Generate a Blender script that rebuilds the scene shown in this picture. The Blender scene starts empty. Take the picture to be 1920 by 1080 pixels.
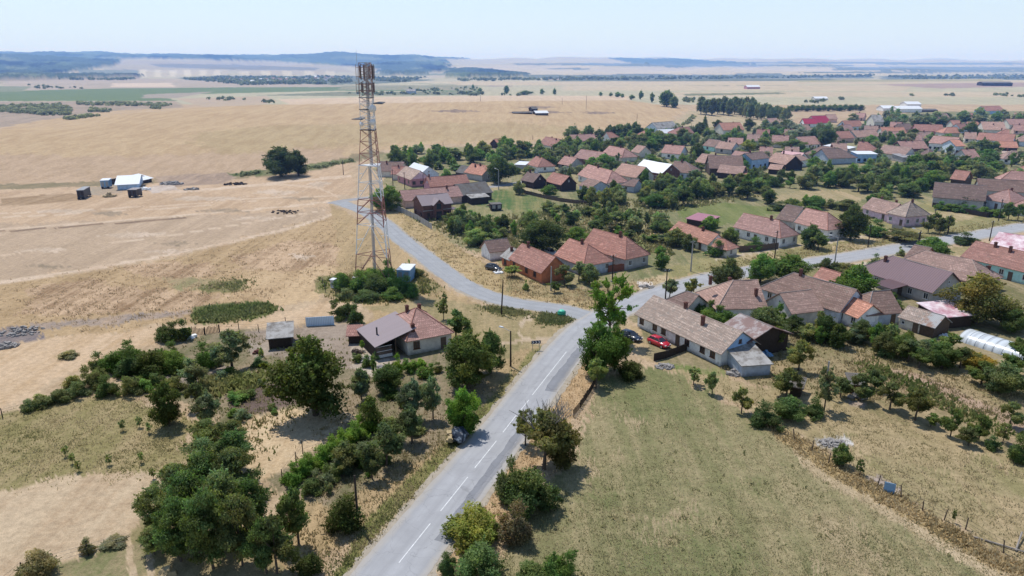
import bpy, math, random
import numpy as np
from mathutils import Vector
R = math.radians
SC = bpy.context.scene
COL = SC.collection
random.seed(7)

# ------------------------------------------------------------------ camera model (for laying things out on the ground)
F, PITCH, H = 1340.0, R(17.5), 45.0
SP, CP = math.sin(PITCH), math.cos(PITCH)

def slope(py):
    v = (540 - py) / F
    return (-SP + v * CP) / (CP + v * SP)

# ------------------------------------------------------------------ terrain height
_D = [240, 300, 350, 400, 450, 520, 600, 700, 850, 1050, 1400, 1900, 2500, 3200, 4000, 5000, 6200, 8000, 11000]
def Y(y): return ('y', y)
_T = {
 -600: [0, -2, 5, 10, 6, -4, -4, -2, 0, 2, 3, 4, Y(142), Y(125), Y(108), Y(110), Y(104), Y(110), Y(114)],
 0:    [0, -2, 5, 10, 6, -4, -4, -2, 0, 2, 3, 4, Y(142), Y(125), Y(108.5), Y(111), Y(104), Y(110), Y(114)],
 230:  [0, -2, 3, 7, 10, 12, 5, -2, 0, 1, 2, 2, Y(145), Y(135), Y(120), Y(109), Y(104), Y(110), Y(114)],
 450:  [0, -2, 2, 6, 9, 12, 13, 6, 0, 0, 0, 0, Y(145), Y(138), Y(128), Y(114), Y(104), Y(110), Y(114)],
 640:  [0, 0, -2, 2, 6, 9, 12, 13, 4, 0, 0, 0, Y(146), Y(140), Y(130), Y(121), Y(108), Y(110), Y(114)],
 800:  [0, 0, 0, 0, 3, 7, 10, 12, 8, 0, 0, 0, Y(147), Y(140), Y(132), Y(117), Y(110), Y(111), Y(114)],
 960:  [0, 0, 0, 0, 1, 4, 8, 10, 6, 0, 0, 0, Y(146), Y(141), Y(135), Y(126), Y(118), Y(109), Y(114)],
 1130: [0, 0, 0, 0, 0, 1, 4, 6, 4, 2, 0, 0, Y(147), Y(141), Y(136), Y(129), Y(123), Y(112), Y(114)],
 1280: [0, 0, 0, 0, 0, 0, -1, 0, 2, 5, 6, 2, Y(147), Y(141), Y(136), Y(131), Y(126), Y(113), Y(114)],
 1500: [0, 0, 0, 0, 0, 0, 0, 0, 2, 6, 10, 5, Y(147), Y(141), Y(136), Y(131), Y(126), Y(113), Y(115)],
 1920: [0, 0, 0, 0, 0, 0, 0, 0, 1, 4, 8, 4, Y(148), Y(142), Y(137), Y(132), Y(127), Y(115), Y(116)],
 2600: [0, 0, 0, 0, 0, 0, 0, 0, 1, 4, 8, 4, Y(148), Y(142), Y(137), Y(132), Y(127), Y(115), Y(116)]}
_cols = sorted(_T)
_tab = np.array([[H + d * slope(z[1]) if isinstance(z, tuple) else z for d, z in zip(_D, _T[c])] for c in _cols], float)
_LG = np.linspace(math.log(240), math.log(11000), 420)
_CG = np.linspace(-600, 2600, 260)
_t1 = np.array([np.interp(_LG, np.log(_D), r) for r in _tab])
_fine = np.array([np.interp(_CG, _cols, _t1[:, j]) for j in range(len(_LG))])      # [D, col]
def _blur(a, k, ax):
    w = np.exp(-np.linspace(-2, 2, 2 * k + 1) ** 2); w /= w.sum()
    pad = [(k, k) if i == ax else (0, 0) for i in range(2)]
    b = np.pad(a, pad, mode='edge')
    return np.apply_along_axis(lambda r: np.convolve(r, w, 'valid'), ax, b)
_fine = _blur(_blur(_fine, 7, 0), 9, 1)
_rn = np.random.RandomState(12)
for _k0, _k1, _am in ((9, 12, 13.0), (4, 5, 6.0)):          # rolling relief of the far country
    _nz = _blur(_blur(_rn.randn(420, 260), _k0, 0), _k1, 1); _nz /= _nz.std()
    _fine += _nz * _am * np.clip((np.exp(_LG) - 1900) / 3200, 0, 1)[:, None]

def zt(x, y):
    x = np.asarray(x, float); y = np.asarray(y, float)
    yy = np.maximum(y, 1.0)
    c = 960 + F * 1.045 * x / yy
    ci = np.clip((c + 600) / 3200 * 259, 0, 258.999)
    li = np.clip((np.log(np.maximum(yy, 240)) - _LG[0]) / (_LG[-1] - _LG[0]) * 419, 0, 418.999)
    a, b = li.astype(int), ci.astype(int)
    fa, fb = li - a, ci - b
    z = (_fine[a, b] * (1 - fa) + _fine[a + 1, b] * fa) * (1 - fb) + (_fine[a, b + 1] * (1 - fa) + _fine[a + 1, b + 1] * fa) * fb
    k = np.clip((yy - 240) / 40, 0, 1)
    return z * k

def gp(px, py):
    """point of the terrain seen at (px, py) of the 1920x1080 photograph, and px per metre there"""
    u, v = (px - 960) / F, (540 - py) / F
    dx, dy, dz = u, CP + v * SP, -SP + v * CP
    if dz < -1e-5 and H / -dz * dy < 238:
        t = H / -dz
        return Vector((t * dx, t * dy, 0)), F / t
    ts = np.geomspace(150, 12000, 900)
    hz = H + ts * dz - zt(ts * dx, ts * dy)
    i = int(np.argmax(hz < 0))
    if hz[i] >= 0: i = 899
    lo, hi = ts[max(i - 1, 0)], ts[i]
    for _ in range(18):
        m = (lo + hi) / 2
        if H + m * dz - float(zt(m * dx, m * dy)) < 0: hi = m
        else: lo = m
    return Vector((hi * dx, hi * dy, float(zt(hi * dx, hi * dy)))), F / hi

def proj(x, y, z):
    dz = z - H
    d = y * CP - dz * SP
    d = np.where(np.abs(d) < 1e-3, 1e-3, d)
    return 960 + F * x / d, 540 - F * (y * SP + dz * CP) / d, d

# ------------------------------------------------------------------ materials
def lin(c):
    return tuple(((x / 255) / 12.92 if x / 255 <= .04045 else ((x / 255 + .055) / 1.055) ** 2.4) for x in c)

class NT:
    def __init__(s, name, rough=.85, spec=.3):
        s.m = bpy.data.materials.new(name); s.m.use_nodes = True
        s.t = s.m.node_tree; s.b = s.t.nodes['Principled BSDF']
        s.b.inputs['Roughness'].default_value = rough
        s.b.inputs['Specular IOR Level'].default_value = spec
    def n(s, typ, **kw):
        n = s.t.nodes.new(typ)
        for k, v in kw.items():
            if k in n.inputs: n.inputs[k].default_value = v
            else: setattr(n, k, v)
        return n
    def l(s, a, b): s.t.links.new(a, b)
    def noise(s, scale, detail=4, vec=None, rough=.55):
        n = s.n('ShaderNodeTexNoise'); n.inputs['Scale'].default_value = scale
        n.inputs['Detail'].default_value = detail; n.inputs['Roughness'].default_value = rough
        if vec is not None: s.l(vec, n.inputs['Vector'])
        return n.outputs['Fac']
    def ramp(s, fac, a, b, lo=.35, hi=.65):
        r = s.n('ShaderNodeValToRGB'); e = r.color_ramp.elements
        e[0].position, e[1].position = lo, hi
        e[0].color, e[1].color = (*a, 1), (*b, 1)
        s.l(fac, r.inputs['Fac']); return r.outputs['Color']
    def mr(s, fac, lo, hi, a, b):
        r = s.n('ShaderNodeMapRange'); s.l(fac, r.inputs['Value'])
        for k, v in zip(('From Min', 'From Max', 'To Min', 'To Max'), (lo, hi, a, b)): r.inputs[k].default_value = v
        return r.outputs['Result']
    def mix(s, fac, a, b, mode='MIX'):
        m = s.n('ShaderNodeMix'); m.data_type = 'RGBA'; m.blend_type = mode
        for sock, val in ((m.inputs[0], fac), (m.inputs[6], a), (m.inputs[7], b)):
            if hasattr(val, 'links'): s.l(val, sock)
            elif isinstance(val, (int, float)): sock.default_value = val if sock.type == 'VALUE' else (val, val, val, 1)
            else: sock.default_value = (*val, 1) if len(val) == 3 else val
        return m.outputs[2]
    def math(s, op, a, b=0.0):
        m = s.n('ShaderNodeMath'); m.operation = op
        for i, v in enumerate((a, b)):
            if hasattr(v, 'links'): s.l(v, m.inputs[i])
            else: m.inputs[i].default_value = v
        return m.outputs[0]
    def bump(s, h, strength=.5, dist=.05):
        b = s.n('ShaderNodeBump'); b.inputs['Strength'].default_value = strength; b.inputs['Distance'].default_value = dist
        s.l(h, b.inputs['Height']); s.l(b.outputs['Normal'], s.b.inputs['Normal'])
    def pos(s): return s.n('ShaderNodeNewGeometry').outputs['Position']
    def uv(s): return s.n('ShaderNodeTexCoord').outputs['UV']
    def base(s, c): s.l(c, s.b.inputs['Base Color']); return s.m

_mc = {}
def mat(name, rgb, rough=.8, var=.25, scale=1.5, spec=.3, metal=0.0):
    """weathered painted / plain surface; rgb is a linear albedo"""
    if name in _mc: return _mc[name]
    n = NT(name, rough, spec); n.b.inputs['Metallic'].default_value = metal
    p = n.pos()
    f = n.math('ADD', n.math('MULTIPLY', n.noise(scale, 5, p), .6), n.math('MULTIPLY', n.noise(scale * 7, 4, p), .4))
    c = n.ramp(f, tuple(x * (1 - var) for x in rgb), tuple(min(1, x * (1 + var * .6)) for x in rgb), .3, .68)
    _mc[name] = n.base(c); return _mc[name]

def plaster(name, rgb, dirt=(.2, .17, .14)):
    if name in _mc: return _mc[name]
    n = NT(name, .9, .2); p = n.pos()
    sx = n.n('ShaderNodeTexCoord').outputs['Object']
    sep = n.n('ShaderNodeSeparateXYZ'); n.l(sx, sep.inputs[0])
    c = n.ramp(n.noise(1.1, 6, p), tuple(x * .86 for x in rgb), tuple(min(.92, x * 1.12) for x in rgb), .35, .6)
    foot = n.mr(n.math('ADD', sep.outputs['Z'], n.math('MULTIPLY', n.noise(2.5, 4, p), 1.2)), .5, 1.3, .75, 0)
    c = n.mix(foot, c, dirt)
    c = n.mix(n.mr(n.noise(.9, 6, p, .7), .62, .7, 0, .4), c, tuple(x * .62 for x in rgb))
    n.bump(n.noise(14, 3, p), .25, .02)
    _mc[name] = n.base(c); return _mc[name]

def tiles(name, rgb, dark=.55, moss=(.16, .14, .11), mossy=.35, rowh=.46, colw=.3):
    """fired roof tiles in courses down the slope (uv in metres)"""
    if name in _mc: return _mc[name]
    n = NT(name, .88, .2); uv = n.uv(); p = n.pos()
    br = n.n('ShaderNodeTexBrick'); n.l(uv, br.inputs['Vector'])
    br.inputs['Scale'].default_value = 1.0
    br.inputs['Brick Width'].default_value = colw; br.inputs['Row Height'].default_value = rowh
    br.inputs['Mortar Size'].default_value = .035; br.inputs['Bias'].default_value = -.1
    br.inputs['Color1'].default_value = (*[x * 1.12 for x in rgb], 1)
    br.inputs['Color2'].default_value = (*[x * .8 for x in rgb], 1)
    br.inputs['Mortar'].default_value = (*[x * dark * .6 for x in rgb], 1)
    oi = n.n('ShaderNodeObjectInfo')
    off = n.n('ShaderNodeVectorMath'); off.operation = 'ADD'
    n.l(p, off.inputs[0])
    c = n.mix(n.mr(n.noise(.45, 7, p, .7), .42, .6, 0, .8), br.outputs['Color'], tuple(x * .6 for x in rgb))
    c = n.mix(n.mr(n.noise(1.7, 6, p, .7), .5, .68, 0, mossy * 1.6), c, moss)
    c = n.mix(n.mr(n.noise(1.3, 5, p, .7), .56, .66, 0, .55), c, tuple(min(.7, x * 1.3 + .05) for x in rgb))
    # rows of a few replaced / darker courses
    mp = n.n('ShaderNodeMapping'); n.l(uv, mp.inputs['Vector']); mp.inputs['Scale'].default_value = (.12, 1.4, 1)
    c = n.mix(n.mr(n.noise(1.6, 2, mp.outputs['Vector'], .6), .46, .62, 0, .75), c, tuple(x * .5 for x in rgb))
    hv = n.mix(oi.outputs['Random'], (1.16, 1.15, 1.18), (1.5, 1.38, 1.32))
    c = n.mix(1.0, c, hv, 'MULTIPLY')
    w = n.n('ShaderNodeTexWave'); w.bands_direction = 'Y'; w.wave_profile = 'SAW'
    w.inputs['Scale'].default_value = 1 / rowh * .314 * .5 * 2; n.l(uv, w.inputs['Vector'])
    n.bump(n.math('ADD', w.outputs['Fac'], br.outputs['Fac']), .6, .04)
    _mc[name] = n.base(c); return _mc[name]

def sheet(name, rgb, rust=(.2, .09, .05), rusty=0.0, rough=.45, metal=.0, wave=.25, var=.2):
    """corrugated / profiled sheet roof, ribs running down the slope"""
    if name in _mc: return _mc[name]
    n = NT(name, rough, .4); uv = n.uv(); p = n.pos(); n.b.inputs['Metallic'].default_value = metal
    w = n.n('ShaderNodeTexWave'); w.bands_direction = 'X'; w.inputs['Scale'].default_value = .314 / wave
    n.l(uv, w.inputs['Vector'])
    c = n.ramp(w.outputs['Fac'], tuple(x * .8 for x in rgb), rgb, .1, .6)
    mp = n.n('ShaderNodeMapping'); n.l(uv, mp.inputs['Vector']); mp.inputs['Scale'].default_value = (1.0, .12, 1)
    c = n.mix(n.mr(n.noise(1.0, 4, mp.outputs['Vector']), .4, .7, 0, var * 2), c, tuple(x * .62 for x in rgb))
    if rusty: c = n.mix(n.mr(n.noise(.5, 6, p, .7), .55 - rusty * .3, .62, 0, .95), c, rust)
    n.bump(w.outputs['Fac'], .5, .03)
    _mc[name] = n.base(c); return _mc[name]

def M():
    g = {}
    g['tile_red'] = tiles('tile_red', (.40, .215, .17))
    g['tile_orange'] = tiles('tile_orange', (.50, .26, .185), mossy=.2)
    g['tile_faded'] = tiles('tile_faded', (.43, .29, .235), mossy=.4)
    g['tile_brown'] = tiles('tile_brown', (.26, .18, .15), mossy=.5)
    g['tile_pink'] = tiles('tile_pink', (.44, .275, .235), mossy=.3)
    g['tile_old'] = tiles('tile_old', (.43, .34, .275), moss=(.21, .195, .17), mossy=.8)
    g['tile_mauve'] = sheet('tile_mauve', (.20, .13, .14), rough=.75, wave=.5, var=.1)
    g['sheet_mauve'] = sheet('sheet_mauve', (.30, .245, .25), rough=.8, wave=.35, var=.1)
    g['sheet_white'] = sheet('sheet_white', (.78, .79, .8), rough=.4, wave=.3, var=.06)
    g['sheet_grey'] = sheet('sheet_grey', (.33, .33, .33), rusty=.1, rough=.55, wave=.25, var=.3)
    g['asbestos'] = sheet('asbestos', (.40, .385, .36), rust=(.14, .12, .1), rusty=.3, rough=.85, wave=.2, var=.3)
    g['asbestos_dark'] = sheet('asbestos_dark', (.16, .15, .14), rust=(.1, .08, .06), rusty=.3, rough=.85, wave=.2, var=.3)
    g['sheet_rust'] = sheet('sheet_rust', (.19, .10, .085), rust=(.34, .31, .30), rusty=.25, rough=.5, wave=.3, var=.35)
    g['sheet_crimson'] = sheet('sheet_crimson', (.42, .035, .07), rough=.4, wave=.3, var=.1)
    g['sheet_pink'] = sheet('sheet_pink', (.42, .17, .2), rough=.4, wave=.3, var=.2)
    g['sheet_pinkwhite'] = sheet('sheet_pinkwhite', (.42, .12, .17), rust=(.78, .68, .68), rusty=.75, rough=.45, wave=.3)
    g['sheet_dark'] = sheet('sheet_dark', (.13, .075, .075), rough=.45, wave=.3, var=.1)
    g['sheet_blue'] = sheet('sheet_blue', (.62, .78, .9), rough=.4, wave=.3, var=.1)
    g['w_white'] = plaster('w_white', (.8, .8, .78))
    g['w_cream'] = plaster('w_cream', (.62, .59, .52))
    g['w_grey'] = plaster('w_grey', (.42, .41, .4))
    g['w_bluegrey'] = plaster('w_bluegrey', (.42, .48, .55))
    g['w_blue'] = plaster('w_blue', (.36, .52, .72))
    g['w_paleblue'] = plaster('w_paleblue', (.62, .7, .78))
    g['w_turq'] = plaster('w_turq', (.42, .72, .69))
    g['w_orange'] = plaster('w_orange', (.52, .185, .09), dirt=(.25, .1, .06))
    g['w_peach'] = plaster('w_peach', (.65, .45, .38))
    g['w_pink'] = plaster('w_pink', (.66, .49, .58))
    g['w_rose'] = plaster('w_rose', (.5, .25, .27))
    g['w_brick'] = tiles('w_brick', (.2, .105, .085), mossy=.3, rowh=.16, colw=.3)
    g['w_wood'] = mat('w_wood', (.10, .07, .05), .9, .4, 2.5)
    g['w_darkwood'] = mat('w_darkwood', (.05, .036, .028), .9, .4, 2.5)
    g['frame_white'] = mat('frame_white', (.66, .66, .64), .6, .12)
    g['frame_brown'] = mat('frame_brown', (.12, .06, .04), .7, .2)
    g['ridge_red'] = mat('ridge_red', (.36, .17, .125), .9, .3, 5)
    g['ridge_pale'] = mat('ridge_pale', (.4, .3, .25), .9, .3, 5)
    g['ridge_grey'] = mat('ridge_grey', (.25, .22, .21), .8, .2, 5)
    g['brick'] = mat('chimney_brick', (.16, .07, .055), .9, .35, 8)
    g['concrete'] = mat('concrete', (.34, .33, .31), .9, .25, 2)
    g['wood'] = mat('wood', (.13, .095, .07), .9, .35, 3)
    g['wood_dark'] = mat('wood_dark', (.045, .034, .028), .9, .35, 3)
    g['wood_red'] = mat('wood_red', (.2, .075, .045), .85, .25, 2)
    g['metal_grey'] = mat('metal_grey', (.32, .33, .34), .5, .15, 3, metal=.3)
    g['metal_dark'] = mat('metal_dark', (.05, .05, .055), .5, .2, 3)
    g['white_paint'] = mat('white_paint', (.8, .8, .78), .5, .15, 2)
    g['red_paint'] = mat('red_paint', (.34, .15, .125), .6, .3, 2)
    g['rubble'] = mat('rubble', (.3, .28, .26), .95, .5, 3)
    g['plastic_blue'] = mat('plastic_blue', (.22, .38, .55), .5, .15)
    g['green_paint'] = mat('green_paint', (.03, .3, .17), .5, .2)
    g['soil'] = mat('soil', (.16, .12, .09), .95, .35, 2)
    g['straw'] = mat('straw', (.42, .33, .19), .95, .35, 6)
    g['tyre'] = mat('tyre', (.02, .02, .02), .85, .1)
    g['rim'] = mat('rim', (.4, .4, .42), .35, .1, metal=.6)
    g['lamp_glass'] = mat('lamp_glass', (.75, .75, .72), .2, .05, spec=.6)
    g['tail_glass'] = mat('tail_glass', (.3, .02, .02), .2, .05, spec=.6)
    gl = NT('window_glass', .08, .6); gl.b.inputs['Base Color'].default_value = (.03, .035, .045, 1); g['glass'] = gl.m
    return g
G = M()

def carpaint(name, rgb):
    n = NT(name, .25, .6); n.b.inputs['Coat Weight'].default_value = .6
    p = n.pos(); c = n.ramp(n.noise(2.0, 3, p), tuple(x * .85 for x in rgb), rgb, .3, .6)
    return n.base(c)

def asphalt(name, rgb, crack=.5, streak=None):
    n = NT(name, .9, .2); p = n.pos()
    c = n.ramp(n.noise(.35, 5, p, .6), tuple(x * .86 for x in rgb), tuple(x * 1.08 for x in rgb), .3, .7)
    c = n.mix(n.mr(n.noise(22, 3, p), .35, .7, 0, .28), c, tuple(x * .6 for x in rgb))
    uv = n.uv(); mp = n.n('ShaderNodeMapping'); n.l(uv, mp.inputs['Vector']); mp.inputs['Scale'].default_value = (1.3, .035, 1)
    c = n.mix(n.mr(n.noise(1.0, 5, mp.outputs['Vector'], .6), .45, .72, 0, .45), c, tuple(x * .72 for x in rgb))
    su = n.n('ShaderNodeSeparateXYZ'); n.l(uv, su.inputs[0]); ax = n.math('ABSOLUTE', n.math('ADD', su.outputs['X'], n.math('MULTIPLY', n.math('SUBTRACT', n.noise(.25, 2, p), .5), .5)))
    trk = n.math('ABSOLUTE', n.math('SUBTRACT', n.math('ABSOLUTE', n.math('SUBTRACT', ax, 1.65)), .8))
    c = n.mix(n.mr(trk, 0, .45, .30, 0), c, tuple(x * .70 for x in rgb))
    c = n.mix(n.mr(n.math('ADD', ax, n.math('MULTIPLY', n.noise(.9, 5, p, .7), .9)), 2.9, 3.6, 0, .55), c, (.40, .35, .28))
    v = n.n('ShaderNodeTexVoronoi'); v.feature = 'DISTANCE_TO_EDGE'; v.inputs['Scale'].default_value = .32
    dist = n.n('ShaderNodeMix'); dist.data_type = 'VECTOR'
    nz = n.n('ShaderNodeTexNoise'); nz.inputs['Scale'].default_value = .8; n.l(p, nz.inputs['Vector'])
    add = n.n('ShaderNodeVectorMath'); add.operation = 'MULTIPLY_ADD'
    n.l(nz.outputs['Color'], add.inputs[0]); add.inputs[1].default_value = (2, 2, 0); n.l(p, add.inputs[2])
    n.l(add.outputs[0], v.inputs['Vector'])
    c = n.mix(n.mr(v.outputs['Distance'], 0, .012, crack, 0), c, tuple(x * .4 for x in rgb))
    n.bump(n.noise(30, 2, p), .3, .02)
    return n.base(c)

# ------------------------------------------------------------------ mesh building
def link(o, parent=None):
    COL.objects.link(o)
    if parent is not None: o.parent = parent
    return o

def tag(o, label=None, cat=None, group=None, kind=None):
    if label: o['label'] = label
    if cat: o['category'] = cat
    if group: o['group'] = group
    if kind: o['kind'] = kind
    return o

def thing(name, label, cat, loc=(0, 0, 0), rz=0, group=None):
    o = bpy.data.objects.new(name, None); o.empty_display_size = .2
    o.location = loc; o.rotation_euler = (0, 0, rz); link(o)
    return tag(o, label, cat, group)

class MB:
    def __init__(s): s.v = []; s.f = []
    def poly(s, pts):
        i = len(s.v); s.v += [tuple(p) for p in pts]; s.f.append(tuple(range(i, i + len(pts)))); return s
    def box(s, c, d, rz=0, top=1.0, tilt=None):
        cx, cy, cz = c; hx, hy, hz = d[0] / 2, d[1] / 2, d[2] / 2
        i = len(s.v); ca, sa = math.cos(rz), math.sin(rz)
        for sz in (-1, 1):
            k = top if sz > 0 else 1
            for sx, sy in ((-1, -1), (1, -1), (1, 1), (-1, 1)):
                x, y, z = sx * hx * k, sy * hy * k, sz * hz
                if tilt: x, z = x * math.cos(tilt) + z * math.sin(tilt), -x * math.sin(tilt) + z * math.cos(tilt)
                s.v.append((cx + x * ca - y * sa, cy + x * sa + y * ca, cz + z))
        s.f += [tuple(i + k for k in q) for q in ((3, 2, 1, 0), (4, 5, 6, 7), (0, 1, 5, 4), (1, 2, 6, 5), (2, 3, 7, 6), (3, 0, 4, 7))]
        return s
    def tube(s, p0, p1, r0, r1=None, n=6, cap=True):
        r1 = r0 if r1 is None else r1
        p0, p1 = Vector(p0), Vector(p1); d = (p1 - p0)
        if d.length < 1e-6: return s
        d.normalize(); a = d.orthogonal().normalized(); b = d.cross(a)
        i = len(s.v)
        for p, r in ((p0, r0), (p1, r1)):
            for k in range(n):
                t = 2 * math.pi * k / n
                s.v.append(tuple(p + a * (r * math.cos(t)) + b * (r * math.sin(t))))
        for k in range(n): s.f.append((i + k, i + (k + 1) % n, i + n + (k + 1) % n, i + n + k))
        if cap: s.f.append(tuple(i + k for k in reversed(range(n)))); s.f.append(tuple(i + n + k for k in range(n)))
        return s
    def slab(s, pts, t):
        """thick panel: polygon pts (counter-clockwise from above), thickness t downwards"""
        n = len(pts); i = len(s.v)
        s.v += [tuple(p) for p in pts] + [(p[0], p[1], p[2] - t) for p in pts]
        s.f.append(tuple(range(i, i + n))); s.f.append(tuple(i + n + k for k in reversed(range(n))))
        for k in range(n):
            j = (k + 1) % n; s.f.append((i + k, i + n + k, i + n + j, i + j))
        return s
    def loft(s, secs, cap=True):
        n = len(secs[0]); i = len(s.v)
        for q in secs: s.v += [tuple(p) for p in q]
        for a in range(len(secs) - 1):
            for k in range(n):
                j = (k + 1) % n
                s.f.append((i + a * n + k, i + a * n + j, i + (a + 1) * n + j, i + (a + 1) * n + k))
        if cap:
            s.f.append(tuple(i + k for k in reversed(range(n)))); s.f.append(tuple(i + (len(secs) - 1) * n + k for k in range(n)))
        return s
    def mesh(s, name, m, smooth=False, uv=True):
        me = bpy.data.meshes.new(name); me.from_pydata(s.v, [], s.f); me.update()
        me.materials.append(m)
        if uv:
            L = me.uv_layers.new(name='UVMap').data
            for p in me.polygons:
                nrm = p.normal
                t = Vector((-nrm.y, nrm.x, 0))
                if t.length < 1e-3: t = Vector((1, 0, 0))
                t.normalize(); b = nrm.cross(t)
                for li in p.loop_indices:
                    co = me.vertices[me.loops[li].vertex_index].co
                    L[li].uv = (co.dot(t), co.dot(b))
        if smooth: me.polygons.foreach_set('use_smooth', [True] * len(me.polygons))
        return me
    def build(s, name, m, parent=None, smooth=False, uv=True):
        return link(bpy.data.objects.new(name, s.mesh(name, m, smooth, uv)), parent)

def np_mesh(name, verts, faces, m, attrs=None, smooth=False):
    """verts (n,3), faces (k,c) arrays; attrs: name -> (n,4) point colours"""
    me = bpy.data.meshes.new(name)
    nv, (nf, c) = len(verts), faces.shape
    me.vertices.add(nv); me.vertices.foreach_set('co', np.ascontiguousarray(verts, np.float32).ravel())
    me.loops.add(nf * c); me.loops.foreach_set('vertex_index', np.ascontiguousarray(faces, np.int32).ravel())
    me.polygons.add(nf); me.polygons.foreach_set('loop_start', np.arange(0, nf * c, c, dtype=np.int32))
    me.update(calc_edges=True)
    if smooth: me.polygons.foreach_set('use_smooth', np.ones(nf, bool))
    for k, a in (attrs or {}).items():
        at = me.attributes.new(k, 'FLOAT_COLOR', 'POINT'); at.data.foreach_set('color', np.ascontiguousarray(a, np.float32).ravel())
    me.materials.append(m)
    return me
# ------------------------------------------------------------------ ground
def ground_material():
    n = NT('ground', .95, .12); p = n.pos()
    ca = n.n('ShaderNodeAttribute'); ca.attribute_name = 'ca'
    cb = n.n('ShaderNodeAttribute'); cb.attribute_name = 'cb'
    big, mid, fine = n.math('ADD', n.math('MULTIPLY', n.noise(.035, 5, p, .6), .6), n.math('MULTIPLY', n.noise(.0052, 6, p, .65), .4)), n.noise(.3, 6, p, .62), n.noise(2.6, 5, p, .6)
    f = n.math('ADD', n.math('ADD', n.math('MULTIPLY', big, .5), n.math('MULTIPLY', mid, .38)), n.math('MULTIPLY', fine, .42))
    # faint mowing / ploughing streaks
    mp = n.n('ShaderNodeMapping'); n.l(p, mp.inputs['Vector'])
    mp.inputs['Rotation'].default_value = (0, 0, R(22)); mp.inputs['Scale'].default_value = (1.1, .035, 1)
    st = n.noise(1.0, 3, mp.outputs['Vector'])
    mp2 = n.n('ShaderNodeMapping'); n.l(p, mp2.inputs['Vector'])
    mp2.inputs['Rotation'].default_value = (0, 0, R(62)); mp2.inputs['Scale'].default_value = (.22, .012, 1)
    st2 = n.noise(1.0, 4, mp2.outputs['Vector'])
    f = n.math('ADD', f, n.math('ADD', n.math('MULTIPLY', n.math('SUBTRACT', st, .5), .34), n.math('MULTIPLY', n.math('SUBTRACT', st2, .5), .6)))
    k = n.mr(f, .55, .78, 0, 1)
    c = n.mix(k, ca.outputs['Color'], cb.outputs['Color'])
    c = n.mix(n.mr(n.noise(.11, 6, p, .7), .56, .72, 0, .30), c, n.mix(1.0, c, (.74, .76, .72), 'MULTIPLY'))
    c = n.mix(n.mr(n.noise(.19, 6, p, .7), .58, .74, 0, .35), c, n.mix(1.0, c, (1.22, 1.18, 1.16), 'MULTIPLY'))
    gr = n.mr(n.math('ADD', n.math('MULTIPLY', n.noise(9, 4, p, .65), .5), n.math('MULTIPLY', n.noise(1.1, 5, p, .75), .5)), .34, .66, .62, 1.34)
    c = n.mix(1.0, c, n.mix(1.0, (1, 1, 1), gr, 'MULTIPLY'), 'MULTIPLY')
    tuft = n.mr(n.noise(1.5, 5, p, .75), .6, .7, 0, 1)
    c = n.mix(n.math('MULTIPLY', tuft, ca.outputs['Alpha']), c, n.mix(1.0, c, (.52, .56, .45), 'MULTIPLY'))
    n.bump(n.math('ADD', n.noise(5, 5, p, .7), n.math('MULTIPLY', mid, .8)), .55, .22)
    return n.base(c)

KA = .86
def A(r, g, b, tuft=.35):
    m = (r + g + b) / 3; r, g, b = [m + (v - m) * .80 for v in (r, g, b)]
    return (*[x * KA for x in lin((r, g, b + 3))], tuft)

# zones: (polygon in photograph pixels, colour A, colour B, edge wobble in metres)
DRY, DRYB = A(200, 170, 128), A(176, 146, 104)
Z = []
def zone(poly, a, b, wob=1.0, wood=False): Z.append((np.array(poly, float), a, b, wob, wood))

# --- far country, back to front
zone([(-700, 60), (2700, 60), (2700, 196), (-700, 196)], A(192, 182, 142, .1), A(172, 162, 122, .1), 8)
_zr = random.Random(77)
_pal = [((214, 200, 158), (198, 182, 140)), ((190, 176, 138), (176, 160, 124)), ((170, 152, 126), (156, 138, 116)), ((120, 132, 98), (150, 148, 114)), ((96, 112, 84), (128, 130, 100)), ((206, 190, 150), (190, 170, 130)), ((150, 150, 108), (178, 166, 124))]
for _i in range(110):                                        # patchwork of far fields, hedges and scrub
    _y = 117 + 44 * _zr.random() ** 1.1; _x = _zr.uniform(-100, 2020); _w = _zr.uniform(25, 130) * (.6 + (_y - 112) / 40); _h = _zr.uniform(.7, 2.6) * (.5 + (_y - 112) / 24); _sk = _zr.uniform(-25, 25)
    _ca, _cb = _zr.choice(_pal); zone([(_x, _y), (_x + _w, _y + _zr.uniform(-1, 1)), (_x + _w + _sk, _y + _h), (_x + _sk, _y + _h + _zr.uniform(-.6, .6))], A(*_ca, .1), A(*_cb, .1), 10)
FORa, FORb = A(50, 68, 50, .21), A(92, 112, 84, .2)
zone([(-700, 60), (235, 60), (225, 122), (150, 134), (60, 150), (-700, 152)], FORa, FORb, 30)
zone([(180, 60), (830, 60), (842, 133), (790, 140), (735, 143), (700, 128), (640, 125), (520, 116), (400, 113), (250, 110), (190, 112)], FORa, FORb, 30)
zone([(820, 60), (905, 60), (905, 110), (830, 112)], FORa, FORb, 30)
zone([(830, 133), (880, 131), (950, 136), (985, 143), (960, 148), (850, 148)], FORa, FORb, 20)
zone([(1140, 110), (1290, 112), (1350, 116), (1420, 120), (1300, 125), (1200, 122)], FORa, FORb, 30)
zone([(0, 143), (110, 146), (260, 145), (250, 152), (0, 154)], FORa, FORb, 20)
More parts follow.
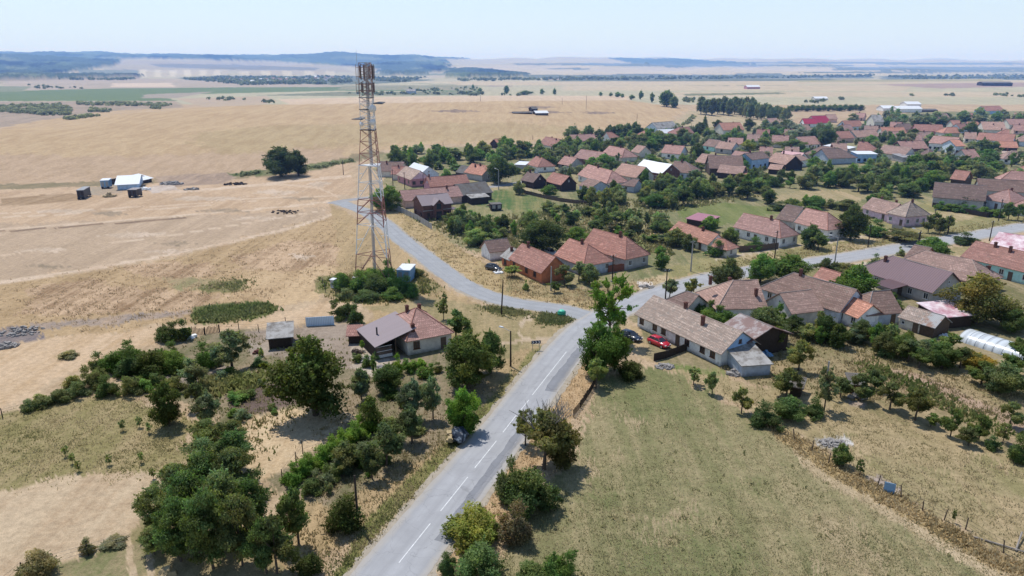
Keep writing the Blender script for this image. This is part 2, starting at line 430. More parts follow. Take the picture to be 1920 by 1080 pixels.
for _i in range(130):                                        # stands of lighter and darker wood on the hills
    _x = _zr.uniform(-60, 980); _y = _zr.uniform(103, 150); _w = _zr.uniform(10, 55); _h = _zr.uniform(1.5, 6)
    _c = _zr.choice([(30, 46, 36), (36, 54, 40), (96, 118, 78), (116, 130, 92), (76, 98, 70)])
    zone([(_x - _w, _y + _zr.uniform(-1, 1)), (_x - _w * .3, _y - _h), (_x + _w, _y - _h * .4), (_x + _w * .5, _y + _h)], A(*_c, .21), A(*[v * .85 for v in _c], .2), 25, True)
zone([(230, 112), (520, 117), (640, 126), (660, 136), (500, 134), (300, 131), (200, 135), (215, 122)], A(184, 170, 134, .1), A(160, 150, 118, .1), 10)
zone([(280, 119), (430, 121), (600, 127), (590, 132), (420, 130), (300, 126)], A(140, 134, 108, .1), A(124, 120, 96, .1), 10)
zone([(150, 131), (260, 131), (262, 145), (150, 146)], A(120, 130, 104, .1), A(140, 142, 112, .1), 10)
for i in range(12):
    x = 262 + i * 14
    zone([(x, 131), (x + 13, 131), (x + 12, 145 - i * .4), (x - 1, 145 - i * .4)], A(212 - (i % 2) * 22, 198 - (i % 2) * 22, 158 - (i % 2) * 20, .1), A(206 - (i % 2) * 20, 190 - (i % 2) * 20, 150 - (i % 2) * 18, .1), 2)
for i in range(9):
    x = 450 + i * 20
    zone([(x, 133), (x + 18, 133.5), (x + 18, 142), (x, 140)], A(206 - (i % 2) * 22, 192 - (i % 2) * 22, 152 - (i % 2) * 20, .1), A(198 - (i % 2) * 20, 182 - (i % 2) * 20, 144 - (i % 2) * 18, .1), 2)
zone([(840, 125), (960, 122), (1150, 126), (1400, 128), (1700, 128), (1700, 140), (1000, 140), (880, 131)], A(204, 190, 152, .1), A(186, 170, 134, .1), 12)
# bands of hedges, scrub and dark strips on the right plain
for y0, y1, x0, x1 in ((119, 121.5, 960, 1210), (116.5, 119, 1380, 1700), (122, 124, 1440, 1600), (128, 130, 1030, 1110), (138, 140.5, 1380, 1470), (141, 147, 990, 1640), (133, 135, 1700, 1960), (126, 132, 1560, 1960),
                       (118, 121, 1640, 1960), (148, 152, 1050, 1560), (143, 150, 1650, 1960), (139, 141, 1140, 1260), (121, 124, 1130, 1500), (135, 137, 1500, 1760)):
    zone([(x0, y0), ((x0 + x1) / 2, y0 - .8), (x1, y0), (x1, y1), ((x0 + x1) / 2, y1 + .5), (x0, y1)], A(92, 108, 88, .2), A(132, 132, 104, .2), 20)
for y0, y1, x0, x1 in ((152, 160, 850, 1500), (160, 170, 1050, 1700), (152, 158, 1500, 1960), (172, 182, 1250, 1960)):
    zone([(x0, y0 + 1), (x1, y0), (x1, y1), (x0, y1)], A(204, 184, 144, .1), A(186, 164, 126, .1), 10)
zone([(1280, 176), (1460, 173), (1470, 176), (1280, 180)], A(110, 120, 74, .2), A(150, 140, 96, .2), 5)
zone([(1490, 151), (1880, 147), (1880, 152), (1500, 154)], A(150, 148, 96, .2), A(190, 170, 120, .2), 8)
zone([(1640, 158), (1960, 154), (1960, 162), (1760, 166)], A(178, 150, 132, .2), A(160, 136, 118, .2), 8)
# far village ground
zone([(330, 146), (420, 142), (660, 142), (820, 150), (700, 158), (440, 160), (360, 154)], A(84, 102, 78, .2), A(140, 138, 108, .2), 14)
zone([(0, 152), (260, 147), (520, 156), (660, 160), (660, 170), (0, 170)], A(190, 168, 140, .1), A(160, 148, 118, .1), 10)
zone([(210, 156), (320, 155), (330, 163), (210, 163)], A(214, 190, 158, .1), A(206, 180, 146, .1), 5)
# green field strips on the left
zone([(-300, 172), (0, 171), (200, 166), (420, 164), (640, 163), (900, 167), (900, 172), (640, 170), (300, 178), (330, 189), (-300, 190)], A(104, 126, 70, .2), A(120, 136, 82, .2), 4)
zone([(268, 177), (400, 172), (330, 184), (268, 184)], A(172, 156, 130, .1), A(160, 146, 120, .1), 4)
zone([(-300, 160), (60, 162), (40, 172), (-300, 172)], A(122, 136, 92, .2), A(150, 146, 110, .2), 4)
zone([(480, 179), (640, 172), (900, 172), (900, 178), (640, 180)], A(112, 124, 84, .3), A(150, 142, 104, .2), 4)
zone([(640, 160), (900, 160), (890, 170), (640, 168)], A(130, 136, 96, .3), A(168, 152, 116, .2), 6)
zone([(520, 186), (640, 183), (760, 181), (960, 179), (1180, 180), (1180, 192), (960, 192), (760, 195), (640, 196), (545, 196)], A(214, 186, 148, .1), A(198, 168, 130, .1), 4)
# gully with scrub
zone([(-300, 192), (330, 189), (350, 205), (235, 210), (150, 222), (0, 245), (-300, 260)], A(182, 156, 126, .3), A(150, 134, 104, .3), 4)
zone([(330, 185), (500, 180), (520, 190), (480, 198), (380, 200)], A(180, 158, 122, .2), A(196, 168, 132, .2), 4)
# the big hill field
zone([(-300, 262), (0, 240), (90, 224), (170, 212), (240, 206), (400, 200), (540, 196), (760, 193), (960, 189), (1180, 188), (1290, 205), (1240, 235), (1100, 262), (960, 268), (820, 272), (700, 282), (640, 298), (560, 316), (440, 330), (250, 338), (0, 346), (-300, 352)],
     A(202, 170, 120, .2), A(186, 152, 104, .2), 5)
zone([(-300, 300), (0, 290), (300, 286), (520, 280), (640, 270), (640, 300), (560, 318), (440, 331), (250, 339), (0, 347), (-300, 352)], A(198, 165, 124, .2), A(182, 150, 108, .2), 14)
zone([(300, 255), (520, 235), (900, 228), (1100, 240), (960, 262), (820, 268), (640, 275), (420, 285)], A(192, 164, 112, .2), A(176, 146, 96, .2), 16)
for cx, cy, w in ((855, 208, 55), (1010, 211, 62), (1120, 212, 30), (690, 190, 14), (1010, 201, 40)):
    zone([(cx - w, cy), (cx, cy - 3), (cx + w, cy), (cx, cy + 3)], A(138, 114, 92, .4), A(164, 138, 106, .3), 6)
# stream valley
zone([(-300, 352), (0, 346), (250, 337), (440, 329), (560, 314), (640, 297), (700, 280), (720, 288), (650, 308), (580, 322), (450, 337), (250, 346), (0, 356), (-300, 362)], A(138, 124, 82, .7), A(164, 140, 98, .5), 3)
zone([(370, 327), (440, 324), (490, 318), (660, 297), (664, 304), (580, 320), (480, 330), (380, 332)], A(96, 108, 52, .7), A(138, 132, 78, .5), 2)
zone([(1150, 252), (1240, 240), (1300, 210), (1320, 218), (1380, 222), (1330, 240), (1240, 256), (1160, 262)], A(128, 136, 78, .5), A(168, 156, 100, .4), 5)
zone([(1290, 208), (1500, 215), (1480, 232), (1310, 240), (1260, 236)], A(176, 158, 112, .3), A(196, 170, 126, .3), 5)
# left foreground field (beaten, dry)
zone([(-300, 362), (0, 356), (250, 345), (450, 336), (580, 322), (660, 304), (668, 372), (620, 382), (632, 400), (500, 440), (300, 487), (170, 507), (0, 532), (-300, 570)], A(206, 172, 130, .25), A(186, 152, 110, .25), 3)
zone([(-300, 430), (0, 420), (300, 410), (620, 385), (630, 402), (500, 440), (300, 484), (170, 504), (0, 528), (-300, 560)], A(180, 152, 116, .3), A(198, 168, 130, .25), 6)
zone([(0, 372), (80, 365), (160, 362), (170, 372), (60, 384), (0, 386)], A(158, 126, 84, .8), A(190, 158, 116, .4), 2)
zone([(290, 330), (420, 324), (440, 334), (420, 345), (300, 352)], A(160, 134, 106, .6), A(188, 158, 124, .4), 2)
zone([(160, 352), (230, 345), (230, 362), (170, 366)], A(160, 148, 120, .4), A(186, 156, 120, .4), 2)
zone([(270, 352), (320, 345), (340, 358), (290, 362)], A(208, 190, 168, .4), A(176, 150, 124, .4), 1)
zone([(-300, 570), (0, 534), (170, 510), (300, 490), (500, 443), (640, 402), (668, 420), (690, 505), (620, 520), (560, 545), (420, 600), (290, 612), (0, 640), (-300, 680)], A(196, 162, 112, .6), A(170, 138, 90, .6), 2)
for pl in ([(60, 545), (140, 525), (300, 545), (420, 560), (360, 580), (180, 590), (60, 580)], [(420, 480), (560, 450), (650, 460), (640, 500), (540, 515), (430, 500)], [(220, 500), (330, 490), (420, 510), (330, 530)]):
    zone(pl, A(206, 170, 126, .9), A(150, 116, 76, .9), 4)
zone([(300, 520), (460, 530), (400, 548), (330, 545)], A(150, 140, 88, .9), A(180, 150, 104, .6), 3)
zone([(365, 545), (400, 530), (460, 524), (462, 540), (420, 552)], A(106, 112, 50, .9), A(150, 136, 84, .7), 2)
zone([(365, 575), (420, 568), (500, 566), (520, 578), (490, 596), (400, 606), (365, 598)], A(88, 104, 40, .9), A(126, 124, 64, .7), 1.5)
zone([(470, 520), (600, 500), (690, 505), (640, 530), (600, 560), (520, 575), (450, 545)], A(206, 172, 122, .2), A(186, 152, 104, .3), 3)
zone([(-100, 660), (0, 646), (150, 625), (300, 616), (480, 600), (620, 560), (680, 568), (600, 605), (480, 612), (290, 640), (200, 668), (100, 720), (0, 762), (-200, 850)], A(212, 178, 134, .15), A(196, 160, 112, .3), 2)
zone([(-60, 628), (30, 612), (80, 616), (85, 630), (30, 645), (-60, 668)], A(118, 108, 106, .8), A(156, 138, 122, .6), 2)
zone([(60, 604), (180, 598), (360, 580), (360, 588), (180, 612), (70, 616)], A(150, 134, 118, .8), A(186, 156, 122, .5), 2)
# tracks across the field
def band(pts, w0, w1=None):
    w1 = w0 if w1 is None else w1
    up, dn = [], []
    for i, (x, y) in enumerate(pts):
        w = w0 + (w1 - w0) * i / max(1, len(pts) - 1)
        up.append((x, y - w)); dn.append((x, y + w))
    return up + dn[::-1]
TRK, TRKB = A(216, 188, 152, .05), A(204, 172, 134, .1)
zone(band([(-200, 575), (0, 531), (170, 504), (300, 481), (440, 452), (560, 424), (616, 405), (634, 396)], 3.2, 1.6), TRK, TRKB, .4)
zone(band([(-200, 455), (0, 430), (200, 416), (420, 398), (560, 385), (622, 377)], 2.0, 1.4), TRK, TRKB, .4)
zone(band([(-200, 460), (0, 434), (200, 420), (350, 408)], 1.2), A(120, 96, 70, .8), A(150, 120, 86, .7), .5)
zone(band([(420, 352), (520, 345), (600, 352), (640, 372)], 2, 2), A(210, 180, 142, .1), TRKB, 1)
zone([(630, 365), (700, 368), (740, 372), (735, 384), (690, 384), (655, 392), (645, 382)], A(200, 172, 136, .2), A(184, 156, 116, .3), 1)
zone(band([(-100, 405), (120, 396), (330, 384), (480, 372), (640, 366)], 1.0), TRK, TRKB, .5)
zone(band([(-100, 412), (120, 402), (330, 389), (480, 377)], .8), TRK, TRKB, .5)
zone(band([(0, 480), (160, 462), (330, 440), (500, 412), (610, 394)], 1.0), TRK, TRKB, .5)
zone(band([(300, 360), (380, 356), (470, 348), (560, 338), (660, 330)], 2.2), TRK, TRKB, 1)
for _cx, _cy, _w in ((120, 395, 60), (380, 372, 80), (520, 360, 50), (250, 440, 70), (480, 410, 60), (80, 470, 60), (600, 345, 30), (560, 480, 40), (330, 470, 50)):
    zone([(_cx - _w, _cy + 2), (_cx - _w * .3, _cy - 4), (_cx + _w, _cy - 2), (_cx + _w * .4, _cy + 5)], A(212, 184, 150, .1), A(186, 160, 126, .2), 3)
for _cx, _cy, _w in ((200, 400, 50), (420, 395, 60), (90, 500, 70), (330, 455, 40), (560, 372, 30)):
    zone([(_cx - _w, _cy), (_cx, _cy - 3), (_cx + _w, _cy + 1), (_cx, _cy + 4)], A(150, 130, 98, .5), A(178, 152, 116, .4), 3)
# verges of the side road and tower plot
zone([(660, 385), (735, 390), (820, 432), (900, 490), (960, 500), (1020, 535), (1110, 545), (1330, 508), (1480, 484), (1480, 500), (1330, 530), (1180, 565), (1105, 592), (960, 562), (850, 520), (760, 450)], A(196, 166, 112, .6), A(166, 142, 86, .7), 1.5)
zone([(920, 500), (1000, 530), (1100, 545), (1250, 525), (1200, 552), (1100, 568), (960, 548)], A(176, 150, 100, .7), A(140, 128, 78, .7), 2)
zone([(620, 380), (668, 410), (760, 470), (830, 540), (930, 585), (1040, 592), (1090, 605), (1030, 645), (1000, 720), (880, 830), (760, 940), (650, 1010), (560, 1090), (480, 1090), (560, 900), (690, 720), (690, 570), (640, 520)], A(192, 160, 108, .5), A(164, 138, 90, .6), 2)
zone([(600, 520), (700, 500), (800, 520), (830, 545), (740, 560), (640, 565), (600, 548)], A(120, 118, 60, .9), A(168, 146, 94, .6), 1.5)
zone([(680, 575), (800, 560), (930, 575), (1080, 592), (1090, 605), (1030, 645), (900, 680), (850, 640), (760, 600)], A(176, 152, 102, .6), A(140, 128, 76, .7), 2)
zone([(890, 572), (960, 575), (1000, 588), (990, 596), (920, 586)], A(98, 110, 48, .9), A(140, 130, 78, .7), 1)
zone([(1010, 590), (1060, 588), (1080, 598), (1040, 606), (1010, 602)], A(90, 104, 48, .9), A(130, 126, 74, .7), 1)
zone(band([(1000, 592), (985, 600), (974, 612), (973, 625), (985, 637), (1010, 643), (1040, 637), (1062, 626)], 6, 4), A(200, 174, 136, .1), A(186, 160, 120, .2), .6)
zone(band([(940, 645), (985, 640), (1030, 636)], 3, 4), A(196, 170, 132, .1), A(190, 162, 122, .2), .6)
# house plot and gardens
zone([(300, 640), (480, 615), (700, 610), (860, 640), (930, 690), (880, 800), (740, 880), (620, 960), (470, 900), (380, 780), (300, 720)], A(160, 138, 104, .7), A(116, 112, 68, .9), 2)
zone([(460, 620), (560, 612), (690, 605), (720, 650), (780, 690), (690, 700), (560, 680), (470, 660)], A(168, 148, 124, .5), A(146, 126, 100, .6), 1.5)
zone([(305, 700), (420, 680), (455, 712), (380, 735), (320, 728)], A(166, 148, 126, .5), A(140, 124, 104, .6), 1)
zone([(415, 745), (470, 722), (545, 718), (560, 760), (480, 782), (430, 775)], A(124, 102, 86, .5), A(106, 88, 74, .6), 1)
zone([(440, 790), (560, 770), (660, 780), (600, 830), (540, 880), (500, 920), (470, 890), (450, 840)], A(218, 188, 140, .2), A(190, 156, 108, .4), 1.5)
zone([(380, 725), (470, 708), (480, 722), (400, 745)], A(126, 132, 62, .8), A(150, 138, 86, .7), 1)
zone([(470, 640), (560, 640), (560, 665), (480, 668)], A(176, 158, 134, .4), A(150, 134, 110, .5), 1)
zone([(655, 640), (690, 640), (760, 700), (700, 710), (660, 690)], A(196, 178, 152, .4), A(164, 144, 116, .5), 1)
# bottom left meadow
zone([(-300, 860), (0, 775), (80, 752), (260, 735), (330, 800), (360, 850), (290, 890), (150, 890), (0, 912), (-300, 980)], A(146, 134, 76, .6), A(178, 154, 104, .5), 2)
zone([(-300, 985), (0, 912), (150, 888), (260, 884), (300, 900), (290, 960), (240, 1010), (100, 1060), (0, 1090), (-300, 1200)], A(204, 176, 134, .15), A(186, 154, 112, .3), 2)
zone([(-300, 1200), (0, 1090), (100, 1062), (240, 1012), (300, 960), (420, 1000), (560, 1090), (560, 1400), (-300, 1400)], A(176, 152, 106, .5), A(146, 132, 82, .6), 2)
zone([(70, 1065), (190, 1030), (300, 1010), (280, 1060), (180, 1090)], A(120, 124, 68, .8), A(164, 144, 100, .6), 1.5)
zone(band([(255, 990), (262, 1040), (262, 1100)], 0) + [], A(206, 180, 140, .1), DRYB, .5)
zone([(236, 1000), (246, 1000), (256, 1100), (240, 1100)], A(206, 180, 140, .1), A(190, 162, 120, .2), .4)
zone([(268, 1000), (280, 1000), (296, 1100), (278, 1100)], A(206, 180, 140, .1), A(190, 162, 120, .2), .4)
# left road verge
zone([(1035, 648), (1000, 655), (930, 735), (800, 860), (700, 960), (620, 1080), (600, 1120), (680, 1120), (830, 890), (940, 765)], A(112, 116, 50, .9), A(168, 148, 92, .6), .8)
zone([(1052, 641), (1044, 640), (935, 758), (830, 868), (720, 985), (640, 1085), (610, 1130), (650, 1130), (668, 1085), (800, 905), (945, 762)], A(196, 172, 132, .3), A(170, 148, 104, .5), .3)
# right meadow
zone([(1120, 705), (1240, 690), (1330, 740), (1440, 800), (1560, 880), (1760, 1000), (1960, 1120), (2100, 1400), (760, 1400), (900, 1080), (985, 965), (1070, 850)], A(134, 130, 78, .6), A(170, 152, 104, .5), 2)
for pl in ([(1120, 710), (1240, 692), (1330, 742), (1300, 780), (1180, 770), (1100, 770)], [(1200, 1000), (1330, 980), (1400, 1080), (1200, 1120)], [(1400, 905), (1460, 895), (1450, 925), (1410, 925)], [(1080, 920), (1140, 900), (1180, 930), (1100, 960)]):
    zone(pl, A(122, 126, 70, .8), A(154, 142, 92, .6), 5)
for pl in ([(1500, 960), (1640, 1000), (1720, 1090), (1560, 1100)], [(1240, 975), (1310, 950), (1330, 960), (1260, 985)], [(1060, 860), (1110, 840), (1120, 880), (1070, 900)], [(1120, 780), (1200, 775), (1170, 800)]):
    zone(pl, A(184, 160, 116, .4), A(150, 136, 88, .6), 5)
zone([(1088, 668), (1112, 690), (1108, 730), (1060, 800), (1000, 890), (930, 1000), (820, 1130), (790, 1130), (850, 1020), (960, 860), (1040, 740)], A(204, 168, 118, .5), A(176, 142, 94, .6), .8)
zone([(1480, 832), (1530, 860), (1700, 960), (1920, 1085), (1960, 1110), (1960, 1130), (1880, 1092), (1640, 956), (1500, 868)], A(204, 178, 134, .2), A(176, 152, 108, .4), .8)
zone([(1420, 790), (1440, 786), (1500, 820), (1580, 870), (1700, 938), (1800, 996), (1930, 1070), (1930, 1090), (1860, 1060), (1700, 968), (1560, 890), (1470, 830)], A(166, 138, 82, .7), A(186, 158, 104, .6), .7)
# yard to the right of the meadow, orchards
zone([(1230, 680), (1300, 690), (1400, 720), (1500, 740), (1620, 765), (1760, 810), (1960, 880), (1960, 1075), (1800, 990), (1580, 862), (1440, 784), (1330, 735)], A(188, 162, 114, .45), A(156, 138, 88, .55), 2)
for pl in ([(1640, 860), (1760, 880), (1860, 960), (1760, 960), (1640, 900)], [(1800, 860), (1960, 890), (1960, 960), (1860, 920)], [(1560, 820), (1640, 830), (1600, 860)]):
    zone(pl, A(150, 138, 84, .6), A(176, 154, 106, .5), 4)
zone([(1320, 680), (1500, 640), (1700, 660), (1960, 700), (1960, 880), (1760, 810), (1600, 762), (1480, 738), (1400, 715)], A(176, 150, 104, .5), A(130, 122, 72, .7), 2)
zone([(1620, 680), (1760, 720), (1930, 790), (1930, 830), (1840, 770), (1720, 720), (1600, 690)], A(184, 152, 120, .3), A(166, 136, 104, .4), 1.5)
zone([(1590, 690), (1700, 725), (1840, 790), (1960, 850), (1960, 870), (1820, 800), (1680, 738), (1580, 700)], A(176, 146, 106, .5), A(130, 122, 70, .7), 1)
zone([(1530, 825), (1590, 818), (1605, 836), (1570, 846), (1530, 840)], A(206, 200, 188, .4), A(160, 146, 116, .5), .7)
zone([(1580, 748), (1625, 755), (1630, 764), (1600, 764)], A(186, 164, 142, .3), A(170, 148, 122, .4), .5)
zone([(1620, 892), (1650, 892), (1690, 915), (1692, 930), (1660, 922)], A(188, 170, 152, .3), A(170, 150, 128, .4), .5)
zone([(1235, 672), (1330, 680), (1370, 700), (1330, 704), (1260, 692)], A(110, 128, 56, .9), A(168, 150, 100, .6), 1)
zone([(1160, 600), (1190, 612), (1270, 652), (1285, 668), (1225, 676), (1170, 650), (1140, 640)], A(196, 166, 116, .3), A(164, 140, 92, .5), 1)
# village ground
zone([(730, 386), (700, 290), (840, 275), (960, 280), (1100, 268), (1200, 250), (1290, 240), (1480, 232), (1640, 235), (1700, 210), (1960, 208), (1960, 400), (1700, 445), (1480, 484), (1330, 508), (1110, 545), (1020, 535), (900, 480), (820, 432)], A(122, 124, 72, .7), A(170, 152, 104, .6), 3)
zone([(860, 345), (960, 342), (1000, 356), (940, 372), (870, 368)], A(186, 164, 118, .4), A(160, 146, 94, .5), 2)
zone([(900, 362), (960, 352), (1010, 368), (1070, 390), (1060, 404), (960, 400), (900, 385)], A(88, 116, 52, .6), A(150, 140, 80, .6), 2)
zone([(820, 395), (900, 385), (980, 400), (960, 425), (880, 425), (820, 418)], A(160, 148, 96, .5), A(128, 128, 70, .6), 2)
zone([(740, 395), (800, 425), (870, 412), (870, 395), (760, 385)], A(178, 158, 108, .4), A(150, 140, 86, .5), 2)
zone([(1265, 392), (1330, 378), (1440, 388), (1480, 398), (1400, 412), (1340, 430), (1290, 420)], A(112, 124, 56, .3), A(136, 138, 74, .4), 2)
zone([(1430, 375), (1520, 355), (1640, 362), (1600, 385), (1500, 386)], A(186, 160, 112, .4), A(150, 138, 86, .5), 2)
zone([(1440, 392), (1480, 384), (1500, 386), (1470, 400)], A(128, 134, 66, .5), A(160, 148, 90, .5), 2)
zone([(1090, 425), (1200, 440), (1260, 450), (1260, 480), (1200, 470)], A(132, 136, 74, .7), A(170, 150, 100, .6), 2)
zone([(1090, 415), (1250, 440), (1260, 446), (1100, 424)], A(196, 164, 116, .5), A(168, 142, 96, .6), 1)
zone([(1560, 400), (1740, 380), (1860, 400), (1960, 395), (1960, 420), (1720, 452), (1560, 478), (1470, 490), (1330, 512), (1250, 520), (1240, 500), (1340, 480), (1470, 462)], A(166, 152, 94, .45), A(138, 132, 74, .55), 2)
for pl in ([(1560, 462), (1620, 445), (1680, 430), (1700, 436), (1600, 468), (1560, 476)], [(1700, 400), (1840, 396), (1850, 404), (1700, 428)], [(1180, 530), (1250, 512), (1270, 520), (1200, 545)], [(1380, 478), (1440, 470), (1470, 484), (1400, 488)]):
    zone(pl, A(198, 172, 124, .3), A(172, 150, 98, .5), 2)
zone(band([(1340, 485), (1400, 476), (1450, 466), (1560, 452), (1640, 440), (1700, 436)], 2.4), A(206, 186, 154, .1), A(184, 160, 118, .3), .6)
zone([(1195, 530), (1222, 528), (1228, 540), (1205, 544)], A(222, 210, 194, .3), A(190, 170, 140, .4), .8)
zone([(1480, 500), (1560, 500), (1700, 480), (1860, 452), (1960, 440), (1960, 470), (1800, 480), (1600, 510), (1400, 560), (1240, 590), (1190, 600), (1180, 590), (1330, 545)], A(176, 154, 102, .5), A(134, 128, 74, .7), 1.5)
zone([(1560, 500), (1620, 492), (1660, 496), (1640, 512), (1580, 520)], A(206, 190, 160, .2), A(180, 160, 120, .4), 1)
zone([(1180, 585), (1400, 540), (1960, 470), (1960, 705), (1700, 665), (1500, 645), (1320, 690), (1230, 670)], A(166, 146, 104, .5), A(120, 116, 66, .7), 2)
zone([(1590, 535), (1640, 530), (1660, 560), (1600, 560)], A(196, 184, 158, .2), A(170, 158, 124, .4), 1)

def smooth_noise(x, y, s, seed):
    rs = np.random.RandomState(seed); g = rs.rand(257, 257)
    u, v = (x / s) % 256, (y / s) % 256
    i, j = np.minimum(u.astype(int), 255), np.minimum(v.astype(int), 255); fu, fv = u - i, v - j
    fu, fv = fu * fu * (3 - 2 * fu), fv * fv * (3 - 2 * fv)
    return (g[i, j] * (1 - fu) + g[i + 1, j] * fu) * (1 - fv) + (g[i, j + 1] * (1 - fu) + g[i + 1, j + 1] * fu) * fv - .5

def inpoly(px, py, poly):
    res = np.zeros(px.shape, bool); n = len(poly)
    for i in range(n):
        x0, y0 = poly[i]; x1, y1 = poly[(i + 1) % n]
        if y0 == y1: continue
        c = (y0 > py) != (y1 > py)
        res ^= c & (px < (x1 - x0) * (py - y0) / (y1 - y0) + x0)
    return res

def zone_colours(x, y, z):
    ca = np.empty((len(x), 4)); cb = np.empty((len(x), 4)); ca[:] = DRY; cb[:] = DRYB
    n1 = smooth_noise(x, y, 7.0, 1) + .5 * smooth_noise(x, y, 2.2, 2); n2 = smooth_noise(x, y, 7.0, 3) + .5 * smooth_noise(x, y, 2.2, 4)
    n3 = smooth_noise(x, y, 60.0, 5); n4 = smooth_noise(x, y, 60.0, 6)
    rs = np.random.RandomState(9); j1, j2 = rs.rand(len(x)) - .5, rs.rand(len(x)) - .5
    front = y > 20
    for poly, a, b, w, wood in Z:
        wx = x + w * (1.3 * n1 + .5 * j1 + (n3 * 2.0 if w > 5 else 0)); wy = y + w * (1.3 * n2 + .5 * j2 + (n4 * 2.0 if w > 5 else 0))
        px, py, d = proj(wx, wy, z)
        (x0, y0), (x1, y1) = poly.min(0), poly.max(0)
        idx = np.where(front & (px >= x0) & (px <= x1) & (py >= y0) & (py <= y1))[0]
        if len(idx) == 0: continue
        k = idx[inpoly(px[idx], py[idx], poly)]
        if wood: k = k[np.abs(ca[k, 3] - .21) < 1e-6]
        ca[k] = a; cb[k] = b
    return ca, cb

def make_ground():
    az = np.concatenate([np.linspace(-180, -49, 36)[:-1], np.linspace(-49, 49, 860), np.linspace(49, 180, 36)[1:]])
    r = np.concatenate([[.3, 8, 18, 28], np.geomspace(36, 16000, 640)])
    na, nr = len(az), len(r)
    a, rr = np.meshgrid(np.radians(az), r)
    x, y = (rr * np.sin(a)).ravel(), (rr * np.cos(a)).ravel()
    z = zt(x, y)
    ca, cb = zone_colours(x, y, z)
    forest = np.abs(ca[:, 3] - .21) < 1e-6
    rs = np.random.RandomState(3)
    z = z + np.where(forest, 9 + 9 * (smooth_noise(x, y, 16, 8)) + 5 * rs.rand(len(x)), 0)
    i = np.arange(nr - 1)[:, None] * na + np.arange(na - 1)[None, :]
    f = np.stack([i, i + 1, i + na + 1, i + na], -1).reshape(-1, 4)[:, ::-1]
    me = np_mesh('ground', np.stack([x, y, z], 1), f, ground_material(), {'ca': ca, 'cb': cb}, smooth=True)
    tag(link(bpy.data.objects.new('ground', me)), kind='structure')
make_ground()

# ------------------------------------------------------------------ roads
def smooth_path(pts, n=14):
    P = [Vector((p[0], p[1], 0)) for p in pts]; P = [P[0] * 2 - P[1]] + P + [P[-1] * 2 - P[-2]]
    out = []
    for i in range(1, len(P) - 2):
        for k in range(n):
            t = k / n; a, b, c, d = P[i - 1], P[i], P[i + 1], P[i + 2]
            out.append(.5 * ((2 * b) + (c - a) * t + (2 * a - 5 * b + 4 * c - d) * t * t + (3 * b - a - 3 * c + d) * t ** 3))
    out.append(P[-2]); return out

def ribbon(name, path, off0, off1, z, m, jag=0.0, seed=1, camber=0.0, cols=2, kind='structure', parent=None):
    rs = random.Random(seed); vs, fs, uvs = [], [], []; s = 0
    j0 = j1 = 0
    for i, p in enumerate(path):
        d = (path[min(i + 1, len(path) - 1)] - path[max(i - 1, 0)]); d.z = 0; d.normalize(); nrm = Vector((d.y, -d.x, 0))
        if i: s += (p - path[i - 1]).length
        j0 = j0 * .6 + rs.uniform(-jag, jag); j1 = j1 * .6 + rs.uniform(-jag, jag)
        a, b = off0 + j0, off1 + j1
        for c in range(cols):
            o = a + (b - a) * c / (cols - 1); q = p + nrm * o
            vs.append((q.x, q.y, float(zt(q.x, q.y)) + z)); uvs.append((o, s))
    for i in range(len(path) - 1):
        for c in range(cols - 1):
            k = i * cols + c; fs.append((k, k + 1, k + cols + 1, k + cols))
    me = bpy.data.meshes.new(name); me.from_pydata(vs, [], fs); me.update()
    L = me.uv_layers.new(name='UVMap').data
    for l in me.loops: L[l.index].uv = uvs[l.vertex_index]
    if len(me.polygons) and me.polygons[0].normal.z < 0: me.flip_normals()
    me.materials.append(m); o = link(bpy.data.objects.new(name, me), parent)
    if kind: tag(o, kind=kind)
    return o

MAINPX = [(640, 1225), (690, 1140), (728, 1080), (748, 1055), (807, 983), (876, 896), (930, 828), (973, 773), (1022, 706), (1074, 643), (1108, 610), (1150, 585), (1195, 566), (1242, 548), (1285, 535), (1335, 522), (1410, 508), (1560, 487), (1719, 460), (1920, 425), (2150, 385)]
MAIN = smooth_path([gp(*p)[0] for p in MAINPX])
ASPH = asphalt('road_asphalt', (.375, .375, .38), .35)
ribbon('road_shoulder', MAIN, -4.1, 4.0, .012, mat('road_shoulder', (.36, .31, .24), .95, .3, 1.2), .25, 3)
ribbon('main_road', MAIN, -3.35, 3.3, .03, ASPH, .05, 4, cols=3)
def cut(path, a, b):
    """sub-path between two photograph points"""
    A0, B0 = gp(*a)[0], gp(*b)[0]
    i = min(range(len(path)), key=lambda k: (path[k] - A0).length); j = min(range(len(path)), key=lambda k: (path[k] - B0).length)
    return path[min(i, j):max(i, j) + 1]
PATCH = asphalt('patch_asphalt', (.235, .24, .255), .5)
ribbon('asphalt_patch', cut(MAIN, (790, 1010), (948, 806)), 1.5, 2.35, .036, PATCH, .08, 5)
ribbon('asphalt_patch', cut(MAIN, (1006, 728), (1068, 650)), 1.3, 3.0, .036, PATCH, .14, 6)
ribbon('asphalt_edge_repair', cut(MAIN, (790, 1010), (948, 806)), 2.3, 2.75, .040, asphalt('edge_asphalt', (.29, .29, .30), .6), .1, 7)
LINE = mat('road_paint', (.66, .66, .65), .7, .35, 2.5)
dash = [((748, 1056), (807, 982)), ((826, 959), (877, 895)), ((890, 878), (931, 827)), ((943, 811), (968, 779)), ((974, 772), (992, 750)), ((998, 741), (1062, 660))]
for a, b in dash:
    p, q = gp(*a)[0], gp(*b)[0]
    ribbon('lane_dash', [p + (q - p) * k / 4 for k in range(5)], -.055, .055, .045, LINE, .004)
SIDE = smooth_path([gp(*p)[0] for p in [(1112, 596), (1050, 580), (960, 567), (900, 549), (850, 522), (800, 483), (750, 446), (715, 415), (680, 395), (652, 385), (638, 379)]])
GRAVEL = asphalt('gravel_road', (.335, .34, .345), .15)
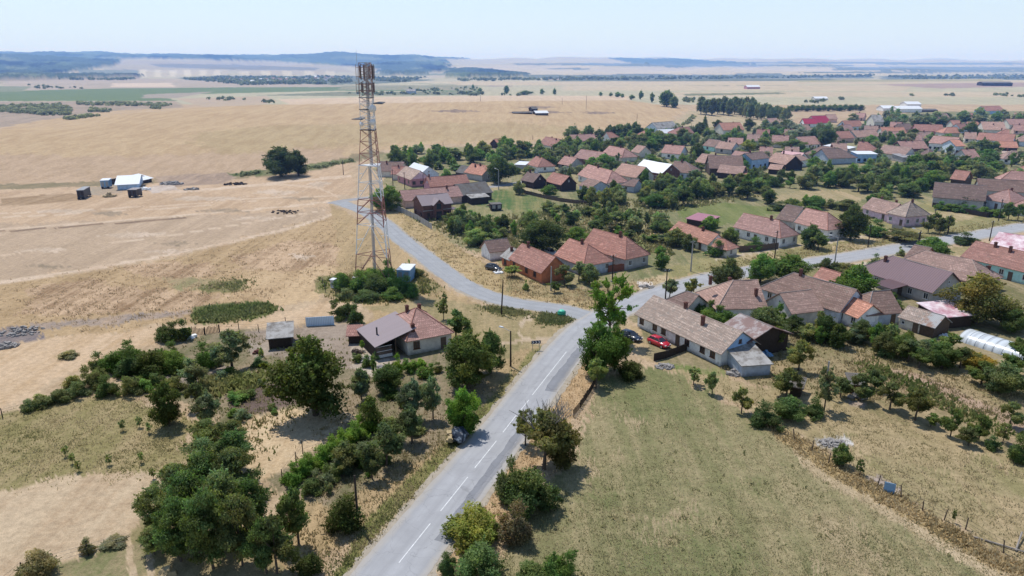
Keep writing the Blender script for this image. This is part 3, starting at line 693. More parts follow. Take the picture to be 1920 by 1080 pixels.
ribbon('side_road_shoulder', SIDE, -3.1, 3.1, .008, mat('road_shoulder', (.36, .31, .24)), .35, 8)
ribbon('side_road', SIDE, -2.55, 2.55, .022, GRAVEL, .15, 9, cols=3)
LANE = smooth_path([gp(*p)[0] for p in [(620, 382), (640, 377), (680, 372), (740, 366), (800, 359), (860, 355), (930, 349), (965, 344), (1000, 338)]])
ribbon('village_lane', LANE, -2.2, 2.2, .018, asphalt('lane_gravel', (.33, .32, .31), .1), .2, 10, cols=3)
# ------------------------------------------------------------------ buildings
FOOT = []      # footprints (centre x, y, half length, half width, angle)

def window_at(root, p, ang, w, h, far, frame='frame_white', mull=True):
    """p: centre of the opening on the wall face, ang: direction of the wall in the house frame (outward normal = ang - 90deg)"""
    ca, sa = math.cos(ang), math.sin(ang); nx, ny = sa, -ca
    def P(u, v, o): return (p[0] + ca * u + nx * o, p[1] + sa * u + ny * o, p[2] + v)
    if far:
        m = MB(); m.box(P(0, 0, .0), (w, .1, h), ang); m.build('window', G['glass'], root, uv=False); return
    m = MB(); t = .09
    for u in (-w / 2 + t / 2, w / 2 - t / 2): m.box(P(u, 0, .02), (t, .14, h), ang)
    for v in (-h / 2 + t / 2, h / 2 - t / 2): m.box(P(0, v, .02), (w - 2 * t, .14, t), ang)
    if mull and w > .8: m.box(P(0, 0, .01), (.07, .11, h - 2 * t), ang)
    m.box(P(0, -h / 2 - .06, .05), (w + .2, .22, .07), ang)
    f = m.build('window', G[frame], root, uv=False)
    m = MB(); m.box(P(0, 0, -.01), (w - .12, .06, h - .12), ang); m.build('pane', G['glass'], f, uv=False)

def house(name, label, a, b, W, hw, hr, hips='', roof='tile_red', wall='w_white', ch=((.35, .12),), win=(3, 1, 2), over=.38, far=None,
          frame='frame_white', door=True, cat='house', gable=None, group=None, ridge=None, rise=None, lift=0.0, attic=True, doormat='wood', hipk=1.0, endwall=True):
    pa, sa_ = gp(*a); pb, sb_ = gp(*b)
    d = pb - pa; d.z = 0; L = d.length; d.normalize()
    n = Vector((-d.y, d.x, 0)); mid = (pa + pb) / 2
    if n.dot(Vector((mid.x, mid.y, 0))) < 0: n = -n
    # front runs from A to B and the depth axis points away from the viewer; keep the frame right handed
    if d.x * n.y - d.y * n.x < 0:
        d = -d; hips = hips.translate(str.maketrans('AB', 'BA')); win = (win[0], win[2], win[1]); ch = tuple((1 - c[0], *c[1:]) for c in ch)
    c = mid + n * W / 2; z0 = min(pa.z, pb.z)
    if far is None: far = (sa_ + sb_) / 2 < 4.3
    root = thing(name, label, cat, (c.x, c.y, z0 + lift), math.atan2(d.y, d.x), group)
    FOOT.append((c.x, c.y, L / 2, W / 2, math.atan2(d.y, d.x)))
    x, y = L / 2, W / 2
    shed = rise == 'shed'
    # walls (gable triangles included, hip ends stop at the eaves)
    m = MB()
    hA = hB = hw
    if shed:
        m.poly([(-x, -y, -.3), (x, -y, -.3), (x, -y, hw), (-x, -y, hw)]); m.poly([(x, y, -.3), (-x, y, -.3), (-x, y, hw + hr), (x, y, hw + hr)])
        m.poly([(x, -y, -.3), (x, y, -.3), (x, y, hw + hr), (x, -y, hw)]); m.poly([(-x, y, -.3), (-x, -y, -.3), (-x, -y, hw), (-x, y, hw + hr)])
    else:
        m.poly([(-x, -y, -.3), (x, -y, -.3), (x, -y, hw), (-x, -y, hw)]); m.poly([(x, y, -.3), (-x, y, -.3), (-x, y, hw), (x, y, hw)])
        e = [(x, -y, -.3), (x, y, -.3), (x, y, hw), (x, -y, hw)]
        m.poly(e if 'B' in hips or gable else e[:3] + [(x, 0, hw + hr - .05)] + e[3:])
        e = [(-x, y, -.3), (-x, -y, -.3), (-x, -y, hw), (-x, y, hw)]
        m.poly(e if 'A' in hips or gable else e[:3] + [(-x, 0, hw + hr - .05)] + e[3:])
        if gable:
            k = hr - .08
            if 'B' not in hips: MB().poly([(x + .05, -y, hw), (x + .05, y, hw), (x + .05, 0, hw + k)]).build('gable', G[gable], root)
            if 'A' not in hips: MB().poly([(-x - .05, y, hw), (-x - .05, -y, hw), (-x - .05, 0, hw + k)]).build('gable', G[gable], root)
    m.build('wall', G[wall], root)
    # roof panels
    o = over if not far else over * 1.1; th = .12; m = MB(); rg = MB()
    if shed:
        k = hr / W
        m.slab([(-x - o, -y - o, hw - o * k + .15), (x + o, -y - o, hw - o * k + .15), (x + o, y + o * .5, hw + hr + o * .5 * k + .15), (-x - o, y + o * .5, hw + hr + o * .5 * k + .15)], th)
    else:
        k = hr / y; ze, zr = hw - o * k + .12, hw + hr + .12
        hl = (y + o) * hipk
        ra = -x - o + hl if 'A' in hips else -x - o; rb = x + o - hl if 'B' in hips else x + o
        if ra > rb - .2: ra = rb = (ra + rb) / 2; rb += .1; ra -= .1
        E = [(-x - o, -y - o, ze), (x + o, -y - o, ze), (x + o, y + o, ze), (-x - o, y + o, ze)]
        ra_, rb_ = (ra, 0, zr), (rb, 0, zr)
        sag = .10 if L > 7 and not far else 0
        def side(p, q, r1, r0):
            # long slope as strips with a slight sag along the ridge and eaves
            ns = 6 if sag else 1
            for i in range(ns):
                def lp(u, v, t, s):
                    w = sag * math.sin(math.pi * t) * s * (1 + .5 * math.sin(7 * t + L)); return (u[0] + (v[0] - u[0]) * t, u[1] + (v[1] - u[1]) * t, u[2] + (v[2] - u[2]) * t - w)
                t0, t1 = i / ns, (i + 1) / ns
                m.slab([lp(p, q, t0, .6), lp(p, q, t1, .6), lp(r0, r1, t1, 1), lp(r0, r1, t0, 1)], th)
        side(E[0], E[1], rb_, ra_); side(E[2], E[3], ra_, rb_)
        if 'B' in hips: m.slab([E[1], E[2], rb_], th)
        if 'A' in hips: m.slab([E[3], E[0], ra_], th)
        if not far or True:
            up = lambda p, z=.05: (p[0], p[1], p[2] + z)
            r_ = .1 if not far else .13
            rg.tube(up(ra_, -.01 - sag * .8), up(rb_, -.01 - sag * .8), r_, n=5)
            if 'B' in hips: rg.tube(up(rb_, 0), up(E[1]), r_, n=5); rg.tube(up(rb_, 0), up(E[2]), r_, n=5)
            if 'A' in hips: rg.tube(up(ra_, 0), up(E[0]), r_, n=5); rg.tube(up(ra_, 0), up(E[3]), r_, n=5)
    rf = m.build('roof', G[roof], root)
    if rg.f and not roof.startswith('sheet_w'):
        rg.build('ridge_cap', G[ridge or ('ridge_red' if roof in ('tile_red', 'tile_orange', 'tile_pink') else 'ridge_pale' if roof.startswith('tile_f') or roof == 'tile_old' else 'ridge_grey')], rf)
    # chimneys: (position along ridge 0..1, offset across as a share of the half width, height)
    for cc in ch:
        cx = -x + L * cc[0]; cy = cc[1] * y; hh = cc[2] if len(cc) > 2 else .75
        zr_ = hw + hr - abs(cc[1]) * hr + .1
        if shed: zr_ = hw + hr * (cc[1] + 1) / 2
        m = MB(); m.box((cx, cy, zr_ + hh / 2 - .25), (.5, .5, hh + .5)); m.box((cx, cy, zr_ + hh + .06), (.64, .64, .12))
        if not far: m.box((cx, cy, zr_ + hh + .17), (.34, .34, .1))
        m.build('chimney', G['brick'], rf)
    # openings
    ww, wh, zc = (1.05, 1.25, min(hw - 1.0, 1.55)) if hw > 2.0 else (.6, .6, hw * .6)
    if far: ww, wh = 1.25, 1.3
    fr = lambda nn, span: [(-span + span * 2 * (i + .5 + (.12 if i % 2 else -.1)) / nn) for i in range(nn)]
    for i, u in enumerate(fr(win[0], x)) if win[0] else ():
        if door and i == win[0] // 2 and win[0] > 1:
            ca = MB(); ca.box((u, -y - .02, 1.0), (.95, .1, 2.0)); dd = ca.build('door', G[doormat], root, uv=False)
            if not far:
                q = MB(); q.box((u + .35, -y - .09, 1.0), (.05, .06, .14)); q.build('handle', G['metal_dark'], dd, uv=False)
        else: window_at(root, (u, -y, zc), 0, ww, wh, far, frame)
    for u in fr(win[2], y) if win[2] else (): window_at(root, (x, u, zc), R(90), ww, wh, far, frame)
    for u in fr(win[1], y) if win[1] else (): window_at(root, (-x, u, zc), R(-90), ww, wh, far, frame)
    if not shed and attic and not far and hr > 2.2:
        if 'B' not in hips: window_at(root, (x + (.06 if gable else 0), 0, hw + hr * .38), R(90), .55, .6, far, frame, False)
        if 'A' not in hips: window_at(root, (-x - (.06 if gable else 0), 0, hw + hr * .38), R(-90), .55, .6, far, frame, False)
    root['L'] = L
    return root

def blocked(x, y, pad=1.2):
    for cx, cy, hl, hw_, an in FOOT:
        dx, dy = x - cx, y - cy
        if abs(dx) > hl + hw_ + pad + 2 or abs(dy) > hl + hw_ + pad + 2: continue
        u = dx * math.cos(an) + dy * math.sin(an); v = -dx * math.sin(an) + dy * math.cos(an)
        if abs(u) < hl + pad and abs(v) < hw_ + pad: return True
    return False
_RP = np.array([(p.x, p.y) for p in MAIN]); _RS = np.array([(p.x, p.y) for p in SIDE + LANE])
def on_road(x, y, pad=4.5):
    return ((_RP - (x, y)) ** 2).sum(1).min() < pad * pad or ((_RS - (x, y)) ** 2).sum(1).min() < (pad - .5) ** 2

# ------------------------------------------------------------------ trees
def leaf_material(name, trans=.48):
    n = NT(name, .75, .25)
    oi = n.n('ShaderNodeObjectInfo'); at = n.n('ShaderNodeAttribute'); at.attribute_name = 'lc'
    c = n.mix(1.0, oi.outputs['Color'], at.outputs['Color'], 'MULTIPLY')
    c = n.mix(n.mr(n.noise(.6, 3, n.pos()), .45, .7, 0, .5), c, n.mix(1.0, c, (1.5, 1.3, .8), 'MULTIPLY'))
    n.l(c, n.b.inputs['Base Color'])
    tr = n.n('ShaderNodeBsdfTranslucent'); n.l(n.mix(1.0, c, (1.1, 1.25, .6), 'MULTIPLY'), tr.inputs['Color'])
    ms = n.n('ShaderNodeMixShader'); ms.inputs[0].default_value = trans
    n.l(n.b.outputs[0], ms.inputs[1]); n.l(tr.outputs[0], ms.inputs[2])
    n.l(ms.outputs[0], n.t.nodes['Material Output'].inputs['Surface'])
    return n.m
LEAF = leaf_material('foliage')
BARK = mat('bark', (.11, .085, .065), .95, .4, 4)
DEADWOOD = mat('dead_wood', (.27, .24, .21), .95, .3, 4)

def lobes_for(kind, rs):
    L = []; ph = rs.rand(4) * 6.283
    irr = lambda t, h: .78 + .30 * math.sin(2 * t + ph[0] + 3 * h) * math.sin(5 * h + ph[1]) + .18 * math.sin(3 * t + ph[2] - 7 * h)
    if kind in ('round', 'open', 'wide'):
        nl = {'round': 46, 'open': 26, 'wide': 56}[kind]; z0 = {'round': .05, 'open': .2, 'wide': .05}[kind]
        for i in range(nl):
            t = rs.rand() * 6.283; u = rs.rand() ** .6; h = rs.rand()
            rr = math.sqrt(max(0, 1 - (2 * h - .85) ** 2)) * (.25 + .75 * u)
            r = rs.uniform(.06, .165) if kind != 'open' else rs.uniform(.06, .13)
            rr *= irr(t, h) * 1.12; L.append((.40 * rr * math.cos(t), .40 * rr * math.sin(t), z0 + r * .8 + (1 - z0 - 1.9 * r) * h, r * 1.15, r * 1.15, r * rs.uniform(.75, 1.0)))
    elif kind == 'bush':
        for i in range(30):
            t = rs.rand() * 6.283; u = rs.rand() ** .5; r = rs.uniform(.08, .19)
            h = math.sqrt(max(0, 1 - u * u * .9)) * rs.uniform(.25, .8)
            h *= irr(t, .5) * 1.15; u *= irr(t, .2) * 1.15; L.append((.36 * u * math.cos(t), .36 * u * math.sin(t), max(r * .7, h), r, r, r * 1.15))
    elif kind == 'column':
        for i in range(16):
            z = .1 + .84 * i / 15; w = .30 * math.sin(math.pi * (.12 + .82 * (i / 15) ** .8)); t = rs.rand() * 6.283
            L.append((w * .5 * math.cos(t), w * .5 * math.sin(t), z, w + .1, w + .1, .07))
    elif kind == 'conifer':
        for i in range(14):
            z = .1 + .85 * i / 13; w = .5 * (1 - i / 14) + .03
            L.append((0, 0, z, w, w, .05))
    elif kind == 'wispy':
        for i in range(44):
            h = rs.rand(); t = rs.rand() * 6.283; rr = .42 * (.35 + .65 * math.sin(math.pi * min(1, h * .85 + .1))) * rs.rand() ** .5; r = rs.uniform(.04, .09)
            L.append((rr * math.cos(t), rr * math.sin(t), .28 + .7 * h, r, r, r * .8))
    elif kind == 'locust':
        for i in range(46):
            t = rs.rand() * 6.283; u = rs.rand() ** .55; h = rs.rand()
            rr = (.3 + .7 * u) * math.sqrt(max(0, 1 - (2 * h - .9) ** 2)); r = rs.uniform(.06, .13)
            rr *= irr(t, h) * 1.12; L.append((.42 * rr * math.cos(t), .42 * rr * math.sin(t), .2 + .72 * h, r * 1.4, r * 1.4, r * .62))
    return L

def crown_mesh(name, kind, seed, n, leaf):
    rs = np.random.RandomState(seed); L = np.array(lobes_for(kind, rs))
    wgt = L[:, 3] * L[:, 5]; wgt /= wgt.sum()
    bright = rs.uniform(.68, 1.3, len(L))
    k = rs.choice(len(L), n, p=wgt)
    d = rs.randn(n, 3); d[:, 2] = np.abs(d[:, 2]) * np.where(rs.rand(n) < .66, 1, -1); d /= np.linalg.norm(d, axis=1)[:, None]
    rad = 1 - .65 * rs.rand(n) ** 1.6 + .17 * rs.randn(n)
    p = L[k, :3] + d * L[k, 3:] * rad[:, None]
    # sprigs that break the outline
    ns = n // 6; j = rs.choice(len(L), 90, p=wgt); dd = rs.randn(90, 3); dd[:, 2] = np.abs(dd[:, 2]) * .8 - .15; dd /= np.linalg.norm(dd, axis=1)[:, None]
    q_ = rs.randint(0, 90, ns); k[:ns] = j[q_]; d[:ns] = dd[q_]
    p[:ns] = L[k[:ns], :3] + d[:ns] * L[k[:ns], 3:] + d[:ns] * (rs.rand(ns) ** 1.3 * rs.uniform(.03, .13, 90)[q_])[:, None] + rs.randn(ns, 3) * leaf * .55
    # leave out most leaves deep inside other lobes
    inside = np.zeros(n, int)
    for j in range(len(L)):
        q = (p - L[j, :3]) / L[j, 3:]
        inside += (np.einsum('ij,ij->i', q, q) < .45) & (k != j)
    keep = (inside == 0) | (rs.rand(n) < .10); keep &= p[:, 2] > .015
    p, d, k = p[keep], d[keep], k[keep]; n = len(p)
    nr = d * .7 + rs.randn(n, 3) * .55 + np.array([0, 0, .35]); nr /= np.linalg.norm(nr, axis=1)[:, None]
    t = np.cross(nr, rs.randn(n, 3)); t /= np.linalg.norm(t, axis=1)[:, None]; b = np.cross(nr, t)
    s = leaf * rs.uniform(.55, 1.5, n)[:, None]
    q = np.stack([p - t * s - b * s * .15, p + b * s * .62, p + t * s + b * s * .1, p - b * s * .55], 1) + rs.randn(n, 4, 3) * leaf * .16
    v = q.reshape(-1, 3); f = np.arange(4 * n).reshape(n, 4)
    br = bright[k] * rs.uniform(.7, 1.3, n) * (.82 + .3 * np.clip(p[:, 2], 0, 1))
    hue = rs.uniform(-.12, .12, n) + rs.uniform(-.16, .14, len(L))[k]
    c = np.stack([br * (1 + hue), br, br * (1 - hue * .5), np.ones(n)], 1)
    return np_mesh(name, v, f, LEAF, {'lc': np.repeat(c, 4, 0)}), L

def trunk_mesh(name, kind, seed, L):
    rs = random.Random(seed); m = MB()
    top = {'round': .4, 'wide': .35, 'open': .42, 'bush': .12, 'column': .8, 'conifer': .9, 'wispy': .7, 'locust': .4}[kind]
    r = {'round': .032, 'wide': .03, 'open': .026, 'bush': .012, 'column': .035, 'conifer': .03, 'wispy': .022, 'locust': .022}[kind]
    bx, by = rs.uniform(-.03, .03), rs.uniform(-.03, .03)
    m.tube((0, 0, -.04), (bx * .4, by * .4, top * .5), r * 1.25, r, 7); m.tube((bx * .4, by * .4, top * .48), (bx, by, top), r, r * .62, 7)
    order = sorted(range(len(L)), key=lambda i: -L[i][3])
    lim = L if kind == 'wispy' else [L[i] for i in order[:{'bush': 5, 'conifer': 0, 'column': 3}.get(kind, 9)]]
    for l in lim:
        z0 = min(top * rs.uniform(.55, 1), l[2] * .8); s = Vector((bx * z0 / top, by * z0 / top, z0)); e = Vector((l[0], l[1], l[2]))
        k = s.lerp(e, .5) + Vector((rs.uniform(-.03, .03), rs.uniform(-.03, .03), .02))
        m.tube(s, k, r * .5, r * .34, 5, False); m.tube(k, e, r * .34, r * .12, 5, False)
    return m.mesh(name, BARK, uv=False)

PROTO = {}
def proto(kind, lod):
    key = (kind, lod)
    if key not in PROTO:
        nv = 3; res = []
        base = {'round': 9000, 'wide': 10000, 'open': 5200, 'bush': 6000, 'column': 6000, 'conifer': 6000, 'wispy': 6000, 'locust': 8500}[kind]
        lf = {'round': .030, 'wide': .027, 'open': .034, 'bush': .034, 'column': .03, 'conifer': .03, 'wispy': .024, 'locust': .028}[kind]
        n, s = {0: (2.9, .56), 1: (1.1, .9), 2: (.3, 1.55)}[lod]
        for i in range(nv):
            sd = hash_(kind) + 31 * i
            cm, L = crown_mesh('crown', kind, sd, int(base * n), lf * s)
            res.append((cm, trunk_mesh('trunk', kind, sd, L)))
        PROTO[key] = res
    return PROTO[key]
def hash_(s): return sum((i + 1) * ord(c) for i, c in enumerate(s)) % 9973

GREENS = {'dark': (.050, .064, .022), 'mid': (.070, .092, .036), 'green': (.072, .112, .032), 'bright': (.10, .16, .034), 'olive': (.105, .112, .055), 'grey': (.108, .120, .078),
          'yellow': (.17, .16, .04), 'brown': (.105, .098, .045), 'rust': (.098, .086, .034), 'dry': (.135, .12, .078), 'purple': (.10, .08, .06), 'pale': (.12, .145, .065), 'blue': (.080, .090, .044), 'gold': (.22, .165, .045)}
NTREE = [0]
KNAME = {'round': 'tree', 'wide': 'tree', 'open': 'fruit_tree', 'bush': 'bush', 'column': 'poplar_tree', 'conifer': 'spruce_tree', 'wispy': 'tree', 'locust': 'locust_tree'}
KCAT = {'tree': 'tree', 'fruit_tree': 'fruit tree', 'bush': 'bush', 'poplar_tree': 'poplar', 'spruce_tree': 'spruce', 'locust_tree': 'tree'}
def tree_at(p, w, h, kind, col, label, group=None, s=None, name=None, cat=None):
    rs = random.Random(NTREE[0] * 13 + 5); NTREE[0] += 1
    if s is None: s = F / math.hypot(p.x, p.y, H)
    wpx = w * s
    lod = 0 if wpx > 42 else 1 if wpx > 16 else 2
    cm, tm = proto(kind, lod)[rs.randrange(3)]
    nm = name or KNAME[kind]
    t = thing(nm, label, cat or KCAT.get(nm, nm.replace('_', ' ')), p, rs.uniform(0, 6.28), group)
    t.scale = (w * 1.06, w * 1.06, h)
    t.rotation_euler = (0, 0, rs.uniform(0, 6.28))
    c = link(bpy.data.objects.new('crown', cm), t)
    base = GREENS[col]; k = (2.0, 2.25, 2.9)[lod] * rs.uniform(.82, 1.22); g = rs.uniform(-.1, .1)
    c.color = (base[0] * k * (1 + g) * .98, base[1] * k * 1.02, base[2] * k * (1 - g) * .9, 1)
    if kind != 'bush' or lod == 0: link(bpy.data.objects.new('trunk', tm), t)
    return t

def tree(x, y, w, h, kind, col, label, group=None, name=None, cat=None):
    p, s = gp(x, y)
    dep = math.atan2(H - p.z, math.hypot(p.x, p.y))
    wm = w / s; hm = max(.5, (h / s - .30 * wm * math.sin(dep)) / math.cos(dep))
    # the pixel row given is the foot of the crown / trunk nearest the viewer
    q = p + Vector((p.x, p.y, 0)).normalized() * (wm * .22 if kind in ('bush',) else 0)
    q.z = float(zt(q.x, q.y))
    return tree_at(q, wm, hm, kind, col, label, group, s, name, cat)

MERGED = []
def cluster(poly, n, wr, hr, kinds, cols, label, group, seed=1, gap=.55, blabel=None, bgroup=None, merge=False):
    """individual trees scattered over a piece of ground; wr / hr in metres"""
    rs = random.Random(seed); P = np.array(poly, float); (x0, y0), (x1, y1) = P.min(0), P.max(0); done = []; tries = 0
    while len(done) < n and tries < n * 60:
        tries += 1
        x, y = rs.uniform(x0, x1), rs.uniform(y0, y1)
        if not inpoly(np.array([x]), np.array([y]), P)[0]: continue
        p, s = gp(x, y); w = rs.uniform(wr[0] * .6, wr[1] * 1.1)
        if blocked(p.x, p.y, .8 + w * .2) or on_road(p.x, p.y): continue
        if any((p - q).length < (w + v) * gap * .5 for q, v in done): continue
        done.append((p, w))
        kd = rs.choice(kinds); b = kd == 'bush' and blabel
        if merge: MERGED.append((p, w, rs.uniform(*hr) * (.7 if kd == 'bush' else 1.05), kd, rs.choice(cols), rs.uniform(0, 6.28))); continue
        tree_at(p, w * (1 if kd != 'column' else .5), rs.uniform(*hr) * (.7 if kd == 'bush' else 1.05), kd, rs.choice(cols), blabel if b else label, (bgroup if b else group), s)

# ------------------------------------------------------------------ street furniture, small things
def pole(x, y, top, label, kind='wood', lamp=None, arm=True, group=None, lean=0.0):
    p, s = gp(x, y); dep = math.atan2(H, math.hypot(p.x, p.y)); h = (y - top) / s / math.cos(dep)
    nm = 'street_lamp' if lamp is not None else 'utility_pole'
    t = thing(nm, label, nm.replace('_', ' '), p, 0, group)
    r = .13 if kind == 'wood' else .15
    m = MB(); m.tube((0, 0, -.2), (lean, 0, h), r * 1.15, r * .75, 8); m.build('pole', G['wood_dark'] if kind == 'wood' else G['concrete'], t, uv=False)
    ang = math.atan2(p.y, p.x)
    if arm:
        m = MB(); m.box((lean, 0, h - .35), (1.3, .1, .1), .5); ca = m.build('crossarm', G['metal_dark'], t, uv=False)
        for k in (-.55, 0, .55):
            q = MB(); bx, by = lean + k * math.cos(.5), k * math.sin(.5); q.tube((bx, by, h - .3), (bx, by, h - .08), .05, .04, 6); q.build('insulator', G['white_paint'], ca, uv=False)
    if lamp is not None:
        m = MB(); e = Vector((lean + 1.5 * math.cos(lamp), 1.5 * math.sin(lamp), h + .35)); m.tube((lean, 0, h - .1), e, .045, .04, 6); a = m.build('lamp_arm', G['metal_grey'], t, uv=False)
        m = MB(); m.box((e.x + .2 * math.cos(lamp), e.y + .2 * math.sin(lamp), e.z), (.75, .28, .16), lamp, .8); m.build('lamp_head', G['white_paint'], a, uv=False)
    return t

def sheet_thing(name, label, cat, a, b, h, m, t=.06, posts=True):
    """upright panel between two ground points"""
    pa, pb = gp(*a)[0], gp(*b)[0]; d = pb - pa; c = (pa + pb) / 2
    r = thing(name, label, cat, c, math.atan2(d.y, d.x)); L = d.length
    q = MB(); q.box((0, 0, h / 2), (L, t, h)); q.build('panel', G[m], r)
    if posts:
        for u in (-L / 2 + .1, L / 2 - .1): q = MB(); q.box((u, .1, h / 2 + .05), (.08, .08, h + .1)); q.build('post', G['wood'], r, uv=False)
    return r

def fence(label, pts, h, kind='board', m='wood', step=2.4, post='wood', name='fence', jit=.0, group=None):
    P = [gp(*p)[0] for p in pts]; c = P[0]
    r = thing(name, label, 'fence', c); rs = random.Random(len(label)); lr = P[0] - c
    if kind != 'wire': q = MB()
    else: q = MB()
    for a, b in zip(P[:-1], P[1:]):
        a, b = a - c, b - c; d = b - a; L = d.length; n = max(1, int(L / step)); an = math.atan2(d.y, d.x)
        for i in range(n + (b is P[-1])):
            s = a + d * (i / n); o = MB(); hh = h * rs.uniform(.9, 1.12)
            o.tube((s.x, s.y, -.2 + s.z), (s.x + rs.uniform(-jit, jit), s.y + rs.uniform(-jit, jit), hh + .1 + s.z), .07, .06, 6); o.build('post', G[post], r, uv=False)
        if kind == 'board':
            k = max(1, int(L / .6))
            for i in range(k):
                s = a + d * ((i + .5) / k); hh = h * rs.uniform(.93, 1.03)
                q.box((s.x, s.y, s.z + hh / 2), (L / k * .97, .05, hh), an)
        elif kind == 'picket':
            k = max(1, int(L / .22))
            for i in range(k):
                s = a + d * ((i + .5) / k); hh = h * rs.uniform(.8, 1.08); q.box((s.x, s.y, s.z + hh / 2), (.11, .03, hh), an)
        elif kind == 'wire':
            for z in (.4, .8, 1.15):
                q.tube((a.x, a.y, a.z + z * h / 1.2), (b.x, b.y, b.z + z * h / 1.2), .012, n=3)
    q.build({'board': 'panel', 'picket': 'pickets', 'wire': 'wire'}[kind], G[m], r)
    return r

def heap(name, label, cat, x, y, w, h, m, seed=1, n=40, size=.3, flat=False):
    p, s = gp(x, y); rs = random.Random(seed); q = MB(); R0 = w / s / 2; hm = h
    for i in range(n):
        t, u = rs.uniform(0, 6.28), rs.random() ** .6; z = hm * (1 - u) * rs.random()
        a = size * rs.uniform(.5, 1.5)
        q.box((R0 * u * math.cos(t), R0 * u * math.sin(t) * .7, z + a * .25), (a * rs.uniform(.8, 2.2), a, a * rs.uniform(.3, .8)), rs.uniform(0, 3.1), rs.uniform(.6, 1), rs.uniform(-.4, .4))
    o = q.build(name, G[m]); o.location = p
    return tag(o, label, cat)

def car(label, a, b, paint, kind='hatch', group=None):
    """a: rear, b: front ground points"""
    pa, pb = gp(*a)[0], gp(*b)[0]; d = pb - pa; c = (pa + pb) / 2
    r = thing('parked_car', label, 'car', (c.x, c.y, c.z), math.atan2(d.y, d.x), group); L, W = 4.15, 1.72
    # body shell: cross sections along x
    st = [(-2.06, .62, .45, .72), (-1.98, .78, .30, .92), (-1.4, .85, .22, .97), (-.4, .86, .22, .95), (.7, .86, .22, .93), (1.15, .85, .22, .90), (1.75, .80, .26, .78), (2.0, .68, .32, .66), (2.07, .55, .42, .58)]
    secs = []
    for x, w, z0, z1 in st:
        secs.append([(x, -w * .92, z0), (x, w * .92, z0), (x, w, z0 + (z1 - z0) * .35), (x, w * .99, z0 + (z1 - z0) * .7), (x, w * .86, z1), (x, -w * .86, z1), (x, -w * .99, z0 + (z1 - z0) * .7), (x, -w, z0 + (z1 - z0) * .35)])
    m = MB(); m.loft(secs); body = m.build('body', paint, r, True, uv=False)
    # greenhouse
    bk = -1.85 if kind == 'hatch' else -1.5
    g = MB(); lo, hi = .90, 1.40
    B = [(bk, -.72), (1.0, -.72), (1.0, .72), (bk, .72)]; T = [(bk + .38, -.56), (.28, -.56), (.28, .56), (bk + .38, .56)]
    g.loft([[(x, y, lo) for x, y in B], [(x, y, hi) for x, y in T]]); g.build('windows', G['glass'], r, uv=False)
    m = MB(); m.loft([[(x * 1.0 + .0, y * 1.04, hi - .005) for x, y in T], [(x * .97, y * .9, hi + .06) for x, y in T]])
    for sx in (-1, 1):
        for (x0, x1) in ((1.0, .28), (-.35, -.38), (bk, bk + .38)):
            m.tube((x0, sx * .725, lo - .01), (x1, sx * .565, hi), .035, .03, 5)
    m.build('roof', paint, r, True, uv=False)
    for x in (-1.28, 1.28):
        for sy in (-1, 1):
            t = MB(); t.tube((x, sy * .68, .31), (x, sy * .87, .31), .31, n=18); w = t.build('wheel', G['tyre'], r, uv=False)
            t = MB(); t.tube((x, sy * .86, .31), (x, sy * .885, .31), .2, .18, n=14); t.build('rim', G['rim'], w, uv=False)
    for sy in (-1, 1):
        t = MB(); t.box((1.93, sy * .55, .64), (.22, .30, .14), -sy * .3); t.build('headlight', G['lamp_glass'], r, uv=False)
        t = MB(); t.box((-1.99, sy * .62, .78), (.12, .22, .2)); t.build('tail_light', G['tail_glass'], r, uv=False)
        t = MB(); t.box((.72, sy * .92, .98), (.16, .16, .12)); t.build('mirror', paint, r, uv=False)
    t = MB(); t.box((2.03, 0, .42), (.1, .9, .16)); t.build('grille', G['metal_dark'], r, uv=False)
    for sx in (-1, 1):
        t = MB(); t.box((sx * 2.08, 0, .5 if sx > 0 else .62), (.03, .5, .11)); t.build('number_plate', G['white_paint'], r, uv=False)
    return r
# ------------------------------------------------------------------ camera, sky, sun, haze
cam = bpy.data.cameras.new('camera'); co = link(bpy.data.objects.new('camera', cam)); SC.camera = co
co.location = (0, 0, H); co.rotation_euler = (R(90) - PITCH, 0, 0)
cam.sensor_width = 36; cam.lens = F / 1920 * 36; cam.clip_end = 40000; cam.clip_start = .5
EL, AZ = R(64), math.atan2(-.58, .81)
w = bpy.data.worlds.new('World'); SC.world = w; w.use_nodes = True
nt = w.node_tree; sky = nt.nodes.new('ShaderNodeTexSky'); sky.sky_type = 'NISHITA'; sky.sun_disc = False
sky.sun_elevation = EL; sky.sun_rotation = AZ; sky.altitude = 0; sky.air_density = 1.0; sky.dust_density = .15; sky.ozone_density = 2.2
bg = nt.nodes['Background']; bg.inputs['Strength'].default_value = .15
# pale summer haze low in the sky: blend towards milky blue near the horizon
tc = nt.nodes.new('ShaderNodeTexCoord'); sx = nt.nodes.new('ShaderNodeSeparateXYZ'); nt.links.new(tc.outputs['Generated'], sx.inputs[0])
rmp = nt.nodes.new('ShaderNodeMapRange'); rmp.inputs['From Min'].default_value = .0; rmp.inputs['From Max'].default_value = .35; rmp.inputs['To Min'].default_value = .92; rmp.inputs['To Max'].default_value = .0
nt.links.new(sx.outputs['Z'], rmp.inputs['Value'])
mx = nt.nodes.new('ShaderNodeMix'); mx.data_type = 'RGBA'; mx.inputs[7].default_value = (.70 / .15, .845 / .15, .985 / .15, 1)
nt.links.new(rmp.outputs[0], mx.inputs[0]); nt.links.new(sky.outputs[0], mx.inputs[6]); nt.links.new(mx.outputs[2], bg.inputs[0])
sl = bpy.data.lights.new('sun', 'SUN'); sl.energy = 4.2; sl.angle = R(.5); sl.color = (1, .965, .92)
so = link(bpy.data.objects.new('sun', sl))
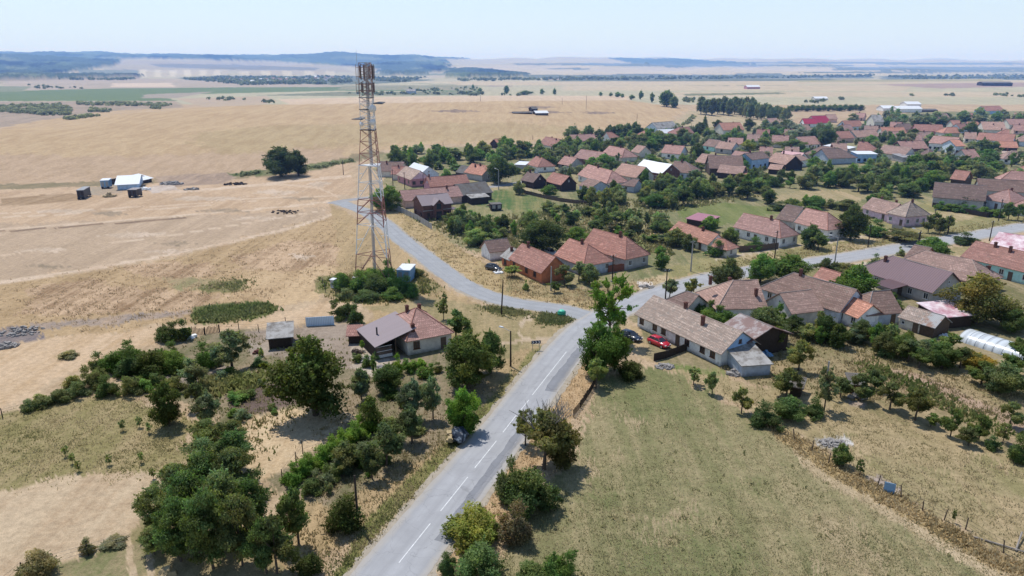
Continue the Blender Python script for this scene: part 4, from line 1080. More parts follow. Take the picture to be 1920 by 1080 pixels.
sd = Vector((math.sin(AZ) * math.cos(EL), math.cos(AZ) * math.cos(EL), math.sin(EL)))
so.rotation_euler = sd.to_track_quat('Z', 'Y').to_euler()
SC.view_settings.view_transform = 'Standard'; SC.view_settings.look = 'None'; SC.view_settings.exposure = 0
SC.cycles.max_bounces = 5; SC.cycles.transparent_max_bounces = 4; SC.cycles.volume_bounces = 0
SC.cycles.use_denoising = True
def haze():
    m = bpy.data.materials.new('haze'); m.use_nodes = True; t = m.node_tree; t.nodes.remove(t.nodes['Principled BSDF'])
    v = t.nodes.new('ShaderNodeVolumeScatter'); v.inputs['Color'].default_value = (.30, .52, 1, 1); v.inputs['Density'].default_value = HAZE; v.inputs['Anisotropy'].default_value = 0
    e = t.nodes.new('ShaderNodeEmission'); e.inputs['Color'].default_value = (.11, .32, 1, 1); e.inputs['Strength'].default_value = HAZE * .34  # added blue glow, standing in for light scattered many times in the haze
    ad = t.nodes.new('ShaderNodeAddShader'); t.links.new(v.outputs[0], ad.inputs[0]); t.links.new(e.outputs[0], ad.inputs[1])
    t.links.new(ad.outputs[0], t.nodes['Material Output'].inputs['Volume'])
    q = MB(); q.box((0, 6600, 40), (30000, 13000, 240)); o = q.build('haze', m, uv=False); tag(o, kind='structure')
HAZE = 1.6e-4
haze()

# ------------------------------------------------------------------ lattice tower
G['faded_red'] = mat('faded_red', (.30, .2, .185), .6, .3, 2)
def tower():
    L0, R0 = gp(664, 523)[0], gp(732.5, 533)[0]
    c = (L0 + R0) / 2; side = (R0 - L0); ang = math.atan2(side.y, side.x)
    n = Vector((-side.y, side.x, 0)).normalized(); S0 = side.length * .93
    cen = c + n * S0 * .2887
    t = thing('lattice_tower', 'tall red and white banded steel lattice mast with antennas, rising from bushes', 'tower', cen, ang)
    HT = 45.0
    def wd(z):
        return float(np.interp(z, [0, 24.7, 31.9, HT], [S0, 4.7, 3.4, 2.7]))
    def leg(k, z):
        a = (R(-150), R(-30), R(90))[k]; r = wd(z) * .5774; return Vector((r * math.cos(a), r * math.sin(a), z))
    bands = [(0, 5.6, 'red_paint'), (5.6, 12.1, 'white_paint'), (12.1, 17.5, 'red_paint'), (17.5, 24.7, 'white_paint'), (24.7, 31.9, 'red_paint'), (31.9, 38.3, 'white_paint'), (38.3, HT, 'faded_red')]
    for k in range(3):
        base = None
        for z0, z1, mt in bands:
            q = MB(); q.tube(leg(k, z0), leg(k, z1), .10 if z0 < 24 else .07, .10 if z0 < 24 else .07, 7)
            o = q.build('leg', G[mt], t, uv=False)
    for z0, z1, mt in bands:
        q = MB(); nb = 1 if z1 < 13 else 2 if z1 < 25 else 3 if z1 < 32 else 5; r = .07 if z0 < 24 else .048
        for j in range(nb):
            a, b = z0 + (z1 - z0) * j / nb, z0 + (z1 - z0) * (j + 1) / nb; mid = (a + b) / 2
            for k in range(3):
                k2 = (k + 1) % 3
                if z1 < 25 and nb <= 2:
                    top = (leg(k, b) + leg(k2, b)) / 2
                    q.tube(leg(k, a), top, r, n=5); q.tube(leg(k2, a), top, r, n=5); q.tube(leg(k, b), leg(k2, b), r, n=5)
                    q.tube((leg(k, mid)), leg(k, a).lerp(top, .5), r * .7, n=4); q.tube((leg(k2, mid)), leg(k2, a).lerp(top, .5), r * .7, n=4)
                else:
                    q.tube(leg(k, a), leg(k2, b), r, n=4); q.tube(leg(k2, a), leg(k, b), r, n=4); q.tube(leg(k, b), leg(k2, b), r, n=4)
            if z1 < 25:
                ms = [(leg(k, b) + leg((k + 1) % 3, b)) / 2 for k in range(3)]
                for k in range(3): q.tube(ms[k], ms[(k + 1) % 3], r * .8, n=4)
        q.build('bracing', G[mt], t, uv=False)
    # cable ladder standing inside
    q = MB(); lx = -1.05; 
    for z0, z1, x in ((0, 24.7, -1.3), (24.7, HT, -.45)):
        for s in (-.33, .33):
            q.tube((x + s + .25, 0, z0), (x * .6 + s + .1, 0, z1), .05, n=4)
        k = int((z1 - z0) / .55)
        for i in range(k):
            f = i / k; xx = x + (x * .6 - x) * f + .25 - .15 * f; q.box((xx, 0, z0 + (z1 - z0) * f), (.66, .05, .05))
        for j in range(5): q.tube((x + .05 + j * .1, .07, z0), (x * .6 - .1 + j * .1, .07, z1), .035, n=4)
    q.build('cable_ladder', mat('galvanised', (.42, .42, .43), .6, .2, 2), t, uv=False)
    # platforms
    for z, mt in ((24.7, 'white_paint'), (31.9, 'metal_dark'), (36.0, 'metal_dark'), (38.3, 'metal_dark')):
        a = [leg(k, z) * 1.12 for k in range(3)]; q = MB(); q.slab([(p.x, p.y, z) for p in a], .12)
        q.build('platform', G[mt], t, uv=False)
    for (x, y, z, an) in ((-2.3, -.4, 34.0, .15), (2.4, .2, 37.2, -.15)):
        q = MB(); q.slab([(x - 1.35, y - .8, z), (x + 1.35, y - .9, z - .05), (x + .9, y + .9, z + .25), (x - .6, y + .9, z + .25)], .1)
        q.build('ice_shield', G['metal_dark'], t, uv=False)
    for (x, y, z, r, yaw) in ((1.5, -1.0, 36.2, .75, -40), (1.35, -.9, 33.5, .65, -60), (-1.2, -1.0, 33.0, .45, -120)):
        d = Vector((math.cos(R(yaw)), math.sin(R(yaw)), 0)); q = MB(); p = Vector((x, y, z))
        q.tube(p, p + d * .45, r, r * .96, 18); q.build('dish_drum', G['white_paint'], t, True, uv=False)
    # ring of panel antennas
    rs = random.Random(4)
    for zc, rr, nn, hh in ((43.2, 1.5, 9, 2.5), (40.2, 1.35, 6, 1.8)):
        q = MB()
        for k in range(3):
            a = [leg(j, zc) * 1.35 for j in range(3)]
            q.tube((a[k].x, a[k].y, zc + hh * .35), (a[(k + 1) % 3].x, a[(k + 1) % 3].y, zc + hh * .35), .045, n=5); q.tube((a[k].x, a[k].y, zc - hh * .35), (a[(k + 1) % 3].x, a[(k + 1) % 3].y, zc - hh * .35), .045, n=5)
            q.tube((a[k].x, a[k].y, zc - hh * .6), (a[k].x, a[k].y, zc + hh * .6), .05, n=5)
        q.build('antenna_frame', G['faded_red'], t, uv=False)
        for i in range(nn):
            an = 6.283 * i / nn + rs.uniform(-.15, .15); x, y = rr * math.cos(an), rr * math.sin(an)
            q = MB(); q.box((x, y, zc), (.10, .15, hh), an); pa = q.build('panel_antenna', mat('antenna_brown', (.19, .145, .14), .6, .35), t, uv=False)
            q = MB(); q.tube((x * .9, y * .9, zc - hh * .6), (x * .9, y * .9, zc + hh * .6), .05, n=5); q.build('mount_pole', G['metal_dark'], pa, uv=False)
    p = leg(0, 44); q = MB(); q.tube((p.x * 1.25, p.y, 39), (p.x * 1.25, p.y, 47.6), .05, .025, 5); q.build('lightning_rod', G['metal_grey'], t, uv=False)
    for k in range(3):
        p = leg(k, 0); q = MB(); q.box((p.x, p.y, .15), (1.1, 1.1, .7), .3); q.build('footing', G['concrete'], t, uv=False)
tower()

# ------------------------------------------------------------------ houses
h = house
# near left
h1 = h('house', 'cream house with red tile hip roof and mauve sheet lean-to, below the lattice mast', (765, 667), (847, 650), 10.5, 2.7, 3.1, 'AB', 'tile_pink', 'w_cream', ((.35, .25, .9), (.62, .2, .7), (.2, -.75, 1.1)), (2, 0, 2), hipk=1.0, frame='frame_brown')
def leanto(root, x0, x1, y0, y1, zh, zl, axis, m, wall, posts=True, name='porch'):
    """roof plane against the house, high on one side (axis: side of the low eave)"""
    q = MB()
    if axis == '-x': pts = [(x0, y0, zl), (x1, y0, zh), (x1, y1, zh), (x0, y1, zl)]
    else: pts = [(x0, y0, zl), (x1, y0, zl), (x1, y1, zh), (x0, y1, zh)]
    q.slab(pts, .1); o = q.build(name + '_roof', G[m], root)
    if wall:
        q = MB(); e = .25
        a = zl - .12
        if axis == '-x':
            q.poly([(x0 + e, y1 - e, -.2), (x0 + e, y0 + e, -.2), (x0 + e, y0 + e, a), (x0 + e, y1 - e, a)]); q.poly([(x1, y1 - e, -.2), (x0 + e, y1 - e, -.2), (x0 + e, y1 - e, a), (x1, y1 - e, zh - .2)])
        else:
            q.poly([(x0 + e, y0 + e, -.2), (x1 - e, y0 + e, -.2), (x1 - e, y0 + e, a), (x0 + e, y0 + e, a)]); q.poly([(x1 - e, y0 + e, -.2), (x1 - e, y1, -.2), (x1 - e, y1, zh - .2), (x1 - e, y0 + e, a)]); q.poly([(x0 + e, y1, -.2), (x0 + e, y0 + e, -.2), (x0 + e, y0 + e, a), (x0 + e, y1, zh - .2)])
        q.build(name + '_wall', G[wall], root)
    if posts:
        q = MB(); q.tube((x0 + .3, y0 + .25, 0), (x0 + .3, y0 + .25, zl - .1), .08, n=6); q.build('post', G['wood'], root, uv=False)
        q = MB(); q.tube((x1 - .3 if axis != '-x' else (x0 + x1) / 2, y0 + .25, 0), (x1 - .3 if axis != '-x' else (x0 + x1) / 2, y0 + .25, (zl if axis != '-x' else (zl + zh) / 2) - .1), .08, n=6); q.build('post', G['wood'], root, uv=False)
x = h1['L'] / 2
leanto(h1, -x - 5.2, -x + 1.9, -4.6, 4.7, 4.25, 2.25, '-x', 'sheet_mauve', 'w_darkwood')
q = MB(); q.tube((-x - 3.4, -.6, 2.7), (-x - 3.4, -.6, 4.0), .14, n=8); q.build('chimney', G['metal_dark'], h1, uv=False)
q = MB(); q.box((-x - 3.6, -4.35, 1.35), (2.4, .06, 1.5)); q.build('glazing', G['glass'], h1, uv=False)
q = MB(); q.box((-x - 3.6, -4.40, .45), (2.6, .06, .5)); q.box((-x - 3.6, -4.42, 1.3), (2.6, .05, .08)); q.box((-x - 3.6, -4.42, 2.1), (2.6, .05, .08)); q.build('glazing_frame', G['frame_white'], h1, uv=False)

o2 = h('house', 'long terracotta-walled house with red tile gable roof beside the curving side road', (957, 504), (1015, 532), 6.6, 2.6, 2.9, '', 'tile_red', 'w_orange', ((.2, -.05, 1.0),), (3, 0, 0), frame='frame_brown', door=False, attic=False)
h('house_annex', 'low terracotta annex with grey sheet roof joined to the long terracotta house', (941, 496), (957, 503.5), 5.2, 2.1, 1.7, '', 'asbestos', 'w_orange', ((.35, -.3, .8),), (1, 0, 0), cat='annex', frame='frame_brown', door=False)
h('shed', 'white-gabled shed with dark tile roof behind the grey annex', (919, 489), (957, 484), 5.0, 2.3, 2.0, '', 'tile_brown', 'w_white', (), (0, 0, 0), cat='shed')
h('house', 'pale blue-grey house with red roof between the terracotta and large grey houses', (1042, 498), (1094, 519), 8.0, 2.7, 3.2, 'B', 'tile_red', 'w_bluegrey', ((.45, -.05, .9),), (0, 0, 2))
h('house', 'large grey house with wide red-brown hip roof, behind the pale blue-grey house', (1092, 482), (1172, 507), 7.4, 2.9, 3.6, 'B', 'tile_red', 'w_grey', ((.62, -.05, 1.0),), (0, 0, 2))
fence('red-brown board gate fence between two grey houses', [(1140, 511), (1170, 507)], 1.7, 'board', 'wood_red', 2.2)
# long old house by the parked cars
o6 = h('farmhouse', 'long whitewashed farmhouse with faded bleached tile roof beside two parked cars', (1195, 612), (1350, 687), 7.6, 2.5, 2.6, '', 'tile_old', 'w_white', ((.38, .02, .9), (.66, -.35, 1.3)), (7, 1, 0), gable='w_blue', over=.5, frame='frame_brown')
h('shed', 'tumbledown lean shed with grey corrugated roof at the end of the whitewashed farmhouse', (1390, 707), (1443, 703), 6.6, 1.8, .9, 'x', 'asbestos', 'w_bluegrey', (), (0, 0, 0), cat='shed', over=.3, rise='shed')
h('tile_roofed_wing', 'dark weathered tile roof wing behind the whitewashed farmhouse, near the main road', (1245, 585), (1285, 600), 5.5, 2.3, 2.0, 'A', 'tile_brown', 'w_cream', (), (0, 0, 0), cat='annex')
h('barn', 'open barn with rust brown sheet roof behind the blue gable', (1350, 648), (1400, 673), 8.5, 3.1, 1.7, '', 'sheet_rust', 'w_darkwood', (), (0, 0, 0), cat='barn', over=.6)
h('house', 'white house with mottled tile hip roof behind a vine arbour, next to the whitewashed farmhouse', (1343, 603), (1432, 599), 9.5, 2.6, 3.6, 'A', 'tile_faded', 'w_white', ((.05, .1, 1.0), (.5, .25, .9), (.88, -.6, 1.1)), (2, 0, 0), hipk=1.0)
h('porch_roof', 'small leaning strip of tile roof over a white porch in the farm yard', (1375, 632), (1404, 646), 2.6, 1.8, .9, 'x', 'tile_faded', 'w_white', (), (0, 0, 0), cat='annex', rise='shed')
h('house', 'long house with mossy brown tile roof and brick chimney amid the right-hand yards', (1424, 562), (1570, 608), 8.4, 2.6, 3.3, 'A', 'tile_brown', 'w_paleblue', ((.34, -.05, 1.1),), (3, 0, 0))
h('house_wing', 'cross wing with dark-lined tile roof in front of the mossy brown roof', (1482, 614), (1536, 607), 7.0, 2.8, 2.5, '', 'tile_faded', 'w_cream', (), (0, 0, 0), cat='annex', doormat='wood')
h('outbuilding', 'small red tile outbuilding behind the mossy brown roof', (1520, 545), (1553, 556), 5.5, 2.3, 2.2, '', 'tile_red', 'w_brick', (), (0, 0, 0), cat='outbuilding')
h('outbuilding', 'white outbuilding with clean orange tile roof at the end of the mossy brown house', (1568, 602), (1605, 618), 5.5, 2.4, 1.9, '', 'tile_orange', 'w_white', (), (2, 0, 0), cat='outbuilding', door=False)
h('barn', 'old barn with sagging striped tile roof beside the clean orange roof', (1622, 614), (1684, 608), 7.0, 2.5, 2.8, 'A', 'tile_brown', 'w_bluegrey', (), (2, 0, 0), cat='barn')
h('shed', 'long low shed with pale tile roof ending in white corrugated sheets', (1684, 614), (1722, 626), 5.0, 2.0, 1.5, '', 'tile_old', 'w_cream', (), (2, 0, 0), cat='shed', over=.3)
h('shed', 'short whitish corrugated end of the long low shed', (1723, 626.3), (1748, 634), 5.0, 2.0, 1.5, '', 'sheet_grey', 'w_wood', (), (0, 0, 0), cat='shed', over=.3)
h('shed', 'open shed with pink and white sheet roof in front of the large rusty green tree', (1765, 617), (1820, 612), 6.0, 2.2, .6, '', 'sheet_pinkwhite', 'w_darkwood', (), (0, 0, 0), cat='shed', rise='shed', over=.4)
h10 = h('house', 'grey house with long mauve metal roof and a dark carport, below the main road', (1607, 527), (1743, 572), 8.6, 2.9, 3.3, 'A', 'tile_mauve', 'w_grey', ((.22, -.35, 1.0),), (6, 0, 1), over=.5)
xx = h10['L'] / 2
leanto(h10, -xx * .12, xx * .42, -4.3 - 4.6, -4.35, 2.75, 2.3, '-y', 'sheet_dark', None, True, 'carport')
h('house', 'peach-walled house with brown tile hip roof behind the mauve metal roof', (1670, 517), (1836, 556), 8.6, 2.8, 3.2, 'AB', 'tile_faded', 'w_peach', ((.9, .6, .6),), (5, 0, 1))
h('house_wing', 'dark-tiled hipped cross wing of the peach house', (1690, 512), (1716, 518), 9.0, 2.9, 2.9, '', 'tile_brown', 'w_peach', (), (0, 0, 0), cat='annex')
h('house', 'long turquoise-walled house with red tile roof at the right edge of the photo', (1801, 503), (1975, 548), 8.5, 2.9, 3.0, '', 'tile_red', 'w_turq', ((.22, -.1, .9), (.4, -.2, 1.1)), (8, 0, 0))
h('house', 'building with blotchy pink and white sheet roof behind the turquoise house', (1852, 482), (1990, 507), 11, 2.8, 2.6, '', 'sheet_pinkwhite', 'w_rose', (), (0, 0, 0))
# polytunnel
def polytunnel(a, b, wd):
    pa, pb = gp(*a)[0], gp(*b)[0]; d = pb - pa; L = d.length; c = (pa + pb) / 2
    t = thing('polytunnel', 'white half-round plastic greenhouse tunnel at the right edge behind fruit trees', 'greenhouse', c, math.atan2(d.y, d.x))
    q = MB(); k = 12; secs = []
    for i in range(9):
        x = -L / 2 + L * i / 8; secs.append([(x, wd / 2 * math.cos(math.pi * j / k), 1.6 * math.sin(math.pi * j / k)) for j in range(k + 1)])
    i0 = 0
    for s in secs: q.v += s
    for i in range(8):
        for j in range(k): q.f.append((i * (k + 1) + j, i * (k + 1) + j + 1, (i + 1) * (k + 1) + j + 1, (i + 1) * (k + 1) + j))
    q.f.append(tuple(8 * (k + 1) + j for j in range(k + 1))); q.f.append(tuple(reversed(range(k + 1))))
    q.build('film', sheet('tunnel_film', (.62, .66, .68), rough=.3, wave=1.2, var=.25), t, True)
    for i in range(9):
        q = MB()
        for j in range(k): q.tube(Vector(secs[i][j]) * 1.012 , Vector(secs[i][j + 1]) * 1.012, .03, n=4)
        q.build('hoop', G['metal_grey'], t, uv=False)
polytunnel((1812, 634), (1945, 676), 5.2)
# across the main road
h('house', 'white roadside house with red tile hip roof and a vine on its long wall', (1376, 444), (1461, 465), 7.0, 2.9, 3.2, 'B', 'tile_pink', 'w_white', ((.6, -.05, .8),), (5, 0, 2))
h('house', 'low house with orange-red roof half hidden by bushes left of the white roadside house', (1256, 448), (1326, 474), 5.5, 2.3, 2.2, '', 'tile_orange', 'w_white', ((.65, -.1, .7),), (2, 0, 0))
h('outbuilding', 'small dark tiled outbuilding hidden between bushes near the roadside', (1335, 478), (1362, 484), 4.5, 2.2, 1.6, 'B', 'tile_red', 'w_cream', (), (0, 0, 1), cat='outbuilding')
h('house', 'L-shaped white house with salmon tile roof, right of the white roadside house', (1490, 436), (1549, 451), 7.5, 3.1, 3.4, 'B', 'tile_pink', 'w_white', (), (3, 0, 2))
h('barn', 'dark weathered tile barn joined to the left of the L-shaped white house', (1456, 424), (1484, 430), 8.0, 2.4, 3.4, '', 'tile_brown', 'w_grey', (), (0, 0, 0), cat='barn')
h('shed', 'open shed with magenta sheet roof at the edge of the grass lot', (1287, 424), (1325, 431), 6.0, 2.2, .7, 'x', 'sheet_pink', 'w_darkwood', (), (0, 0, 0), cat='shed', rise='shed')
h('house', 'lilac-pink house with pale brown hip roof above the main road', (1662, 418), (1694, 426), 9.0, 3.2, 3.4, 'AB', 'tile_old', 'w_pink', ((.55, .1, .8),), (2, 0, 3), hipk=.95)
h('house_wing', 'long tiled back wing behind the lilac-pink house', (1616, 404), (1664, 417), 6.5, 2.6, 2.8, '', 'tile_faded', 'w_pink', ((.3, .1, .8), (.85, .1, .8)), (2, 0, 0), cat='annex')
h('barn', 'grey plastered barn with big dark gable beside a long hedge, upper right', (1747, 386), (1842, 394), 9.0, 3.2, 4.0, '', 'tile_brown', 'w_grey', (), (0, 0, 0), cat='barn', gable=None)
h('house', 'pale house with salmon hip roof in front of the big grey barn', (1838, 388), (1891, 398), 9.5, 3.0, 3.2, 'AB', 'tile_pink', 'w_paleblue', ((.55, .2, .9),), (3, 0, 2))
h('barn', 'long dark tiled barn behind the salmon hip roof', (1832, 372), (1935, 378), 7.5, 3.2, 3.2, '', 'tile_brown', 'w_grey', ((.9, .1),), (0, 0, 0), cat='barn')
h('house', 'tiled house at the right edge behind the long dark barn', (1872, 354), (1945, 358), 7.5, 3.2, 3.2, 'A', 'tile_pink', 'w_cream', (), (0, 0, 0))
h('house', 'small red tile roof at the right edge among trees, above the long dark barn', (1896, 333), (1940, 338), 7, 2.8, 2.8, 'A', 'tile_red', 'w_cream', (), (0, 0, 0))
h('barn', 'small dark tile barn at the foot of the wood, left of the big grey barn', (1781, 348), (1806, 351), 7, 2.8, 2.8, '', 'tile_red', 'w_wood', (), (0, 0, 0), cat='barn')
h('house', 'tiled house at the far right beyond the hedge, near the photo edge', (1893, 402), (1935, 408), 8, 2.8, 3.0, 'A', 'tile_pink', 'w_white', (), (0, 0, 0))
# brick shell and its row
hb = h('brick_house', 'unfinished two-storey red brick house with grey roof beside the grey sheet fence', (794, 413), (847, 407.5), 8.0, 4.6, 2.2, '', 'sheet_mauve', 'w_brick', (), (0, 2, 0), over=.5, far=False, frame='frame_brown', attic=False)
def brick_details(r):
    L = r['L']; y = -4.0
    q = MB(); q.poly([(-1.4, y - 1.2, 0), (1.4, y - 1.2, 0), (1.4, y - 1.2, 4.7), (0, y - 1.2, 5.9), (-1.4, y - 1.2, 4.7)]); q.poly([(1.4, y - 1.2, 0), (1.4, y, 0), (1.4, y, 4.7), (1.4, y - 1.2, 4.7)]); q.poly([(-1.4, y, 0), (-1.4, y - 1.2, 0), (-1.4, y - 1.2, 4.7), (-1.4, y, 4.7)])
    q.build('bay', G['w_brick'], r)
    q = MB(); q.slab([(-1.9, y - 1.7, 4.45), (0, y - 1.7, 6.15), (0, y + 2.6, 6.15), (-1.9, y + 1.0, 4.45)], .12); q.slab([(0, y - 1.7, 6.15), (1.9, y - 1.7, 4.45), (1.9, y + 1.0, 4.45), (0, y + 2.6, 6.15)], .12); q.build('bay_roof', G['sheet_mauve'], r)
    for px, pz, w_, h_ in ((0, 1.3, 1.7, 2.4), (0, 4.0, 1.4, 1.7)):
        q = MB(); q.box((px, y - 1.2, pz), (w_, .1, h_)); q.build('opening', G['glass'], r, uv=False)
    for px in (-2.9, 2.4, 3.4): window_at(r, (px, y, 1.5), 0, .9, 1.2, False, 'frame_brown')
    q = MB(); q.box((0, y - .03, 2.75), (L + .1, .1, .22)); q.build('ring_beam', G['concrete'], r, uv=False)
    q = MB(); q.slab([(L / 2, -3.6, 2.4), (L / 2 + 3, -3.6, 2.0), (L / 2 + 3, 2, 2.0), (L / 2, 2, 2.4)], .12); q.build('side_porch_roof', G['sheet_dark'], r)
    for u in (-3.5, 1.8): q = MB(); q.tube((L / 2 + 2.8, u, 0), (L / 2 + 2.8, u, 2), .1, n=6); q.build('post', G['wood'], r, uv=False)
brick_details(hb)
h('house', 'long low house with pinkish red tile roof directly behind the brick shell', (760, 391), (866, 381), 8.0, 2.6, 2.6, '', 'tile_pink', 'w_peach', ((.8, -.2, .9),), (0, 0, 0))
h('barn', 'dark grey corrugated barn at the right end of the long pinkish roof', (867, 380), (922, 374), 10, 2.6, 2.9, '', 'asbestos_dark', 'w_wood', (), (0, 0, 0), cat='barn')
h('shed', 'low dark shed with pale lean roof in front of the grey corrugated barn', (884, 384), (916, 381), 3.5, 2.2, .5, 'x', 'asbestos', 'w_darkwood', (), (0, 0, 0), cat='shed', rise='shed')
h('house', 'red tile roof house with pink end wall between the lane and the long pinkish roof', (808, 363), (880, 357), 7.0, 2.6, 2.8, '', 'tile_red', 'w_rose', ((.05, 0, .8),), (0, 0, 0))
h('house', 'rose-pink house with white-framed gable windows and weathered roof beside the village lane', (746, 341), (772, 351), 7.5, 3.0, 2.8, '', 'tile_old', 'w_rose', (), (3, 0, 3), far=True, gable='w_pink')
h('house', 'blue-walled house with gleaming white metal roof behind the rose-pink house', (760, 335), (786, 344), 8.5, 3.2, 3.0, '', 'sheet_white', 'w_paleblue', (), (0, 0, 0))
h('house', 'reddish tile roof house glimpsed behind the left side of the lattice mast', (708, 332), (752, 333), 8.5, 2.7, 3.2, '', 'tile_brown', 'w_cream', ((.3, -.2),), (0, 0, 0))
h('house', 'small orange-red roofed house between the mast and the rose-pink house', (735, 338), (757, 338), 6.5, 2.6, 2.5, '', 'tile_red', 'w_cream', ((.5, -.1),), (0, 0, 0))
h('house', 'cottage with bright orange roof beside the big dark tree on the lane', (872, 335), (904, 341), 8.0, 2.8, 3.0, '', 'tile_orange', 'w_grey', ((.5, -.1), (.3, -.3)), (0, 0, 1))
h('shed', 'grey roofed shed left of the bright orange cottage', (856, 332), (874, 335), 6, 2.2, 2.3, '', 'asbestos_dark', 'w_wood', (), (0, 0, 0), cat='shed')
h('barn', 'tiny orange roofed barn at the field edge, leftmost of the village roofs beyond the trees', (935, 279), (953, 277), 7, 2.4, 2.5, '', 'tile_orange', 'w_darkwood', (), (0, 0, 0), cat='barn')
h('house', 'red tile house with two chimneys standing on the edge of the open field', (1011, 277), (1040, 283), 8.5, 2.4, 3.4, '', 'tile_red', 'w_cream', ((.35, .1), (.75, -.2)), (2, 0, 1))
h('house', 'long red tile house with dark gable end in the northern row beside the field', (1089, 273), (1118, 272), 9, 2.6, 3.2, '', 'tile_pink', 'w_cream', ((.4, .05), (.85, .05)), (2, 0, 0))
h('house', 'small house with bright red roof in the northern row', (1143, 267), (1161, 266), 7, 2.8, 2.8, 'B', 'tile_red', 'w_white', ((.5, .1),), (2, 0, 0))
h('shed', 'tiny bright red roof right of the small bright red house', (1169, 268), (1180, 268), 4, 2.0, 1.6, 'AB', 'tile_orange', 'w_cream', (), (0, 0, 0), cat='shed')
h('house', 'pale reddish roof house left of the long red tile house with dark gable', (1070, 271), (1084, 271), 7, 2.6, 2.6, '', 'tile_faded', 'w_cream', (), (1, 0, 0))
h('house', 'long salmon tile roof house among trees in the second row', (1077, 305), (1120, 312), 8.5, 2.6, 3.3, '', 'tile_pink', 'w_brick', (), (0, 0, 0))
h('house', 'salmon roof house with one chimney right of the long salmon roof', (1129, 297), (1166, 305), 8.5, 2.6, 3.3, 'B', 'tile_pink', 'w_cream', ((.55, 0),), (2, 0, 0))
h('house', 'small brown roof left of the dead pale tree', (1184, 293), (1198, 296), 7, 2.6, 2.8, '', 'tile_faded', 'w_cream', (), (0, 0, 0))
h('house', 'tile house with one chimney behind the dark spruce', (1047, 317), (1068, 321), 7.5, 2.6, 2.9, '', 'tile_pink', 'w_grey', ((.35, 0),), (1, 0, 0))
h('house', 'house with brownish red roof beside white sheds, right of the lane end', (990, 318), (1009, 324), 8, 2.6, 3.0, 'B', 'tile_red', 'w_white', ((.35, 0),), (1, 0, 1))
h('shed', 'white metal roofed shed left of the brownish red roof', (966, 318), (984, 319), 6, 2.2, .6, 'x', 'sheet_white', 'w_grey', (), (0, 0, 0), cat='shed', rise='shed')
h('house', 'tile house with bright salmon roof and glazed porch in the middle of the village', (1084, 340), (1138, 357), 9.0, 2.8, 3.6, 'B', 'tile_pink', 'w_white', ((.35, -.05, .9),), (4, 0, 1))
h('outbuilding', 'grey-walled outbuilding with brown roof in front of the glazed porch house', (1086, 362), (1107, 368), 8.0, 3.0, 2.0, '', 'tile_brown', 'w_bluegrey', (), (0, 0, 0), cat='outbuilding')
h('house', 'wide house with weathered tan roof between the salmon porch house and the white metal roof', (1150, 338), (1192, 346), 9.5, 2.8, 3.6, '', 'tile_faded', 'w_cream', ((.1, .1),), (2, 0, 0))
h('outbuilding', 'small outbuilding with mauve-brown roof right of the round dark bush', (1164, 359), (1188, 362), 6.0, 2.5, 2.0, 'A', 'tile_brown', 'w_bluegrey', (), (1, 0, 0), cat='outbuilding')
h('house', 'long building with brilliant white metal roof in the middle of the village', (1190, 331), (1240, 341), 9.5, 3.4, 3.2, '', 'sheet_white', 'w_brick', (), (3, 0, 1))
h('house', 'white and blue house with brown roof right of the brilliant white roof', (1258, 335), (1301, 338), 10, 3.0, 3.6, 'B', 'tile_brown', 'w_paleblue', ((.3, -.05),), (5, 0, 1))
h('barn', 'small dark gabled barn at the corner of the green plot', (978, 349), (1000, 354), 6.0, 2.6, 2.6, '', 'tile_brown', 'w_darkwood', ((.2, 0),), (0, 0, 0), cat='barn')
h('barn', 'dark gabled barn with red tiles behind a leafy tree, right of the small dark barn', (1024, 351), (1052, 359), 6.5, 2.6, 2.8, '', 'tile_red', 'w_darkwood', (), (0, 0, 0), cat='barn')
h('barn', 'huge dark brown barn roof in the centre of the village', (1330, 329), (1392, 330), 12, 3.2, 4.4, '', 'tile_brown', 'w_wood', (), (0, 0, 0), cat='barn')
h('barn', 'second dark tiled barn in front of the huge dark barn', (1345, 334), (1389, 338), 7, 2.6, 2.6, '', 'tile_faded', 'w_darkwood', (), (0, 0, 0), cat='barn')
h('shed', 'flat orange-red roofed shed right of the two dark barns', (1386, 338), (1412, 338), 6, 2.4, .5, 'x', 'tile_orange', 'w_cream', (), (0, 0, 0), cat='shed', rise='shed')
h('house', 'brown tile roof house behind the huge dark barn', (1304, 315), (1334, 319), 9, 2.8, 3.2, '', 'tile_faded', 'w_cream', ((.8, 0),), (1, 0, 0))
h('house', 'salmon roof house right of the brown roof behind the dark barn', (1366, 309), (1404, 314), 9, 2.8, 3.2, '', 'tile_pink', 'w_white', ((.7, 0),), (2, 0, 0))
h('house', 'two-storey blue-white house with grey-brown roof in the centre of the village', (1408, 319), (1440, 315), 8, 4.6, 2.2, '', 'tile_brown', 'w_blue', ((.3, 0),), (3, 2, 0))
h('house', 'salmon roofed house with white end gable facing the square', (1240, 297), (1274, 300), 8.5, 3.0, 3.3, '', 'tile_pink', 'w_white', ((.35, 0),), (1, 0, 3), gable='w_paleblue')
h('house', 'mauve-brown roof house with blue gable, behind the yellow-green tree', (1341, 287), (1370, 290), 8, 2.8, 3.0, '', 'tile_faded', 'w_grey', ((.35, 0), (.6, 0)), (1, 0, 2), gable='w_bluegrey')
h('house', 'dark mauve roof house left of the blue gable', (1318, 282), (1338, 285), 8, 2.8, 3.0, '', 'tile_brown', 'w_turq', (), (1, 0, 0))
h('house', 'salmon roof house behind the yellow-green tree', (1364, 279), (1390, 280), 8, 2.8, 2.8, '', 'tile_pink', 'w_cream', (), (0, 0, 0))
h('house', 'big house with bright orange roof on the northern edge near the spruce', (1356, 253), (1394, 252), 12, 3.2, 4.0, '', 'tile_orange', 'w_cream', ((.7, .1),), (0, 0, 0))
